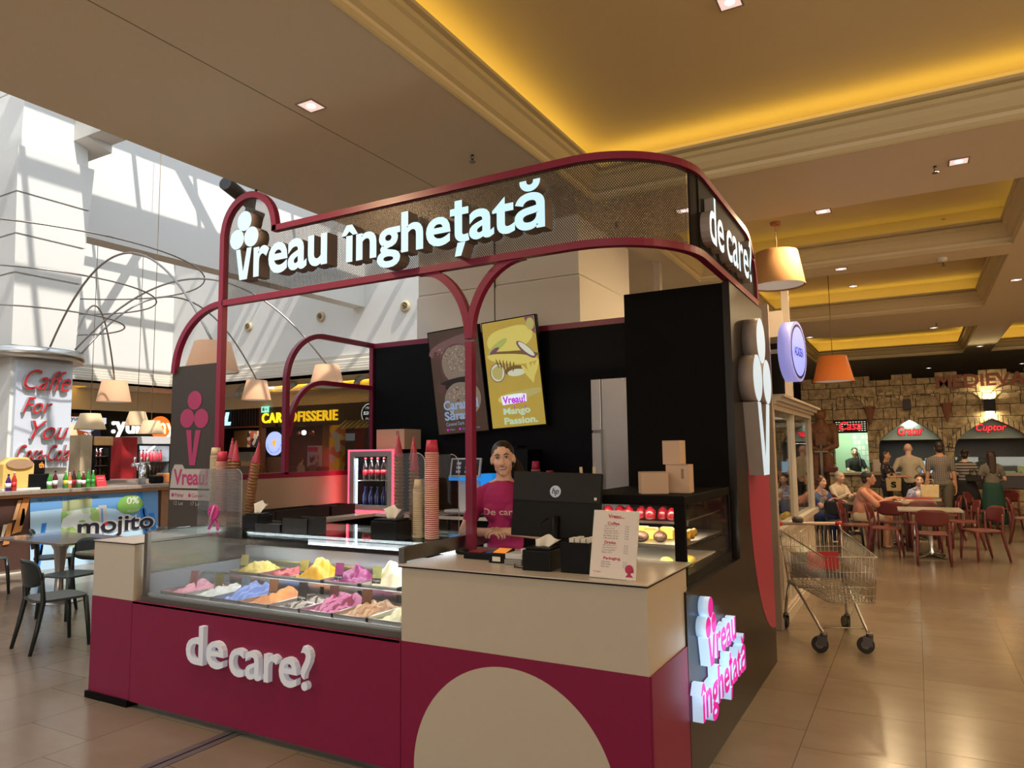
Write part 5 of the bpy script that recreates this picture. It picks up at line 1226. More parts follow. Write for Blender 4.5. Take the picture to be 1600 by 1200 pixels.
def table(name, label, x, y, rz, w, d, base='cross', m=stone):
    t = thing(name, label, 'table', (x, y, 0), rz)
    MB().box(-w/2, w/2, -d/2, d/2, .725, .75).build('tabletop', m, t, world=False, bevel=.004)
    if base == 'cross':
        MB().lathe([(.05, .03), (.045, .06), (.032, .12), (.03, .70), (.10, .72), (.10, .725)], n=16).build('column', chrome, t, world=False)
        f = MB()
        for k in range(4): a = pi/4+k*pi/2; f.tube([(0, 0, .045), (.15*cos(a), .15*sin(a), .03), (.27*cos(a), .27*sin(a), .012)], [.035, .025, .014], n=8)
        f.build('foot', mat('base_metal', (.25, .22, .18), .25, .9), t, world=False)
    else:
        MB().lathe([(.30, 0), (.30, .008), (.10, .03), (.05, .10), (.045, .30), (.07, .60), (.13, .72), (.13, .725)], n=32).build('pedestal', mat('pedestal_metal', (.42, .38, .34), .22, .8, noise=.05), t, world=False)
    return t
table('stone_table', 'nearest square stone-topped table on a chrome column, in the food court', .12, 13.2, RD(2), .88, .72)
table('stone_table', 'stone-topped table in front of the salmon-shirted man, covered with trays', -.35, 14.65, 0, .80, .66)
table('stone_table', 'stone-topped table where the woman in the blue-white shirt eats', -.12, 15.7, 0, .95, .66)
table('stone_table', 'stone-topped table at the far right edge of the food court', 2.2, 15.75, 0, .8, .7)
marb = mat('brown_marble', (.20, .16, .13), .12, noise=.45, nscale=22)
table('marble_table', 'long brown marble table by the dark green chairs, nearest the blue bar', -9.15, 5.05, RD(0), 1.5, .78, 'disc', marb)
table('marble_table', 'small brown marble table partly hidden behind the cream corner cabinet', -7.18, 4.72, 0, .85, .75, 'disc', marb)

# ---- food-court people
def stripes(name, a, b_, sc, horiz=True, check=False):
    m = mat(name, a, .85, noise=0); nt = m.node_tree; b = nt.nodes['Principled BSDF']
    tc = nt.nodes.new('ShaderNodeTexCoord'); w = nt.nodes.new('ShaderNodeTexWave'); w.bands_direction = 'Z' if horiz else 'X'; w.inputs['Scale'].default_value = sc; nt.links.new(tc.outputs['Object'], w.inputs['Vector'])
    g = nt.nodes.new('ShaderNodeMath'); g.operation = 'GREATER_THAN'; g.inputs[1].default_value = .62; nt.links.new(w.outputs['Fac'], g.inputs[0]); src = g.outputs[0]
    if check:
        w2 = nt.nodes.new('ShaderNodeTexWave'); w2.bands_direction = 'X'; w2.inputs['Scale'].default_value = sc; nt.links.new(tc.outputs['Object'], w2.inputs['Vector']); g2 = nt.nodes.new('ShaderNodeMath'); g2.operation = 'GREATER_THAN'; g2.inputs[1].default_value = .62; nt.links.new(w2.outputs['Fac'], g2.inputs[0])
        mxm = nt.nodes.new('ShaderNodeMath'); mxm.operation = 'MULTIPLY'; mxm.inputs[1].default_value = 1
        ad = nt.nodes.new('ShaderNodeMath'); ad.operation = 'MAXIMUM'; nt.links.new(g.outputs[0], ad.inputs[0]); nt.links.new(g2.outputs[0], ad.inputs[1]); src = ad.outputs[0]
    mx = nt.nodes.new('ShaderNodeMix'); mx.data_type = 'RGBA'; nt.links.new(src, mx.inputs[0]); mx.inputs[6].default_value = (*a, 1); mx.inputs[7].default_value = (*b_, 1); nt.links.new(mx.outputs[2], b.inputs['Base Color'])
    return m
def floral(name, cols, sc=14):
    m = mat(name, cols[0], .85, noise=0); nt = m.node_tree; b = nt.nodes['Principled BSDF']
    tc = nt.nodes.new('ShaderNodeTexCoord'); v = nt.nodes.new('ShaderNodeTexVoronoi'); v.inputs['Scale'].default_value = sc; nt.links.new(tc.outputs['Object'], v.inputs['Vector'])
    cr = nt.nodes.new('ShaderNodeValToRGB'); cr.color_ramp.interpolation = 'CONSTANT'; el = cr.color_ramp.elements
    el[0].color = (*cols[0], 1); el[1].position = 1/len(cols); el[1].color = (*cols[1], 1)
    for k in range(2, len(cols)): e = el.new(k/len(cols)); e.color = (*cols[k], 1)
    sp = nt.nodes.new('ShaderNodeSeparateColor'); nt.links.new(v.outputs['Color'], sp.inputs[0]); nt.links.new(sp.outputs[0], cr.inputs[0]); nt.links.new(cr.outputs[0], b.inputs['Base Color']); return m
DN = (0, 0, -1)
person('man in a salmon shirt and beige shorts sitting at the tray-covered table', (-.93, 14.2, -.03), RD(82), H=1.78, pose='sit', skin_k='t', hair='short', hair_c=(.03, .025, .02), top=(.62, .28, .20), sleeve='long', bottom='shorts', bot_c=(.50, .40, .30), lean=RD(14), LH=(.12, -.55, .84), RH=(-.10, -.52, .84), LHd=(-.2, -1, 0), RHd=(.1, -1, 0), LHn=DN, RHn=DN, wide=1.22)
person('woman in a blue and white patterned shirt sitting facing us at the third table', (.0, 16.35, -.05), RD(8), H=1.62, pose='sit', hair='slick', hair_c=(.05, .028, .018), top_mat=floral('blue_check_shirt', [(.12, .14, .34), (.35, .36, .52), (.20, .22, .42), (.45, .45, .55)], 30), LH=(.16, -.36, .80), RH=(-.16, -.36, .80), LHd=(-.2, -1, 0), RHd=(.2, -1, 0), LHn=DN, RHn=DN, lean=RD(6))
person('woman in a dark polka-dot blouse and dark trousers standing in profile at the food counter', (-.60, 17.75, 0), RD(75), H=1.66, skin_k='t', hair='bob', hair_c=(.012, .01, .01), top_mat=floral('polka_blouse', [(.015, .012, .02), (.015, .012, .02), (.015, .012, .02), (.015, .012, .02), (.015, .012, .02), (.3, .22, .18)], 34), bottom='trousers', bot_c=(.01, .013, .03), LH=(.12, -.36, 1.12), RH=(-.12, -.36, 1.12), LHd=(0, -1, 0), RHd=(0, -1, 0), LHn=DN, RHn=DN)
person('balding man in a beige shirt seen from behind at the grill counter', (-.16, 18.1, 0), RD(176), H=1.80, skin_k='f', hair='bald', top=(.46, .40, .30), bottom='trousers', bot_c=(.02, .02, .02), LH=(.26, -.2, 1.05), RH=(-.26, -.2, 1.05), LHd=(0, -1, 0), RHd=(0, -1, 0), LHn=DN, RHn=DN, wide=1.18)
person('tall man in a checked brown shirt and grey trousers standing with his back to us', (.40, 16.9, 0), RD(186), H=1.82, skin_k='t', hair='short', hair_c=(.02, .012, .01), top_mat=stripes('brown_check', (.045, .04, .04), (.20, .17, .15), 9, True, True), bottom='trousers', bot_c=(.10, .085, .065), wide=1.12)
person('woman in a striped top and short black skirt at the food counter', (.88, 18.0, 0), RD(178), H=1.66, skin_k='f', hair='bun', hair_c=(.02, .012, .01), top_mat=stripes('grey_stripe', (.05, .045, .045), (.32, .28, .25), 5), bottom='skirt', bot_c=(.008, .008, .009), LH=(.28, -.2, 1.0), RH=(-.28, -.2, 1.0), LHd=(0, -1, 0), RHd=(0, -1, 0), LHn=DN, RHn=DN)
person('woman with long dark hair in a grey top and long green skirt at the counter', (1.33, 17.9, 0), RD(192), H=1.62, skin_k='f', hair='long', hair_c=(.035, .015, .01), top=(.16, .14, .12), bottom='longskirt', bot_c=(.012, .055, .042), LH=(.25, -.25, .98), RH=(-.22, -.28, 1.02), LHd=(0, -1, 0), RHd=(0, -1, 0), LHn=DN, RHn=DN)
person('cashier in black standing inside the till window of the stone facade', (-1.42, 20.9, 0), RD(8), H=1.72, skin_k='p', hair='slick', hair_c=(.02, .012, .01), top=(.012, .014, .018), sleeve='short', LH=(.2, -.35, 1.1), RH=(-.1, -.38, 1.1), LHd=(0, -1, 0), RHd=(.4, -1, 0), LHn=DN, RHn=DN, wide=1.1)
person('woman with curly brown hair in a blue flowered shirt sitting by the white stall', (-1.66, 14.6, -.02), RD(62), H=1.62, pose='sit', skin_k='f', hair='curly', hair_c=(.10, .035, .018), top_mat=floral('flower_shirt', [(.03, .06, .22), (.30, .30, .34), (.05, .10, .20), (.35, .16, .10), (.08, .12, .30)], 16), bot_c=(.01, .02, .08), LH=(.08, -.45, .82), RH=(-.12, -.4, .86), LHd=(0, -1, 0), RHd=(0, -1, .3), LHn=DN, RHn=DN, lean=RD(8), wide=1.3)
person('white-haired person in a cream shirt sitting beyond the flower-shirted woman', (-1.52, 16.3, .0), RD(50), H=1.66, pose='sit', skin_k='p', hair='short', hair_c=(.48, .42, .30), top=(.62, .52, .42), sleeve='long', bot_c=(.01, .01, .012), LH=(.1, -.45, .82), RH=(-.1, -.45, .82), LHd=(0, -1, 0), RHd=(0, -1, 0), LHn=DN, RHn=DN, lean=RD(14), wide=1.1)
# ================================================================ right: stone food-court facade
WY = 19.8
def curve_shape(name, outer, holes, thick):
    """outline with holes in the x-z plane, extruded along y from WY backwards"""
    cu = bpy.data.curves.new('t', 'CURVE'); cu.dimensions = '2D'; cu.fill_mode = 'BOTH'; cu.extrude = thick/2
    for lp in [outer]+holes:
        sp = cu.splines.new('POLY'); sp.points.add(len(lp)-1); sp.use_cyclic_u = True
        for i, p in enumerate(lp): sp.points[i].co = (p[0], p[1], 0, 1)
    o = bpy.data.objects.new('t', cu); COL.objects.link(o); me = bpy.data.meshes.new_from_object(o.evaluated_get(bpy.context.evaluated_depsgraph_get()))
    mb = MB(); mb.add([(v.co.x, -v.co.z, v.co.y) for v in me.vertices], [list(p.vertices) for p in me.polygons])
    bpy.data.objects.remove(o); bpy.data.curves.remove(cu); bpy.data.meshes.remove(me); return mb
def stone_mat(name, a, b_, mort, w=.52, h=.27):
    m = bpy.data.materials.new(name); m.use_nodes = True; nt = m.node_tree; b = nt.nodes['Principled BSDF']; b.inputs['Roughness'].default_value = .85
    tc = nt.nodes.new('ShaderNodeTexCoord'); sp = nt.nodes.new('ShaderNodeSeparateXYZ'); cb = nt.nodes.new('ShaderNodeCombineXYZ'); nt.links.new(tc.outputs['Object'], sp.inputs[0]); nt.links.new(sp.outputs[0], cb.inputs[0]); nt.links.new(sp.outputs[2], cb.inputs[1])
    n0 = nt.nodes.new('ShaderNodeTexNoise'); n0.inputs['Scale'].default_value = 1.7; nt.links.new(cb.outputs[0], n0.inputs['Vector'])
    v0 = nt.nodes.new('ShaderNodeVectorMath'); v0.operation = 'MULTIPLY_ADD'; nt.links.new(n0.outputs['Color'], v0.inputs[0]); v0.inputs[1].default_value = (.05, .03, 0); nt.links.new(cb.outputs[0], v0.inputs[2])
    br = nt.nodes.new('ShaderNodeTexBrick'); br.inputs['Scale'].default_value = 1; br.inputs['Brick Width'].default_value = w; br.inputs['Row Height'].default_value = h; br.inputs['Mortar Size'].default_value = .009; br.inputs['Mortar Smooth'].default_value = .4; br.inputs['Bias'].default_value = 0
    br.squash = .55; br.squash_frequency = 3; br.offset = .4; br.offset_frequency = 2
    br.inputs['Color1'].default_value = (*a, 1); br.inputs['Color2'].default_value = (*b_, 1); br.inputs['Mortar'].default_value = (*mort, 1); nt.links.new(v0.outputs[0], br.inputs['Vector'])
    n = nt.nodes.new('ShaderNodeTexNoise'); n.inputs['Scale'].default_value = 7; n.inputs['Detail'].default_value = 8; n.inputs['Roughness'].default_value = .7; nt.links.new(tc.outputs['Object'], n.inputs['Vector'])
    cr = nt.nodes.new('ShaderNodeValToRGB'); cr.color_ramp.elements[0].position = .36; cr.color_ramp.elements[0].color = (.50, .45, .40, 1); cr.color_ramp.elements[1].position = .62; cr.color_ramp.elements[1].color = (1.25, 1.2, 1.1, 1); nt.links.new(n.outputs['Fac'], cr.inputs[0])
    mx = nt.nodes.new('ShaderNodeMix'); mx.data_type = 'RGBA'; mx.blend_type = 'MULTIPLY'; mx.inputs[0].default_value = 1; nt.links.new(br.outputs['Color'], mx.inputs[6]); nt.links.new(cr.outputs[0], mx.inputs[7]); nt.links.new(mx.outputs[2], b.inputs['Base Color'])
    bp = nt.nodes.new('ShaderNodeBump'); bp.inputs['Strength'].default_value = .8; bp.inputs['Distance'].default_value = .03; ad = nt.nodes.new('ShaderNodeMath'); ad.operation = 'SUBTRACT'; nt.links.new(n.outputs['Fac'], ad.inputs[0]); nt.links.new(br.outputs['Fac'], ad.inputs[1]); nt.links.new(ad.outputs[0], bp.inputs['Height']); nt.links.new(bp.outputs['Normal'], b.inputs['Normal'])
    return m
stone_w = stone_mat('castle_stone', (.34, .27, .17), (.43, .34, .21), (.03, .022, .015))
stone_a = stone_mat('castle_stone_arch', (.42, .33, .21), (.48, .38, .24), (.04, .03, .02), .17, 3.0)
fac = thing('stone_facade', 'castle-like stone facade with battlements, blind arches and pointed serving openings, across the food court', 'facade', (.8, WY, 0))
xl, xr = -2.52, 6.0; out = [(xl, 0), (xr, 0)]; x = xr
mer = [(-2.52, -2.26), (-1.35, -.93), (-.44, 0.0), (.48, .93), (1.36, 1.90), (2.25, 2.75), (3.15, 3.65), (4.0, 4.5), (5.0, 5.5)]
tp = 3.37; pts = []
for a, b_ in reversed(mer): pts += [(b_, tp), (b_, tp+.115), (a, tp+.115), (a, tp)]
pts = [(xr, tp)]+pts; pts[-1] = (xl, tp) if abs(pts[-1][0]-xl) < .01 else pts[-1]
outer = [(xl, 0), (xr, 0)]+pts
def pointed(cx, hw, zs, za, z0=1.0, n=14, sc=1):
    L = []
    for k in range(n+1):
        f = k/n; L.append((cx+hw*(1-f)**.0*(1-f**1.45), zs+(za-zs)*f**.80))
    return [(cx-hw, z0), (cx+hw, z0)]+L+[(2*cx-p[0], p[1]) for p in reversed(L[:-1])]
A1 = pointed(-.11, .70, 1.72, 2.385, 1.05); A2 = pointed(1.545, .76, 1.70, 2.36, 1.05); A3 = pointed(3.25, .76, 1.70, 2.36, 1.05)
cas = [(-1.80, 1.12), (-1.03, 1.12), (-1.03, 2.42), (-1.80, 2.42)]
wl = curve_shape('w', outer, [A1, A2, A3, cas], .30); wl.xf(Matrix.Translation((0, WY+.15, 0))); wl.build('wall_face', stone_w, fac, fix=False)
def ring(cx, r0, r1, z, a0, a1, y0, y1, n=26):
    mb = MB(); b = 0
    P_ = [(cx+r1*cos(RD(a0+(a1-a0)*i/n)), z+r1*sin(RD(a0+(a1-a0)*i/n))) for i in range(n+1)]+[(cx+r0*cos(RD(a1-(a1-a0)*i/n)), z+r0*sin(RD(a1-(a1-a0)*i/n))) for i in range(n+1)]
    return curve_shape('r', P_, [], y1-y0).xf(Matrix.Translation((0, (y0+y1)/2, 0)))
for k, cx in enumerate((-1.37, -.52, .26, 1.08, 1.92, 2.75, 3.6)):
    r = ring(cx, .325, .435, 2.64+.005*k, 4, 176, WY-.06, WY+.01); r.build('blind_arch', stone_a, fac, fix=False)
def pring(P_, w, y0, y1):
    core = P_[2:]; cx = (core[0][0]+core[-1][0])/2; o_ = []
    for (x_, z_) in core: d = V((x_-cx, z_-1.5)); d = d.normalized() if d.length > 1e-6 else V((0, 1)); o_.append((x_+d.x*w, z_+d.y*w*1.05))
    return curve_shape('p', o_+list(reversed(core)), [], y1-y0).xf(Matrix.Translation((0, (y0+y1)/2, 0)))
for P_ in (A1, A2, A3): pring(P_, .125, WY-.09, WY+.01).build('pointed_arch', stone_a, fac, fix=False)
terr = mat('terracotta', (.20, .075, .04), .7, noise=.2, bump=.4)
for cx, z in ((-.95, 2.70), (.68, 2.72), (2.33, 2.72)):
    MB().cyl((cx, WY-.07, z-.42), (cx, WY-.07, z), .02, .12, n=8, smooth=False).box(cx-.13, cx+.13, WY-.2, WY+.0, z, z+.035).build('corbel', terr, fac)
MB().box(-1.12, -.88, WY-.12, WY-.0, .0, 1.0).build('pilaster', stone_w, fac)
text_m = MB(); text(text_m, 'MEDIEVAL', (.50, WY-.08, 3.10), X_, Z_, 1.95, .30, .05, bold=.03, m=0, ms=0)
s_ = text_m.build('castle_lettering', mat('rust_letters', (.22, .06, .03), .6, noise=.3, bump=.3), None, fix=False); tag(s_, 'rust-brown castle lettering mounted along the top of the stone facade', 'sign')
# red neon script signs
neon = mat('red_neon', (1, .02, .03), .4, emi=(1, .015, .03), es=1.3, noise=0); neon_d = mat('neon_backing', (.10, .005, .01), .4)
for wd, x0, x1, z, h, y, lb in (('Casa', -1.66, -1.16, 2.17, .20, WY-.03, 'red neon Casa sign over the till window'), ('Gratar', -.37, .17, 2.02, .19, WY+.10, 'red neon Gratar sign in the left pointed arch'), ('Cuptor', 1.24, 1.83, 2.03, .21, WY+.10, 'red neon Cuptor sign in the right pointed arch')):
    t = thing('neon_sign', lb, 'neon sign', ((x0+x1)/2, y, z))
    m = MB(); text(m, wd, (x0-.02, y+.03, z-.02), X_, Z_, x1-x0+.04, h+.04, .02, bold=.03, shear=.25, m=0, ms=0); m.build('backing', neon_d, t, fix=False)
    m = MB(); text(m, wd, (x0, y, z), X_, Z_, x1-x0, h, .015, bold=.004, shear=.25, m=0, ms=0); m.build('neon_script', neon, t, fix=False)
MB().box(-1.80, -1.03, WY-.01, WY+.03, 2.09, 2.42).build('sign_panel', dark, fac)
d_ = MB()
for i in range(11):
    for k in range(5):
        if 2 < i < 8 and k < 3: continue
        d_.box(-1.74+i*.064, -1.70+i*.064, WY-.013, WY-.0105, 2.14+k*.053, 2.158+k*.053)
d_.build('panel_dots', mat('dot_light', (.7, .7, .6), .5, emi=(.7, .75, .6), es=.5, noise=0), fac)
# rooms behind the openings
rm = MB().box(-2.0, -.98, 21.6, 21.65, 0, 2.6, 0).box(-2.0, -1.95, WY+.3, 21.6, 0, 2.6, 0).box(-2.0, -.98, WY+.3, 21.65, 2.55, 2.6, 0)
tag(rm.build('till_room', mat('greenish_wall', (.42, .55, .42), .7, noise=.03)), 'pale green wall of the lit till room behind the stone facade window', 'wall lining')
pp_ = MB().box(-1.50, -.99, 21.57, 21.595, 1.2, 2.1); 
for i in range(5):
    for k in range(6): pp_.box(-1.48+i*.1, -1.40+i*.1, 21.566, 21.569, 1.25+k*.14, 1.36+k*.14, 1 if (i+k) % 3 else 2)
tag(pp_.build('notice_board', [mat('board_blue', (.40, .52, .55), .6), paper, mat('paper_green', (.45, .6, .5), .6)]), 'board covered with paper notices behind the cashier', 'notice board')
light('till_lamp', 'AREA', (-1.45, 20.7, 2.5), 22, (.80, 1, .70), .8, .5, d=(0, .2, -1))
kt = MB().box(-.95, 5.0, 22.0, 22.05, 0, 2.6, 0).box(-.95, 5.0, WY+.3, 22.05, 2.58, 2.62, 0).box(-.97, -.93, WY+.3, 22.05, 0, 2.6, 0)
tag(kt.build('kitchen_lining', mat('dark_kitchen_wall', (.035, .028, .025), .5, noise=.1)), 'dark slatted back wall of the kitchen seen through the pointed arches', 'wall lining')
for (x0, x1, m_) in ((-.86, .66, 'steel'), (.74, 2.5, 'grey')):
    h_ = MB().box(x0, x1, WY+.35, WY+.7, 1.90, 2.55); tag(h_.build('extractor_hood', mat('hood_'+m_, (.42, .52, .46) if m_ == 'steel' else (.22, .26, .22), .4, .3)), 'pale steel extractor hood behind the %s neon sign' % ('Gratar' if m_ == 'steel' else 'Cuptor'), 'hood')
light('kitchen_lamp', 'AREA', (-.1, WY+.25, 2.35), 7, (.8, 1, .85), .8, .1, d=(0, 1, -.4)); light('kitchen_lamp', 'AREA', (1.6, 20.8, 1.85), 10, (1, .85, .65), 1.6, .5, d=(0, 0, -1)); light('kitchen_lamp', 'AREA', (-.1, 20.8, 1.85), 12, (.9, 1, .9), 1.2, .5, d=(0, 0, -1))
# long serving counter
sc = thing('serving_counter', 'long serving counter with wooden top on a stone front, below the pointed arches', 'counter', (1.5, 19.1, 0))
MB().box(-1.85, 6.0, 18.85, 19.45, 1.08, 1.135).build('worktop', mat('oak_top', (.34, .24, .15), .3, noise=.1), sc)
MB().box(-1.85, 6.0, 18.95, 19.40, 0, 1.079).build('stone_front', stone_w, sc)
MB().box(-1.0, 3.0, 18.90, 18.945, .82, 1.079).build('dark_apron', mat('dark_wood', (.03, .02, .015), .4), sc)
em = MB(); disc(em, (.55, 18.93, .62), .26, None, 0, 8, X_, Z_, depth=.02); 
for k in range(8): blob(em, .55+.13*cos(k*pi/4), .62+.13*sin(k*pi/4), .07, .025, k*pi/4, 1, 10, y=18.905)
em.build('floral_emblem', [mat('emblem_gold', (.30, .14, .05), .5), mat('emblem_red', (.14, .02, .015), .5)], sc, fix=False)
gs = MB().box(.75, 3.2, 18.95, 18.955, 1.14, 1.48).box(.75, 3.2, 18.95, 19.25, 1.48, 1.486); tag(gs.build('counter_glass', glass('counter_glass_m', (.85, .95, .92), .06)), 'greenish glass guard on the serving counter under the Cuptor sign', 'glass guard')
for x, w, h, m_, nm, lb in ((-.08, .30, .28, steel, 'food_warmer', 'steel food warmer on the counter between the two men'), (.26, .2, .32, steel, 'steel_cabinet', 'small steel cabinet behind the checked-shirt man'), (2.15, .45, .16, mat('yellow_tray_paper', (.7, .62, .35), .6), 'serving_basket', 'yellow paper-lined basket on the right of the counter'), (2.55, .25, .2, mat('salad_green', (.06, .14, .03), .7, noise=.5), 'salad_bowl', 'green salad heap beside the yellow basket'), (-.75, .34, .30, mat('cream_poster', (.5, .42, .36), .6, noise=.2, nscale=60), 'speckled_panel', 'speckled square panel right of the till window'), (-1.85, .3, .12, mat('dark_red_box', (.12, .02, .02), .5), 'red_sauce_rack', 'dark red sauce rack left of the cashier')):
    o = MB().box(x-w/2, x+w/2, 19.15, 19.4, 1.136, 1.136+h).box(x-w/2+.02, x+w/2-.02, 19.145, 19.149, 1.15, 1.13+h*.8); tag(o.build(nm, m_, bevel=.01), lb, nm.split('_')[-1])
for k in range(4):
    o = MB().box(.95+k*.5, 1.35+k*.5, 19.0, 19.22, 1.137, 1.17); tag(o.build('food_tray', mat('pale_tray', (.5, .55, .52), .3), bevel=.004), 'pale food tray on the counter behind the glass guard', 'tray', 'trays behind the glass guard')
o = MB().box(.08, .45, 18.95, 19.1, 1.136, 1.40); tag(o.build('till_screen', mat('till_screen_m', (.2, .35, .5), .4, emi=(.35, .55, .75), es=.6, noise=0)), 'pale blue till screen between the beige-shirted and the checked-shirt men', 'screen')
# speaker and wall lamp
t = thing('wall_lamp', 'dark up-and-down wall lamp lighting the facade letters and the arch', 'wall lamp', (1.52, WY-.12, 2.63))
MB().box(1.41, 1.63, WY-.20, WY-.02, 2.52, 2.80).build('housing', dark, t); MB().lathe([(.085, -.015), (.085, 0)], (1.52, WY-.11, 2.515), 16).build('diffuser', mat('warm_lamp', (1, .9, .6), .5, emi=(1, .85, .5), es=6, noise=0), t)
light('wall_lamp_up', 'AREA', (1.52, WY-.14, 2.83), 7, (1, .82, .45), .12, .12, d=(0, .35, 1)); light('wall_lamp_down', 'AREA', (1.52, WY-.16, 2.48), 6, (1, .82, .45), .12, .12, d=(0, .4, -1))
tag(MB().box(-.22, -.05, WY-.16, WY-.02, 2.62, 2.87).build('wall_speaker', mat('speaker_brown', (.035, .025, .025), .6), bevel=.01), 'dark rectangular speaker between two blind arches of the facade', 'speaker')
# knight statue
kn = thing('knight_statue', 'carved brown knight statue with helmet and sword against the stone facade', 'statue', (-2.06, WY-.28, 0))
wb = mat('carved_wood', (.19, .075, .028), .55, noise=.3, nscale=10, bump=.6); wd_ = mat('dark_carving', (.03, .022, .02), .5)
m = MB(); y_ = WY-.26
m.ball((-2.06, y_, 2.10), .27, .15, .30, n=20); m.ball((-2.06, y_, 1.72), .23, .14, .30, n=18)
for q in (-1, 1):
    m.ball((-2.06+q*.27, y_, 2.20), .13, .12, .15, n=14); cap(m, (-2.06+q*.31, y_, 2.12), (-2.06+q*.33, y_-.05, 1.78), .085, .075); cap(m, (-2.06+q*.33, y_-.05, 1.78), (-2.06+q*.06, y_-.20, 1.68), .075, .055)
    cap(m, (-2.06+q*.13, y_, 1.5), (-2.06+q*.15, y_-.03, .85), .13, .10); cap(m, (-2.06+q*.15, y_-.03, .85), (-2.06+q*.16, y_, .12), .10, .08); m.ball((-2.06+q*.17, y_-.08, .07), .10, .17, .07, n=12)
cap(m, (-2.06, y_, 2.3), (-2.06, y_, 2.42), .12, .10); kb = remesh(m, .022, 2); kb.build('body', wb, kn, fix=False)
m = MB().ball((-2.06, y_, 2.56), .135, .14, .17, n=20); hl = m.build('helmet', wb, kn); m = MB()
for k in range(5): m.tube([(-2.06+.12*sin(RD(a)), y_-.135*cos(RD(a))-.008, 2.47+k*.035) for a in range(-60, 61, 15)], .007, n=6)
m.build('visor_bars', mat('gold_wood', (.35, .18, .06), .5), hl)
m = MB().box(-2.19, -1.93, y_-.19, y_-.12, 1.78, 2.12).ball((-2.06, y_-.16, 2.12), .09, .04, .07, n=12); m.build('breastplate', wb, kn, bevel=.02); MB().box(-2.20, -1.92, y_-.18, y_-.14, 1.62, 1.95).build('apron', wd_, kn, bevel=.03)
m = MB().box(-2.09, -2.03, y_-.24, y_-.21, .55, 1.62).box(-2.22, -1.90, y_-.25, y_-.20, 1.62, 1.66).cyl((-2.06, y_-.225, 1.66), (-2.06, y_-.225, 1.82), .02); m.build('sword', mat('sword_grey', (.28, .24, .20), .4, .4), kn)
tag(MB().box(-2.45, -1.70, WY-.55, WY-.03, 0, .035).build('plinth', wd_), 'low dark plinth under the carved knight', 'plinth')
# trays, bags on tables, shoulder bag
tag(MB().box(-.70, -.05, 14.42, 14.86, .751, .77).build('serving_tray', mat('cream_tray', (.6, .52, .42), .4), bevel=.006), 'cream tray with food on the table of the salmon-shirted man', 'tray')
tag(MB().box(-.25, .22, 15.5, 15.86, .751, .77).build('serving_tray', mat('red_tray', (.35, .03, .03), .4), bevel=.006), 'red tray on the table of the woman in the blue-white shirt', 'tray')
for k, (x, y) in enumerate(((-.55, 14.6), (-.35, 14.7), (-.2, 14.55))):
    tag(MB().lathe([(.05, 0), (.09, .018), (.085, .02), (0, .008)], (x, y, .771), 20).build('plate', paper), 'white plate of food on the cream tray', 'plate', 'plates on the cream tray')
tag(MB().lathe([(.03, 0), (.042, .13), (0, .13)], (-.02, 15.62, .771), 16).build('paper_cup', paper), 'white drinks cup in front of the woman in the blue-white shirt', 'cup')
def bag(name, lab, x, y, z, w, h, d, m, letter=None):
    t = thing(name, lab, 'bag', (x, y, z)); b = MB(); vs = []
    n = 10
    b.add([(-w/2, -d/2, 0), (w/2, -d/2, 0), (w/2, d/2, 0), (-w/2, d/2, 0), (-w*.55, -d*.2, h), (w*.55, -d*.2, h), (w*.55, d*.2, h), (-w*.55, d*.2, h)], [(0, 3, 2, 1), (0, 1, 5, 4), (1, 2, 6, 5), (2, 3, 7, 6), (3, 0, 4, 7), (4, 5, 6, 7)])
    b.xf(Matrix.Translation((x, y, z))); b.build('sack', m, t, bevel=.015)
    MB().tube([(x-w*.25, y-d*.2, z+h-.02), (x-w*.2, y-d*.2, z+h+.10), (x+w*.2, y-d*.2, z+h+.10), (x+w*.25, y-d*.2, z+h-.02)], .008, n=6).build('handle', m, t)
    if letter: q = MB(); text(q, letter, (x-.05, y-d*.44, z+.07), X_, Z_, .10, .13, .004, bold=.04); q.build('printed_letter', dark, t)
bag('shopping_bag', 'tan shopping bag with a black letter S held by the woman in the polka-dot blouse', -.46, 17.35, .80, .27, .27, .12, mat('tan_bag', (.36, .25, .11), .7), 'S')
bag('tote_bag', 'crumpled cream tote bag on the third table, right of the seated woman', .18, 15.80, .771, .28, .24, .14, mat('cream_bag', (.50, .40, .22), .8, noise=.25, nscale=12))
bag('waist_bag', 'dark waist bag worn behind by the woman in the short black skirt', 1.0, 17.78, 1.0, .26, .13, .08, dark)
# ================================================================ white stall behind the kiosk
ws = thing('market_stall', 'white painted sweet stall with glass cabinet and moulded cornice, right behind the kiosk', 'stall', (-2.1, 9.3, 0))
wp = mat('stall_white', (.50, .43, .36), .45, noise=.03); SX = -1.205; SY0, SY1 = 7.35, 10.35
MB().box(-2.78, SX, SY0, SY0+.06, 0, 3.15).build('end_panel', mat('stall_end', (.36, .28, .22), .5), ws)
b = MB().box(-2.78, SX-.03, SY0+.06, SY1, 0, .92)
for k in range(4):
    y = SY0+.10+k*.72; b.box(SX-.03, SX-.012, y+.06, y+.60, .18, .76); b.box(SX-.03, SX-.005, y+.12, y+.54, .24, .70)
b.box(-2.78, SX+.01, SY0+.06, SY1+.02, 0, .10).box(-2.78, SX+.03, SY0+.06, SY1+.05, .88, .94).box(-2.78, SX-.0, SY0+.06, SY1, .10, .13); b.build('base_cabinet', wp, ws)
for k, y in enumerate((SY0+.07, 8.75, SY1-.07)): MB().box(SX-.075, SX-.005, y, y+.07, .94, 2.13).build('post', wp, ws)
MB().box(-2.2, -2.13, SY1-.07, SY1, .94, 2.13).build('post', wp, ws)
cn = MB()
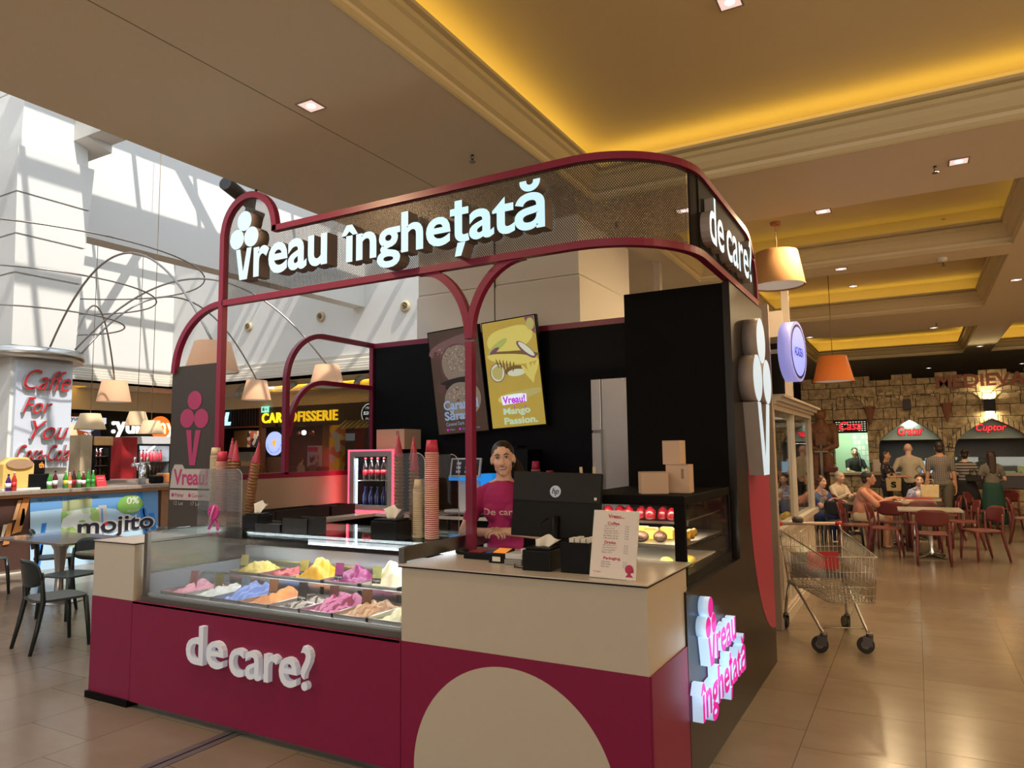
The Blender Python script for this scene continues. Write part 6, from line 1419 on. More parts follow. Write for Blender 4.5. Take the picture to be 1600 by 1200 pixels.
for k, (o_, z0, z1) in enumerate(((.0, 2.11, 2.16), (.03, 2.16, 2.19), (.07, 2.19, 2.23), (.11, 2.23, 2.255))): cn.box(-2.78, SX+o_, SY0+.06, SY1+o_, z0, z1)
cn.build('cornice', wp, ws); MB().box(SX-.10, SX-.02, 8.9, 8.98, 2.255, Z0-.005).box(-2.78, SX-.05, 8.6, 8.68, 3.0, 3.3).box(-2.76, -2.68, 8.6, 8.7, 2.255, Z0-.005).build('upper_post', wp, ws)
MB().box(-2.8, SX-.12, 9.5, 9.6, 2.26, 3.05).build('dark_fascia', dark, ws)
MB().box(SX-.045, SX-.040, SY0+.14, SY1-.07, .94, 2.11).build('side_pane', glass_m, ws); MB().box(-2.13, SX-.075, SY1-.04, SY1-.035, .94, 2.11).build('end_pane', glass_m, ws)
MB().box(-2.76, -2.70, SY0+.06, SY1, .94, 2.11).build('inner_back', mat('stall_green', (.06, .14, .06), .6, noise=.4, nscale=6), ws)
light('stall_lamp', 'AREA', (-1.9, 8.6, 2.09), 14, (1, .92, .7), 1.0, 2.0, d=(0, 0, -1))
tag(MB().box(SX-.30, SX-.26, 7.62, 7.95, .95, 1.85).build('red_banner', mat('red_banner_m', (.32, .02, .02), .5)), 'narrow red banner standing inside the white stall glass', 'banner')
def lantern(x, y, z, n, lab, grp):
    t = thing('stacked_lantern', lab, 'lantern', (x, y, z), 0, grp)
    for k in range(n):
        zz = z+k*.17; MB().lathe([(.065, 0), (.065, .012), (.045, .02), (.045, .11), (.075, .115), (.05, .15), (.02, .165), (0, .165)], (x, y, zz), 12).build('tier', mat('lantern_gold', (.45, .32, .16), .5, noise=.1), t)
for k, (y, n) in enumerate(((7.9, 6), (8.25, 5), (8.55, 4))): lantern(-1.42-.06*k, y, .945, n, 'beige stack of little lantern tiers inside the white stall, %s' % ('nearest to the kiosk', 'middle one', 'farthest of three')[k], None)
wb_ = bottle('water_bottle', .26, .05, mat('blue_water', (.03, .16, .30), .15, coat=.4), mat('blue_cap2', (.05, .2, .5), .4))
for k in range(6):
    c = wb_ if k == 0 else dup(wb_, (0, 0, 0)); c.location = (-1.36-.12*(k % 2), 8.9+.11*(k//2), .945); tag(c, 'blue-tinted bottle in the lower part of the stall glass', 'bottle', 'blue bottles in the white stall')
for k in range(5): tag(MB().ball((-1.32, 8.45+k*.07, .975), .035, n=10).build('yellow_lemon', yel), 'yellow ball-shaped sweet beside the blue bottles', 'sweet', 'yellow sweets in the stall')
bs = thing('round_sign', 'round blue backlit sign with black script on a bracket above the white stall', 'sign', (-.97, 6.93, 2.33))
C_ = V((-.965, 7.55, 2.615)); m = MB(); rX = V((.12, 1, 0)).normalized(); nn = rX.cross(V(Z_))
C_ = hit(1238, 550, 'y', 7.55)
disc(m, C_-nn*.06, .30, None, 0, 44, rX, V(Z_), depth=.12, ms=1); m.build('drum', [mat('blue_rim', (.25, .25, .6), .4, emi=(.22, .22, .62), es=.35, noise=0), mat('blue_edge', (.25, .25, .6), .4, emi=(.25, .25, .60), es=.55, noise=0)], bs, fix=False)
m = MB(); disc(m, C_+nn*.061, .27, None, 1, 44, rX, V(Z_)); disc(m, C_+nn*.062, .245, None, 0, 44, rX, V(Z_)); m.build('face', [mat('blue_face', (.2, .25, .9), .4, emi=(.16, .20, .95), es=.9, noise=0), dark], bs, fix=False)
m = MB(); text(m, 'ACADEA', C_+nn*.064-rX*.16-V(Z_)*.05, rX, Z_, .32, .09, bold=.02); m.build('script', dark, bs, fix=False)
MB().box(-2.6, C_.x-.0, C_.y+.02, C_.y+.06, 2.68, 2.72).build('bracket', steel, bs)
# ================================================================ shopping trolley
ca = thing('shopping_trolley', 'wire shopping trolley with red handle ends and red child-seat panel, beside the white stall', 'shopping trolley', (-.76, 7.17, 0), RD(23))
wire = mat('trolley_wire', (.42, .40, .37), .3, 1.0, noise=.05); tubem = mat('trolley_tube', (.36, .34, .31), .32, 1.0, noise=.05); rub = mat('black_rubber', (.02, .018, .016), .6)
def L3(a, b_, f): return tuple(V(a).lerp(V(b_), f))
RT = [(-.29, .48, .93), (.29, .48, .93)]; FTp = [(-.21, -.60, .82), (.21, -.60, .82)]; RB = [(-.25, .40, .46), (.25, .40, .46)]; FB = [(-.18, -.58, .45), (.18, -.58, .45)]
w_ = MB()
def wr(a, b_, r=.0017, n=4): w_.tube([a, b_], r*1.5, n=n)
for q in (0, 1):
    for k in range(31): f = k/30; wr(L3(RT[q], FTp[q], f), L3(RB[q], FB[q], f))
    for g_ in (.33, .66, .85): wr(L3(RT[q], RB[q], g_), L3(FTp[q], FB[q], g_), .0024)
for k in range(15): f = k/14; wr(L3(FTp[0], FTp[1], f), L3(FB[0], FB[1], f)); wr(L3(RB[0], RB[1], f), L3(FB[0], FB[1], f)); wr(L3(RT[0], RT[1], f), L3(RB[0], RB[1], f))
for g_ in (.33, .66, .85): wr(L3(FTp[0], FB[0], g_), L3(FTp[1], FB[1], g_), .0024); wr(L3(RT[0], RB[0], g_), L3(RT[1], RB[1], g_), .0024)
for k in range(9): f = k/8; wr(L3(RB[0], FB[0], f), L3(RB[1], FB[1], f), .002)
w_.build('wire_basket', wire, ca, world=False)
r_ = MB(); r_.tube([RT[0], FTp[0], FTp[1], RT[1]], .006, n=6).tube([RB[0], FB[0], FB[1], RB[1]], .005, n=6).tube([RT[0], RB[0]], .006, n=6).tube([RT[1], RB[1]], .006, n=6); r_.build('rim', tubem, ca, world=False)
hd = MB().tube([(-.27, .53, .985), (.27, .53, .985)], .016, n=10).build('handle', mat('pale_handle', (.5, .36, .28), .4, noise=.2, nscale=40), ca, world=False)
for q in (-1, 1): MB().tube([(q*.25, .53, .985), (q*.31, .53, .985)], .024, n=10).build('red_grip', mat('red_grip_m', (.40, .02, .02), .4), hd, world=False); MB().tube([(q*.285, .53, .985), (q*.29, .48, .93)], .010, n=8).build('handle_bracket', tubem, hd, world=False)
MB().lathe([(.0, 0), (.05, 0), (.055, .03), (.04, .055), (0, .055)], (-.10, .53, .998), 14).build('coin_lock', mat('lock_grey', (.06, .045, .04), .5), ca, world=False)
MB().box(-.12, .16, .20, .206, .60, .76).build('child_seat_panel', mat('red_panel', (.45, .02, .025), .4), ca, world=False)
MB().box(-.20, .20, .44, .446, .50, .72).box(-.25, .25, .30, .306, .5, .56).build('rear_flap', mat('grey_flap', (.10, .09, .09), .5), ca, world=False)
ch = MB()
for q in (-1, 1):
    ch.tube([(q*.25, .40, .45), (q*.235, .22, .44), (q*.21, -.05, .32), (q*.19, -.28, .21), (q*.185, -.37, .17), (q*.185, -.41, .13)], .014, n=8)
    ch.tube([(q*.25, .36, .45), (q*.27, .40, .30), (q*.28, .42, .17), (q*.28, .42, .13)], .014, n=8)
ch.tube([(-.185, -.33, .19), (.185, -.33, .19)], .006, n=6).tube([(-.24, .2, .43), (.24, .2, .43)], .010, n=6); ch.build('chassis', tubem, ca, world=False)
for (x, y) in ((-.185, -.41), (.185, -.41), (-.28, .42), (.28, .42)):
    RW = Matrix.Translation((x, y, 0)) @ Matrix.Rotation(RD(62 if y < 0 else 12), 4, 'Z') @ Matrix.Scale(1.12 if y < 0 else 1.0, 4) @ Matrix.Translation((-x, -y, 0))
    wh = MB().cyl((x-.014, y+.03, .062), (x+.014, y+.03, .062), .062, n=22).xf(RW); w0 = wh.build('wheel', rub, ca, world=False, bevel=.005)
    MB().cyl((x-.017, y+.03, .062), (x+.017, y+.03, .062), .030, n=16).xf(RW).build('hub', mat('hub_grey', (.14, .12, .10), .5), w0, world=False)
    f = MB().cyl((x, y, .125), (x, y, .15), .026, n=12).box(x-.022, x-.017, y-.02, y+.045, .055, .125).box(x+.017, x+.022, y-.02, y+.045, .055, .125).xf(RW); f.build('caster_fork', mat('fork_metal', (.12, .11, .10), .4, .8), w0, world=False)
# ================================================================ pendant lamps
def shade(name, lab, x, y, z, rb, rt, h, m, zc, grp=None, lit=0):
    t = thing(name, lab, 'pendant lamp', (x, y, z), 0, grp)
    MB().lathe([(rb, 0), (rt, h), (rt-.006, h), (rb-.006, 0), (rb, 0)], (x, y, z), 40).lathe([(rt-.01, h-.004), (0, h-.003)], (x, y, z), 40).build('lamp_shade', m, t, fix=False)
    MB().lathe([(0, .015), (rb*.93, .015)], (x, y, z), 40).build('diffuser', mat('lamp_diffuser', (.62, .58, .52), .5, emi=(1, .92, .8), es=.12, noise=0), t)
    MB().cyl((x, y, z+h), (x, y, zc), .006, n=6).build('cord', mat('cord_tan', (.25, .16, .09), .6), t); MB().lathe([(.05, -.03), (.055, 0), (0, 0)], (x, y, zc), 14).build('ceiling_rose', mat('rose_orange', (.35, .12, .04), .5), t)
shade('pendant_lamp', 'tan fabric pendant lamp hanging just right of the kiosk canopy', -1.155, 7.75, 3.40, .27, .205, .36, mat('tan_fabric', (.48, .26, .10), .8, noise=.05), Z0)
shade('pendant_lamp', 'orange fabric pendant lamp hanging in front of the stone facade', -1.12, 12.8, 2.80, .315, .215, .42, mat('orange_fabric', (.62, .17, .03), .8, noise=.05), Z0+.54)
# ================================================================ ceiling fittings
lit = mat('downlight_glow', (1, .9, .85), .5, emi=(1, .80, .72), es=2.2, noise=0)
def downlight(px, py, z, lab, s=.13, rot=0):
    p = hit(px, py, 'z', z); t = thing('ceiling_light', lab, 'ceiling light', p, 0, 'square recessed ceiling lights')
    f = MB(); f.box(-s/2-.012, s/2+.012, -s/2-.012, -s/2, -.006, .0).box(-s/2-.012, s/2+.012, s/2, s/2+.012, -.006, .0).box(-s/2-.012, -s/2, -s/2, s/2, -.006, .0).box(s/2, s/2+.012, -s/2, s/2, -.006, .0); f.build('frame', mat('fitting_frame', (.35, .28, .24), .5), t, world=False)
    MB().box(-s/2, s/2, -s/2, s/2, -.003, -.001).build('reflector', mat('reflector', (.5, .4, .35), .3, emi=(.8, .55, .48), es=.75, noise=0), t, world=False)
    MB().ball((0, 0, -.006), s*.24, s*.24, .006, n=10).build('bulb', lit, t, world=False)
for (a, b_, z, l) in ((486, 165, Z0, 'square ceiling light nearest to us, above the left of the kiosk'), (1498, 252, Z0, 'square ceiling light at the upper right between the two big coffers'), (1286, 330, Z0, 'square ceiling light left of the sprinkler, above the tan pendant'), (1314, 420, Z0, 'square ceiling light on the beam beyond the second coffer'),
                      (1333, 447, Z0+.54, 'square ceiling light inside the third coffer'), (1459, 512, Z0, 'square ceiling light on the third beam, right part'), (1265, 527, Z0, 'square ceiling light on the third beam, left part'), (1366, 537, Z0+.56, 'left one of two close lights in the fourth coffer'), (1376, 540, Z0+.56, 'right one of two close lights in the fourth coffer'),
                      (1531, 541, Z0, 'square ceiling light on the short rib between far coffers'), (1588, 437, Z0, 'square ceiling light at the far right edge of the ceiling'), (1140, 3, Z0+.49, 'square ceiling light in the big near coffer at the top edge'), (1068, 329, Z0, 'square ceiling light seen through the kiosk canopy mesh'), (1451, 575, Z0, 'square ceiling light close to the stone facade top'), (1597, 568, Z0, 'square ceiling light above the castle lettering')):
    downlight(a, b_, z-.0005, l)
def sprinkler(px, py, z, lab):
    p = hit(px, py, 'z', z-.03); t = thing('sprinkler_head', lab, 'sprinkler', (p.x, p.y, z))
    MB().cyl((p.x, p.y, z-.035), (p.x, p.y, z), .013, n=10).build('stem', steel_d, t); MB().cyl((p.x, p.y, z-.06), (p.x, p.y, z-.055), .026, n=12).cyl((p.x, p.y, z-.055), (p.x, p.y, z-.035), .006, n=6).build('deflector', steel_d, t)
for (a, b_, z, l) in ((738, 248, Z0, 'small sprinkler head in the ceiling above the kiosk canopy'), (1461, 265, Z0, 'sprinkler head next to the upper right square ceiling light'), (1474, 340, Z0+.52, 'sprinkler head inside the second coffer'), (1474, 412, Z0, 'sprinkler head under the smoke detector beam'), (963, 352, Z0, 'sprinkler head seen through the canopy mesh'), (1463, 507, Z0, 'sprinkler head on the third beam')): sprinkler(a, b_, z, l)
p = hit(1472, 403, 'z', Z0); tag(MB().lathe([(0, -.05), (.05, -.045), (.06, -.01), (.06, 0)], (p.x, p.y, Z0), 20).build('smoke_detector', paper), 'round white smoke detector on the beam beyond the second coffer', 'smoke detector')
p = hit(1578, 533, 'z', Z0+.55); v_ = MB(); 
for k in range(5): v_.box(p.x-.3, p.x+.3, p.y-.5+k*.22, p.y-.42+k*.22, Z0+.53, Z0+.545)
tag(v_.build('air_vent', beige_wall), 'slatted air vent in the far right coffer', 'air vent')
# black spot projector above the canopy
t = thing('spot_projector', 'dark cylindrical spotlight hanging from the ceiling above the left canopy loop', 'spotlight', (-4.75, 4.3, Z0-.2))
a_, b_ = hit(352, 286, 'y', 4.10), hit(392, 296, 'y', 4.45); b_.z = a_.z-.06
MB().cyl(a_, b_, .062, n=24).build('lamp_body', mat('graphite', (.035, .03, .03), .45), t); mid = a_.lerp(b_, .45); MB().cyl(mid+V((0, 0, .03)), (mid.x, mid.y, Z0), .035, n=14).build('bracket', MATS['graphite'], t)
t = thing('loudspeaker_box', 'dark box bracket seen behind the top scoop of the canopy lettering', 'bracket', (-4.7, 4.3, 3.4)); c = hit(394, 345, 'y', 4.3)
MB().obox(c, .12, .12, .20, Matrix.Rotation(RD(25), 3, 'Y')).build('housing', MATS['graphite'], t); MB().cyl(c, (c.x+.02, c.y+.02, Z0), .012).build('drop_rod', MATS['graphite'], t)
# ================================================================ left: bar, atrium lamps, shops beyond
BXF = -11.80
def hb2(px, py, x=BXF): return hit(px, py, 'x', x)
br_ = thing('atrium_bar', 'bar counter with brown marble top and blue mojito advertising front, round the white column', 'bar', (-12.1, 6.2, 0))
bstone = mat('bar_stone_top', (.30, .24, .19), .3, noise=.45, nscale=30)
MB().box(-12.55, BXF+.10, 3.2, 8.45, 1.165, 1.225).box(-14.6, -12.55, 7.95, 8.45, 1.165, 1.225).build('worktop', bstone, br_, bevel=.01)
MB().box(BXF-.02, BXF+.06, 3.2, 8.42, 1.12, 1.164).build('wood_edge', mat('orange_wood', (.45, .20, .09), .5, noise=.1), br_)
MB().box(-12.5, BXF-.02, 3.2, 8.38, .06, 1.12).box(-14.5, -12.5, 7.99, 8.38, .06, 1.12).build('body', mat('brown_front', (.07, .03, .022), .5), br_)
MB().box(-12.5, BXF-.05, 3.2, 8.36, 0, .06).build('plinth', paper, br_)
MB().box(BXF-.02, BXF+.0, 8.22, 8.40, .06, 1.12).build('end_post', mat('post_wood', (.28, .14, .07), .5, noise=.2), br_)
a_ = MB(); o = .004
def pB(mb, pts, m, k=1, x=BXF): mb.add([hb2(px, py, x)+V((.002*k, 0, 0)) for px, py in pts], [list(range(len(pts)))], m)
pB(a_, [(47, 776), (247, 764), (247, 905), (47, 895)], 0); pB(a_, [(47, 800), (120, 792), (180, 795), (247, 822), (247, 905), (47, 895)], 1, 2)
for P_ in ([(60, 870), (72, 818), (80, 817), (68, 872)], [(77, 870), (86, 810), (90, 810), (82, 872)]): pB(a_, P_, 1, 3)
pB(a_, [(56, 885), (65, 818), (73, 817), (62, 887)], 2, 3); pB(a_, [(97, 784), (140, 776), (144, 779), (143, 792), (97, 800)], 3, 3); pB(a_, [(95, 800), (158, 792), (160, 850), (95, 855)], 4, 4)
pB(a_, [(153, 790), (166, 789), (168, 845), (158, 846)], 5, 5); pB(a_, [(157, 794), (160, 794), (162, 840), (159, 840)], 0, 6)
pB(a_, [(215, 770), (221, 769), (232, 850), (226, 852)], 2, 5); pB(a_, [(222, 795), (227, 794), (236, 850), (230, 850)], 2, 5); pB(a_, [(232, 802), (240, 801), (247, 850), (238, 850)], 2, 5)
a_.build('advert_panel', [mat('ad_blue', (.14, .34, .66), .5, noise=.03), mat('ad_pale', (.45, .66, .88), .5, noise=.25, nscale=2), mat('ad_deep', (.02, .22, .70), .5), mat('ad_olive', (.38, .42, .22), .5), floral('ad_mint', [(.75, .8, .75), (.40, .58, .18), (.62, .74, .45), (.80, .82, .78), (.30, .52, .16), (.70, .75, .80)], 7), mat('ad_grey', (.6, .6, .6), .4)], br_, fix=False)
a_ = MB(); g0 = hb2(197, 789); disc(a_, hb2(203, 788)+V((.012, 0, 0)), .235, None, 0, 30, Yv, Z_, ry=.155)
a_.build('green_roundel', mat('ad_green', (.22, .46, .10), .5), br_, fix=False)
a_ = MB(); text(a_, '0%', hb2(197, 788)+V((.016, 0, 0)), Yv, Z_, .22, .12, m=0, bold=.02); text(a_, 'alcool', hb2(198, 800)+V((.016, 0, 0)), Yv, Z_, .2, .05, m=0)
text(a_, 'mojito', hb2(118, 846)+V((.018, 0, 0)), Yv, Z_, 1.36, .36, m=0, bold=.06); text(a_, 'mojito', hb2(119, 845)+V((.022, 0, 0)), Yv, Z_, 1.32, .33, m=1, bold=.02)
text(a_, 'NE GASITI PE LANGA COLOANA', hb2(58, 784)+V((.01, 0, 0)), Yv, Z_, .95, .045, m=2)
disc(a_, hb2(164.5, 818)+V((.024, 0, 0)), .035, None, 3, 14, Yv, Z_, ry=.025)
a_.build('lettering', [paper, mat('ad_black', (.015, .015, .03), .5), mat('ad_ink', (.03, .10, .25), .5), mat('ad_red', (.6, .02, .04), .5)], br_, fix=False)
a_ = MB()
for P_, m in (([(28, 782), (34, 781), (25, 812), (19, 813)], 0), ([(36, 779), (47, 778), (33, 830), (18, 835)], 1), ([(35, 795), (42, 794), (36, 820), (30, 822)], 0), ([(5, 820), (12, 819), (3, 845), (0, 845)], 2), ([(12, 818), (19, 817), (14, 850), (4, 852)], 1)): pB(a_, P_, m, 2)
a_.build('orange_bars', [mat('bar_tan', (.62, .34, .15), .5), mat('bar_orange', (.55, .22, .06), .5), mat('bar_cream', (.72, .58, .42), .5)], br_, fix=False)
# things on the bar
BZ = 1.226
green_g = mat('green_bottle', (.03, .22, .02), .12, coat=.5, emi=(.05, .4, .03), es=.04); brown_g = mat('brown_bottle', (.08, .015, .01), .12, coat=.5); orange_g = mat('orange_bottle', (.55, .20, .06), .15, coat=.5)
for k, (px, g_, cp_, lb_, nm) in enumerate(((77, green_g, green_g, wh_lab, 'green beer bottle with pale label, left of the dark one'), (86, brown_g, dark, wh_lab, 'dark beer bottle with round white label beside the black till'), (102, green_g, yel, yel, 'green bottle with yellow cap and label, first of the row of seven'), (108.5, orange_g, paper, wh_lab, 'peach-coloured bottle, second in the row of seven'),
        (115, brown_g, red_lab, red_lab, 'brown bottle with red and white label, third of the row'), (123, green_g, green_g, wh_lab, 'green bottle with white label in the middle of the row'), (130, brown_g, paper, wh_lab, 'brown bottle with white cap, fifth of the row'), (137, green_g, green_g, green_g, 'plain short green bottle, sixth of the row'), (145, green_g, wh_lab, green_g, 'slim green bottle nearest to the red card stand'),
        (13, mat('violet_bottle', (.06, .01, .12), .12), dark, wh_lab, 'violet bottle in front of the yellow display'), (22, mat('scarlet_bottle', (.45, .03, .02), .12), paper, red_lab, 'scarlet bottle in front of the yellow display'))):
    c = bottle('beer_bottle', (.25, .28, .27)[k % 3], .036, g_, cp_, lb_); x = -11.95 if k > 8 else -12.02; c.location = (x, hb2(px, 755, x).y, BZ); tag(c, nm, 'bottle', 'bottles on the atrium bar')
yb_ = thing('promotional_display', 'rounded yellow display stand with a wooden disc on the bar', 'display stand', (-12.2, 5.95, BZ))
cy_ = hb2(28, 750, -12.1).y
MB().box(-12.34, -11.98, cy_-.27, cy_+.27, BZ, BZ+.03).build('base', paper, yb_); MB().prism([(cy_-.22, BZ+.03), (cy_+.22, BZ+.03), (cy_+.22, BZ+.40), (cy_+.12, BZ+.50), (cy_-.12, BZ+.50), (cy_-.22, BZ+.40)], 'x', -12.32, -12.08).build('block', mat('display_yellow', (.80, .50, .14), .5, noise=.15, nscale=3), yb_, bevel=.02)
m = MB(); disc(m, (-12.08, cy_, BZ+.40), .19, None, 0, 30, Yv, Z_, ry=.075, depth=.03); m.build('wooden_disc', mat('disc_wood', (.42, .25, .14), .6, noise=.1), yb_)
tl_ = thing('bar_till', 'black till with small orange lit screen on the bar', 'till', (-12.2, hb2(60, 750, -12.1).y, BZ)); y_ = hb2(60, 750, -12.1).y
MB().box(-12.35, -12.05, y_-.16, y_+.16, BZ, BZ+.24).box(-12.3, -12.15, y_-.05, y_+.12, BZ+.24, BZ+.46).build('body', dark, tl_, bevel=.015)
m = MB(); text(m, 'th', (-12.148, y_+.02, BZ+.33), Yv, Z_, .08, .09, bold=.04); m.build('orange_mark', mat('orange_mark_m', (.9, .2, .02), .4, emi=(.9, .2, .02), es=.6, noise=0), tl_, fix=False)
y_ = hb2(156, 755, -12.05).y; rs = thing('card_stand', 'red tent card with white script on the bar', 'card', (-12.05, y_, BZ)); MB().prism([(-12.12, BZ), (-11.98, BZ), (-12.05, BZ+.18)], 'y', y_-.08, y_+.08).build('card', red_lab, rs)
m = MB(); 
for k in range(3): m.box(-12.005-.016*k, -12.0-.016*k, y_-.06, y_+.05, BZ+.03+.045*k, BZ+.05+.045*k)
m.build('script', paper, rs)
y_ = hb2(222, 745, -12.1).y; tp_ = thing('beer_tap', 'chrome beer tap column with several spouts on the bar', 'beer tap', (-12.1, y_, BZ))
MB().cyl((-12.1, y_, BZ), (-12.1, y_, BZ+.30), .06, n=16).ball((-12.1, y_, BZ+.30), .06).tube([(-12.1, y_-.2, BZ+.34), (-12.1, y_+.12, BZ+.36)], .03, n=10).build('column', chrome, tp_)
for k in range(3): MB().tube([(-12.07, y_-.18+.12*k, BZ+.34), (-11.98, y_-.18+.12*k, BZ+.33), (-11.96, y_-.18+.12*k, BZ+.25)], .012, n=6).cyl((-12.07, y_-.18+.12*k, BZ+.36), (-12.05, y_-.18+.12*k, BZ+.48), .012, .02, n=8).build('spout', chrome, tp_)
# ---- red script panel on the column
cs_ = thing('script_sign_panel', 'pale panel with red 3D script lettering fixed to the white column above the bar', 'sign', (-12.6, 6.55, 1.5))
MB().box(-12.64, -12.56, 6.12, 7.00, 1.55, 3.30).build('panel', mat('pale_panel', (.62, .66, .74), .4, noise=.04, nscale=1), cs_)
reds = mat('script_red', (.55, .02, .03), .35); rets = mat('script_return', (.40, .38, .38), .4, .3)
for wd, y0, z0, w_, h_ in (('Caffe', 6.20, 2.82, .74, .34), ('For', 6.20, 2.44, .46, .26), ('You', 6.34, 2.02, .60, .30), ('Coca-Cola', 6.15, 1.66, .82, .27)):
    m = MB(); text(m, wd, (-12.56, y0, z0), Yv, Z_, w_, h_, .07, bold=-.004, shear=.45, m=0, ms=1); m.build('script_word', [reds, rets], cs_, fix=False)
# ---- fridges behind the bar
MB_ = MB().box(-14.2, -13.3, 7.3, 9.1, 0, 1.27); tag(MB_.build('back_bar_counter', bstone), 'back counter behind the bar carrying the small fridge', 'counter')
def shopfridge(name, lab, x, y0, y1, z0, z1, bodym, nsh, cols, side=None, lit_=1):
    t = thing(name, lab, 'fridge', (x-.3, (y0+y1)/2, z0)); d = .55
    MB().box(x-d, x, y0, y0+.03, z0, z1).box(x-d, x, y1-.03, y1, z0, z1).box(x-d, x, y0+.03, y1-.03, z0, z0+.06).box(x-d, x, y0+.03, y1-.03, z1-.16, z1).box(x-d, x-d+.03, y0+.03, y1-.03, z0+.06, z1-.16).build('cabinet', bodym, t)
    MB().box(x+.002, x+.02, y0+.02, y0+.06, z0+.03, z1-.17).box(x+.002, x+.02, y1-.06, y1-.02, z0+.03, z1-.17).box(x+.002, x+.02, y0+.06, y1-.06, z0+.03, z0+.07).box(x+.002, x+.02, y0+.06, y1-.06, z1-.21, z1-.17).build('door_frame', dark, t)
    MB().box(x+.008, x+.012, y0+.06, y1-.06, z0+.07, z1-.21).build('pane', glass_m, t)
    for k in range(nsh): MB().box(x-d+.03, x-.02, y0+.03, y1-.03, z0+.10+k*(z1-z0-.30)/nsh, z0+.11+k*(z1-z0-.30)/nsh).build('shelf', steel, t)
    light('fridge_lamp', 'AREA', (x-.06, (y0+y1)/2, z1-.18), lit_*2.5, (.85, .93, 1), .05, y1-y0-.1, d=(-.5, 0, -1))
    n = int((y1-y0-.1)/.085); h = (z1-z0-.30)/nsh
    for k in range(nsh):
        for i in range(n):
            c_ = cols[(k) % len(cols)]; hh = min(.26, h*.85)
            b = MB().lathe([(0, 0), (.033, 0), (.033, hh*.6), (.013, hh*.85), (.013, hh)], n=8, m=0).lathe([(.0145, hh*.9), (.0145, hh+.005), (0, hh+.005)], n=8, m=1).build('drink_bottle', [c_, red_lab if k % 2 else dark], world=False, fix=False)
            b.location = (x-.12, y0+.075+i*.085, z0+.112+k*h); tag(b, 'bottle on shelf %s of the %s' % (('one, lowest', 'two', 'three', 'four', 'five')[k], name.replace('_', ' ')), 'bottle', '%s bottles, shelf %d' % (name.replace('_', ' '), k+1))
    return t
f1 = shopfridge('counter_fridge', 'small dark glass-door fridge with orange header on the back bar counter', -13.4, hb2(143, 700, -13.4).y, hb2(172, 700, -13.4).y+.02, 1.271, 2.10, dark, 3, (brown_g, brown_g), lit_=1)
m = MB().box(-13.39, -13.34, hb2(144, 700, -13.4).y, hb2(174, 700, -13.4).y, 1.93, 2.10); m.build('header', mat('fridge_header', (.62, .34, .14), .4, noise=.3, nscale=6), f1, bevel=.02)
m = MB().box(-13.97, -13.35, hb2(123.5, 700, -13.4).y, hb2(141.5, 700, -13.4).y, 1.271, 2.12); s_ = m.build('beer_banner', mat('beer_banner_m', (.50, .38, .24), .5, noise=.5, nscale=3)); tag(s_, 'beige and gold printed banner panel left of the small dark fridge', 'banner')
f2 = shopfridge('tall_drinks_fridge', 'tall white-framed fridge full of red and dark bottles behind the bar', -14.9, hb2(213, 700, -14.9).y, hb2(268, 700, -14.9).y, 0, 2.16, mat('fridge_white', (.60, .60, .60), .4), 5, (cola, cola, red_lab, cola, red_lab), lit_=5)
m = MB().box(-15.4, -14.85, hb2(188, 700, -14.9).y, hb2(212, 700, -14.9).y, 0, 2.14); tag(m.build('red_cabinet', mat('red_cabinet_m', (.35, .015, .02), .4)), 'plain red cabinet side beside the tall drinks fridge', 'cabinet')
for k, (px, a, b2) in enumerate(((245, .14, dark), (256, .12, orange_g))):
    y_ = hb2(px, 740, -12.2).y; tag(MB().box(-12.3, -12.1, y_-.1, y_+.1, BZ, BZ+a+.06*k).build('coffee_grinder' if k == 0 else 'juice_jug', b2, bevel=.03), ('dark small appliance' if k == 0 else 'orange jug')+' on the bar near its right end', 'appliance' if k == 0 else 'jug')
# ---- hoops and curved lamp arms on the column
tubem2 = mat('hoop_steel', (.30, .27, .25), .35, .9, noise=0); CCX, CCY = -13.15, 6.55
for R_, z_, lb in ((2.75, 5.02, 'largest thin steel hoop round the atrium column, highest'), (1.95, 4.55, 'middle thin steel hoop round the atrium column'), (1.45, 4.05, 'smallest and lowest thin steel hoop round the atrium column')):
    tag(MB().tube([(CCX+R_*cos(2*pi*i/60), CCY+R_*sin(2*pi*i/60), z_) for i in range(60)], .014, n=6, closed=True).build('steel_hoop', tubem2), lb, 'hoop', 'hoops round the atrium column')
peach = mat('peach_fabric', (.66, .36, .20), .8, noise=.05); creamf = mat('cream_fabric', (.66, .47, .27), .8, noise=.05)
def arm_lamp(lx, ly, z, ppx, ppy, rb, rt, h, m, lab, st=(0, .85)):
    t = thing('arched_lamp', lab, 'lamp', (lx, ly, z))
    a = math.atan2(ly-CCY, lx-CCX); s = V((CCX+.55+.3*cos(a), CCY+.6*sin(a), 3.53)); e = V((lx, ly, z+h))
    mid = (s+e)/2; n_ = V((e.y-s.y, -(e.x-s.x), 0)).normalized(); d = ray(ppx, ppy); tt = (mid-C0).dot(n_)/d.dot(n_); pk = C0+d*tt
    hgt = pk.z-mid.z
    pts = [s.lerp(e, f)+V((0, 0, 4*hgt*f*(1-f))) for f in [i/30 for i in range(31)]]
    MB().tube(pts, .016, n=7).build('curved_arm', tubem2, t)
    MB().lathe([(rb, 0), (rt, h), (rt-.006, h), (rb-.006, 0), (rb, 0)], (lx, ly, z), 36).lathe([(rt-.01, h-.004), (0, h-.003)], (lx, ly, z), 36).build('lamp_shade', m, t, fix=False)
    MB().lathe([(0, .01), (rb*.94, .01)], (lx, ly, z), 36).build('diffuser', MATS['lamp_diffuser'], t)
arm_lamp(-7.48, 5.83, 2.74, 215, 388, .315, .21, .37, peach, 'large peach lamp on an arched arm, partly behind the left kiosk post')
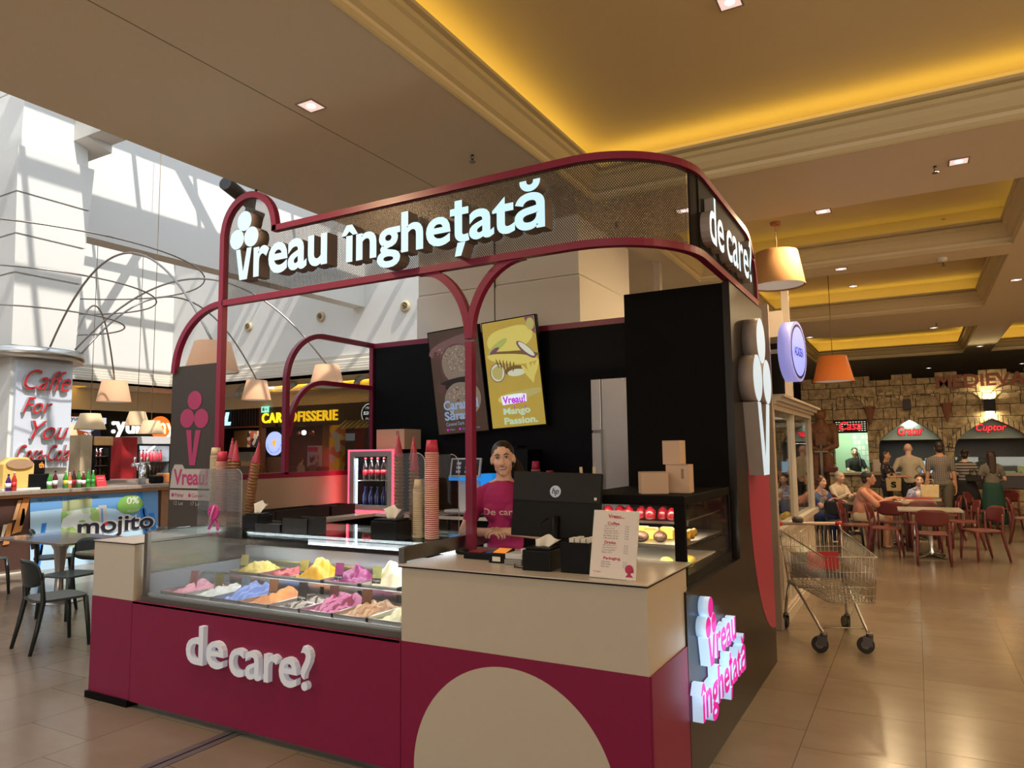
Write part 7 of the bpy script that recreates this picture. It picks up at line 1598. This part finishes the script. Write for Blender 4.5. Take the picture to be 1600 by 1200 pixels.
arm_lamp(-12.5, 10.9, 2.91, 262, 462, .31, .215, .43, peach, 'peach lamp on an arched arm between the kiosk posts, over the bar end')
arm_lamp(-9.1, 9.5, 2.90, 330, 436, .31, .21, .40, peach, 'peach lamp on an arched arm seen through the rear magenta arch')
arm_lamp(-14.6, 9.0, 2.86, 165, 488, .33, .24, .44, peach, 'peach lamp on an arched arm above the bar, left of the black cone board')
for (px, pt, pb_, w, d_, lb) in ((140.5, 646, 671, 45, 14.5, 'cream lamp hanging on a long cord over the bar fridge'), (214, 643, 665, 36, 15.5, 'cream lamp hanging in front of the white shop letters, rear one'), (236, 657, 678, 38, 14.5, 'cream lamp hanging before the red fridge, lower front one'), (104, 662, 688, 34, 15.5, 'cream lamp half hidden behind the red script panel')):
    r_ = ray(px, pb_); p0 = C0+r_*(d_/r_.dot(CAMR @ V((0, 0, -1)))); r2 = ray(px, pt); zt = (C0+r2*(d_/r2.dot(CAMR @ V((0, 0, -1))))).z
    struct(MB().box(p0.x-.03, p0.x+.03, -8, YF, 9.60, 9.625).build('trim_lamp_cable', MATS['rooflight_bar']))
    shade('cord_lamp', lb, p0.x, p0.y, p0.z, w/2*d_/1121, w/2*d_/1121*.62, zt-p0.z, creamf, 9.60, 'cream cord lamps over the bar')
# round jet nozzles on the far wall
for k, (px, py) in enumerate(((389, 511), (502, 495), (634, 479))):
    p = hit(px, py, 'y', YF); t = thing('air_nozzle', 'round cream air nozzle high on the far white wall, %s of three' % ('leftmost', 'middle', 'rightmost')[k], 'air nozzle', (p.x, YF-.1, p.z-.16))
    m = MB().lathe([(.16, 0), (.16, .05), (.10, .09), (.085, .03), (0, .0)], n=22); m.xf(Matrix.Translation((p.x, YF, p.z)) @ Matrix.Rotation(RD(90), 4, 'X')); m.build('ring', mat('nozzle_cream', (.55, .45, .28), .5), t, fix=False)
    m = MB().lathe([(.05, .04), (.055, .10), (.04, .10), (.03, .02)], n=16); m.xf(Matrix.Translation((p.x, YF, p.z)) @ Matrix.Rotation(RD(90), 4, 'X')); m.build('jet', mat('nozzle_gold', (.30, .20, .08), .4), t, fix=False)
for k, (px, py, y) in enumerate(((380, 606, 16.6), (455, 603, 16.6), (568, 588, 16.6))):
    p = hit(px, py, 'y', y); t = thing('track_spotlight', 'white tube spotlight under the far ceiling edge, %s' % ('behind the left kiosk post', 'at the rear magenta arch post', 'beside the black back wall corner')[k], 'spotlight', (p.x, p.y, p.z))
    MB().cyl(p+V((-.2, 0, -.08)), p+V((.2, 0, .08)), .085, n=14).cyl(p, (p.x, p.y, Z0), .03, n=8).build('tube', mat('spot_grey', (.40, .42, .44), .4), t)
    MB().cyl(p+V((-.22, 0, -.09)), p+V((-.30, 0, -.30)), .09, .10, n=14).build('head', MATS['spot_grey'], t)
# ================================================================ far shop row (north)
SY = 20.0
sh1 = thing('snack_shop_front', 'dark fronted row of snack shops with yellow lettering beyond the atrium', 'shop front', (-21, SY, 0))
def hs(px, py, y=SY): return hit(px, py, 'y', y)
xa, xb, xc = hs(320, 650).x-3, hs(411, 650).x, -13.0
MB().box(xa, xb-.1, SY, SY+.15, 2.86, 3.58).build('slat_fascia', mat('slat_black', (.028, .022, .022), .5), sh1)
sl = MB()
for k in range(int((xb-xa)/.16)): sl.box(xa+k*.16, xa+k*.16+.06, SY-.04, SY, 2.88, 3.58)
sl.build('slats', mat('slat_dark', (.012, .010, .010), .5), sh1)
MB().box(xb, xc, SY-.05, SY+.15, 2.80, 3.58).build('fascia', mat('fascia_brown', (.035, .025, .022), .5), sh1)
MB().box(xa, xc, SY-.05, SY+.2, 3.58, Z0-.005).build('bulkhead', soffit_m, sh1)
MB().box(xb-.13, xb+.02, SY-.08, SY+.15, 0, 3.58).box(xa, xb-.13, SY-.06, SY+.1, 2.82, 2.87).build('wood_post', mat('shop_wood', (.20, .07, .03), .5), sh1)
MB().box(xa, xc, 23.2, 23.3, 0, 3.6).box(xa-.1, xa, SY, 23.3, 0, 3.6).build('rear_wall', mat('shop_rear', (.06, .04, .03), .6, noise=.4, nscale=2), sh1)
MB().box(xa, xc, SY+.02, 23.3, 3.3, 3.35).build('shop_ceiling', dark, sh1)
y1_ = mat('yellow_letters', (.9, .6, .02), .4, emi=(1, .62, .015), es=1.0, noise=0)
t = thing('shop_sign', 'yellow CARTOFISSERIE lettering on the dark fascia beyond the atrium', 'sign', (hs(470, 655).x, SY, 2.95)); m = MB(); p0 = hs(412, 663); p1 = hs(530, 657)
text(m, 'CARTOFISSERIE', (p0.x, SY-.06, 2.96), X_, Z_, p1.x-p0.x, .40, .05, bold=.022, m=0, ms=0, space=1.1); m.build('letters', y1_, t)
t = thing('shop_sign', 'pale blue slanted lettering on the slatted dark fascia, left of the yellow sign', 'sign', (hs(353, 655).x, SY, 2.95)); m = MB(); text(m, 'ROLL', (hs(343, 660).x-1.0, SY-.04, 2.93), X_, Z_, 1.75, .55, .05, bold=.06, shear=.25, m=0, ms=0); m.build('letters', mat('blue_letters', (.5, .85, 1), .4, emi=(.42, .80, 1), es=1.0, noise=0), t)
t = thing('shop_roundel', 'round white-edged black shop roundel at the right end of the dark fascia', 'sign', (hs(578, 646).x, SY, 2.85)); c = hs(578, 646); m = MB()
wr_ = emat('roundel_white', (.75, .85, .82), 1.2); disc(m, (c.x, SY-.055, c.z), .36, None, 0, 36, X_, Z_); disc(m, (c.x, SY-.058, c.z), .325, None, 1, 36, X_, Z_); text(m, "BUDDY'S", (c.x-.24, SY-.06, c.z-.05), X_, Z_, .48, .13, m=0, bold=.04); text(m, 'FRESH', (c.x-.16, SY-.06, c.z+.15), X_, Z_, .32, .09, m=0); text(m, 'FRIES', (c.x-.14, SY-.06, c.z-.24), X_, Z_, .28, .09, m=0); m.build('roundel', [wr_, dark], t, fix=False)
c = hs(430, 693, SY-.1); t = thing('shop_roundel', 'lit lilac-blue oval sign with yellow cone emblem below the yellow letters', 'sign', (c.x, SY-.1, c.z-.45)); m = MB()
disc(m, c, .46, None, 0, 40, X_, Z_, depth=.06, ms=0); MB().box(c.x-.04, c.x+.04, SY-.09, SY-.05, c.z+.3, 2.95).box(c.x-.04, c.x+.04, SY-.055, SY+.02, 2.85, 2.95).build('hanger', dark, t); m.build('drum', mat('lilac_sign', (.4, .5, .95), .4, emi=(.32, .42, .95), es=.85, noise=0), t)
m = MB(); q = c+V((0, -.065, 0)); m.add([q+V(v) for v in ((-.10, 0, .06), (.10, 0, .06), (0, 0, -.20))], [(0, 1, 2)], 0); m.add([q+V(v) for v in ((-.11, 0, .06), (.11, 0, .06), (.12, 0, .16), (.05, 0, .10), (0, 0, .17), (-.06, 0, .10), (-.12, 0, .16))], [(0, 1, 2, 3, 4, 5, 6)], 0); m.build('cone_emblem', mat('emblem_yellow', (.9, .55, .02), .4, emi=(.9, .5, .02), es=.6, noise=0), t, fix=False)
m = MB(); W_ = 'CARTOFISSERIE'
for i, chh in enumerate(W_):
    a = RD(205+i*(310-180+0)/12*1.0) if False else RD(190+i*160/12); cc = V((cos(a), 0, sin(a))); tr = V((-sin(a), 0, cos(a))); text(m, chh, q+cc*.39-tr*.03, tr, -cc, None, .062, bold=.02)
m.build('rim_letters', mat('navy_ink', (.02, .02, .12), .5), t, fix=False)
t = thing('exit_sign', 'small green and white exit pictogram sign above the yellow letters', 'exit sign', (hs(418, 639).x, SY-.1, 3.42)); c = hs(418, 640); MB().box(c.x-.2, c.x+.2, SY-.14, SY-.10, c.z-.12, c.z+.12).build('panel', mat('exit_green', (.1, .5, .35), .5, emi=(.25, .75, .6), es=.8, noise=0), t); MB().box(c.x-.12, c.x-.02, SY-.145, SY-.141, c.z-.06, c.z+.07).box(c.x+.02, c.x+.14, SY-.145, SY-.141, c.z-.02, c.z+.02).build('pictogram', paper, t)
def sbox(px0, px1, py0, py1, y, d, m, name, lab, cat=None, bev=0):
    a, b_ = hs(px0, py1, y), hs(px1, py0, y); o = MB().box(a.x, b_.x, y, y+d, max(0, a.z), b_.z).build(name, m, bevel=bev); tag(o, lab, cat or name.replace('_', ' ')); return o
wood_l = mat('oak_panel', (.30, .15, .06), .5, noise=.15)
sbox(365, 395, 672, 699, 22.0, .4, wood_l, 'wall_cabinet', 'oak wall cabinet in the left snack shop')
sbox(386, 407, 673, 699, 21.6, .05, floral('menu_print', [(.02, .02, .04), (.5, .45, .4), (.4, .08, .04), (.02, .02, .04), (.3, .12, .05)], 5), 'menu_poster', 'colourful menu poster hanging in the left snack shop')
sbox(366, 391, 706, 722, 21.0, .5, mat('shop_steel', (.4, .42, .40), .3, .5), 'steel_counter_unit', 'pale steel unit in the left snack shop', 'cabinet')
sbox(345, 412, 728, 762, 20.4, .5, mat('shop_counter', (.25, .2, .17), .5, noise=.2), 'shop_counter', 'counter of the left snack shop', 'counter')
for k in range(6): sbox(376+k*5.2, 380+k*5.2, 721+(k % 2), 728, 20.5, .1, creamf, 'sauce_bottle', 'cream sauce bottle lined up on the left snack shop counter', 'bottle').__setitem__('group', 'sauce bottles on the shop counter')
sbox(415, 440, 714, 762, 20.3, .3, mat('wicker_front', (.20, .09, .04), .7, noise=.4, nscale=30), 'woven_counter_front', 'brown woven counter front under the lilac oval sign', 'counter')
sbox(443, 583, 729, 770, 20.2, .5, mat('shop_counter2', (.05, .03, .03), .5), 'fries_counter', 'low dark counter under the yellow letters', 'counter')
sbox(514, 531, 664, 745, 19.95, .3, floral('yellow_pillar_m', [(.75, .5, .05), (.75, .5, .05), (.45, .5, .62), (.75, .52, .06), (.5, .14, .06)], 4), 'yellow_column_cladding', 'yellow printed pillar cladding between the two snack shops', 'pillar')
o_ = sbox(503, 514, 664, 735, 20.6, .1, mat('amber_wall', (.34, .18, .05), .6), 'amber_panel', 'amber coloured wall panel left of the yellow pillar', 'panel')
sbox(533, 553, 677, 689, 20.3, .05, mat('grey_screen', (.22, .26, .28), .4, emi=(.25, .3, .33), es=.25, noise=.3), 'wall_screen', 'grey menu screen right of the yellow pillar', 'screen')
sbox(554, 568, 668, 702, 20.6, .05, mat('red_panel_shop', (.34, .05, .03), .5, noise=.2), 'red_wall_panel', 'red and gold wall panel near the black kiosk corner', 'panel')
aw = MB(); a = hs(532, 668, 19.7); b_ = hs(585, 661, 19.7)
for k in range(14): x0 = a.x+(b_.x-a.x)*k/14; aw.add([(x0, 19.95, 2.95), (x0+.19, 19.95, 2.95), (x0+.10, 19.5, 2.62), (x0-.09, 19.5, 2.62)], [(0, 1, 2, 3)], k % 2)
tag(aw.build('striped_awning', [mat('awn_cream', (.5, .45, .3), .7), mat('awn_green', (.06, .07, .04), .7)], fix=False), 'cream and dark striped awning under the round black roundel', 'awning')
def sfr(px0, px1, py0, py1, y):
    a, b_ = hs(px0, py1, y), hs(px1, py0, y); t = thing('shop_fridge', 'white glass-front drinks fridge inside the yellow-lettered shop', 'fridge', ((a.x+b_.x)/2, y, 0))
    MB().box(a.x, b_.x, y, y+.5, 0, b_.z).build('cabinet', mat('fridge_white2', (.5, .5, .5), .4), t)
    m = MB()
    for k in range(5):
        z = b_.z-.30-k*.26; m.box(a.x+.08, b_.x-.05, y-.012, y-.001, z, z+.015, 0)
        for i in range(6): m.box(a.x+.10+i*.09, a.x+.16+i*.09, y-.012, y-.001, z+.02, z+.17, 1+(i+k) % 3)
    m.build('shelves', [paper, MATS['red_label'], mat('fr_blue', (.1, .25, .5), .4), mat('fr_yel', (.6, .5, .2), .4)], t)
    MB().box(a.x+.03, b_.x-.03, y-.015, y-.001, b_.z-.22, b_.z-.06).build('header', red_lab, t)
sfr(480, 498, 696, 735, 21.0)
for k, (px, py) in enumerate(((466, 677), (475, 676), (488, 677))):
    p = hs(px, py, 21.0); t = thing('copper_lamp', 'small copper globe lamp hanging in the yellow-lettered shop, %s' % ('left', 'brightly lit middle one', 'right')[k], 'pendant lamp', p); MB().ball(p, .10, n=12).build('globe', mat('copper', (.35, .12, .05), .3, .6) if k != 1 else mat('bright_globe', (1, 1, 1), .5, emi=(1, .95, .9), es=4, noise=0), t); MB().cyl(p+V((0, 0, .09)), (p.x, p.y, 3.3), .01, n=5).build('cord', dark, t)
for (x, y, e, c) in ((-24.5, 21, 16, (1, .8, .6)), (-20.5, 21.4, 14, (1, .75, .5)), (-18, 20.9, 12, (1, .7, .5))): light('shop_lamp', 'AREA', (x, y, 3.25), e, c, 1.5, .6, d=(0, 0, -1))
p = hs(562, 735, 19.3); person('woman with dark bun in a beige top standing before the yellow shop pillar', (p.x, 19.3, 0), RD(190), H=1.62, hair='bun', hair_c=(.01, .008, .008), top=(.30, .22, .15), voxel=.022, bot_c=(.03, .03, .03))
for px, lb, hc in ((470, 'person in a cream top waiting at the yellow-lettered shop, left one', (.05, .03, .02)), (488, 'person in a brown top waiting at the yellow-lettered shop, right one', (.02, .015, .01))):
    p = hs(px, 740, 19.5); person(lb, (p.x, 19.5, 0), RD(170), H=1.60, hair='short', hair_c=hc, top=(.35, .27, .2) if px == 470 else (.12, .07, .05), voxel=.022, bot_c=(.03, .03, .03))
# ================================================================ west shop (white lettered) 
WX = -25.0
def hw(px, py, x=WX): return hit(px, py, 'x', x)
s2 = thing('west_shop_front', 'dark shop front with white lettering and orange menu wall, beyond the bar', 'shop front', (WX, 15.5, 0))
MB().box(WX-.1, WX, 14.8, 19.8, 2.2, 3.35).build('fascia', dark, s2); MB().box(WX-.1, WX+.1, 2.0, 19.8, 3.35, Z0-.005).build('bulkhead', soffit_m, s2)
MB().box(-28, -27.9, 6, 19.8, 0, 3.4).build('rear_wall', mat('warm_rear', (.22, .13, .08), .6, noise=.2), s2); MB().box(WX-.2, WX-.02, 2.0, 13.4, 0, 3.35).build('side_wall', mat('wood_wall', (.12, .06, .03), .5), s2)
t = thing('shop_sign', 'cream backlit lettering beginning with a colon on the dark fascia beyond the bar', 'sign', (WX, 16.3, 2.5)); m = MB(); p0 = hw(173, 682); p1 = hw(247, 660); text(m, ':yummy', (WX+.01, p0.y, 2.36), Yv, Z_, p1.y-p0.y+.7, .62, .06, bold=.02, m=0, ms=0); m.build('letters', mat('cream_letters', (1, .95, .8), .4, emi=(1, .95, .80), es=1.2, noise=0), t)
c = hw(255, 668); t = thing('orange_roundel', 'orange oval roundel at the right end of the white shop lettering', 'sign', (WX+.05, c.y, c.z-.4)); m = MB(); disc(m, (WX+.02, c.y-.15, c.z), .42, None, 0, 28, Yv, Z_, depth=.05, ms=0); m.build('disc', mat('orange_disc', (1, .2, .02), .4, emi=(1, .16, .02), es=.9, noise=0), t)
mw = thing('menu_wall', 'orange and white illustrated menu wall left of the dark fascia', 'menu board', (WX, 14.4, 2)); MB().box(WX-.05, WX, 13.4, 14.8, 1.95, 3.1).build('board', mat('menu_orange', (.55, .13, .04), .5, emi=(.5, .12, .03), es=.25, noise=0), mw)
m = MB()
for P_, mm in (([(108, 651), (166, 653), (166, 662), (140, 676), (108, 668)], 0), ([(108, 684), (130, 687), (130, 698), (108, 699)], 0), ([(137, 685), (153, 684), (153, 698), (138, 698)], 0), ([(142, 672), (156, 668), (158, 682), (144, 683)], 1)): pB(m, P_, mm, 2, WX)
text(m, 'yum', hw(110, 659)+V((.01, 0, 0)), Yv, Z_, .35, .15, m=1, bold=.03); text(m, '22', hw(131, 683)+V((.01, 0, 0)), Yv, Z_, .25, .14, m=0, bold=.03); m.build('menu_cards', [emat('menu_white', (.75, .82, .9), .9), mat('menu_navy', (.03, .06, .2), .5)], mw, fix=False)
sc2 = MB(); 
for P_ in ([(118, 709), (133, 709), (133, 730), (118, 730)],): sc2.add([hit(px, py, 'x', -27.5) for px, py in P_], [(0, 1, 2, 3)], 0)
q_ = [hit(px, py, 'x', -27.5) for px, py in ((118, 709), (133, 730))]; tag(MB().box(-27.55, -27.5, q_[0].y, q_[1].y, q_[1].z, q_[0].z).build('order_screen', mat('order_screen_m', (.3, .5, .55), .4, emi=(.35, .6, .65), es=.8, noise=0)), 'pale teal ordering screen inside the white-lettered shop', 'screen')
light('shop_lamp', 'AREA', (-26.4, 14.5, 3.3), 30, (1, .75, .5), 1.5, 3, d=(0, 0, -1)); light('shop_lamp', 'AREA', (-24.3, 10, 3.9), 25, (1, .8, .55), .5, 5, d=(-.6, 0, -1))
for px, lb, hk in ((124, 'dark silhouetted person with long hair in front of the teal screen', 'long'), (137, 'dark silhouetted person standing right of the teal screen', 'bob'), (152, 'dark-clothed person half hidden by the beige banner', 'short')):
    p = hit(px, 750, 'x', -23.6); person(lb, (p.x, p.y, 0), RD(-90), H=1.66, hair=hk, hair_c=(.01, .008, .008), top=(.01, .01, .014), voxel=.024, bot_c=(.02, .02, .02), sleeve='long')
MB_ = MB().box(-24.6, -24.0, 9.5, 18, 0, 1.1); tag(MB_.build('service_counter_west', mat('west_counter', (.16, .08, .04), .5)), 'brown counter of the white-lettered shop', 'counter')
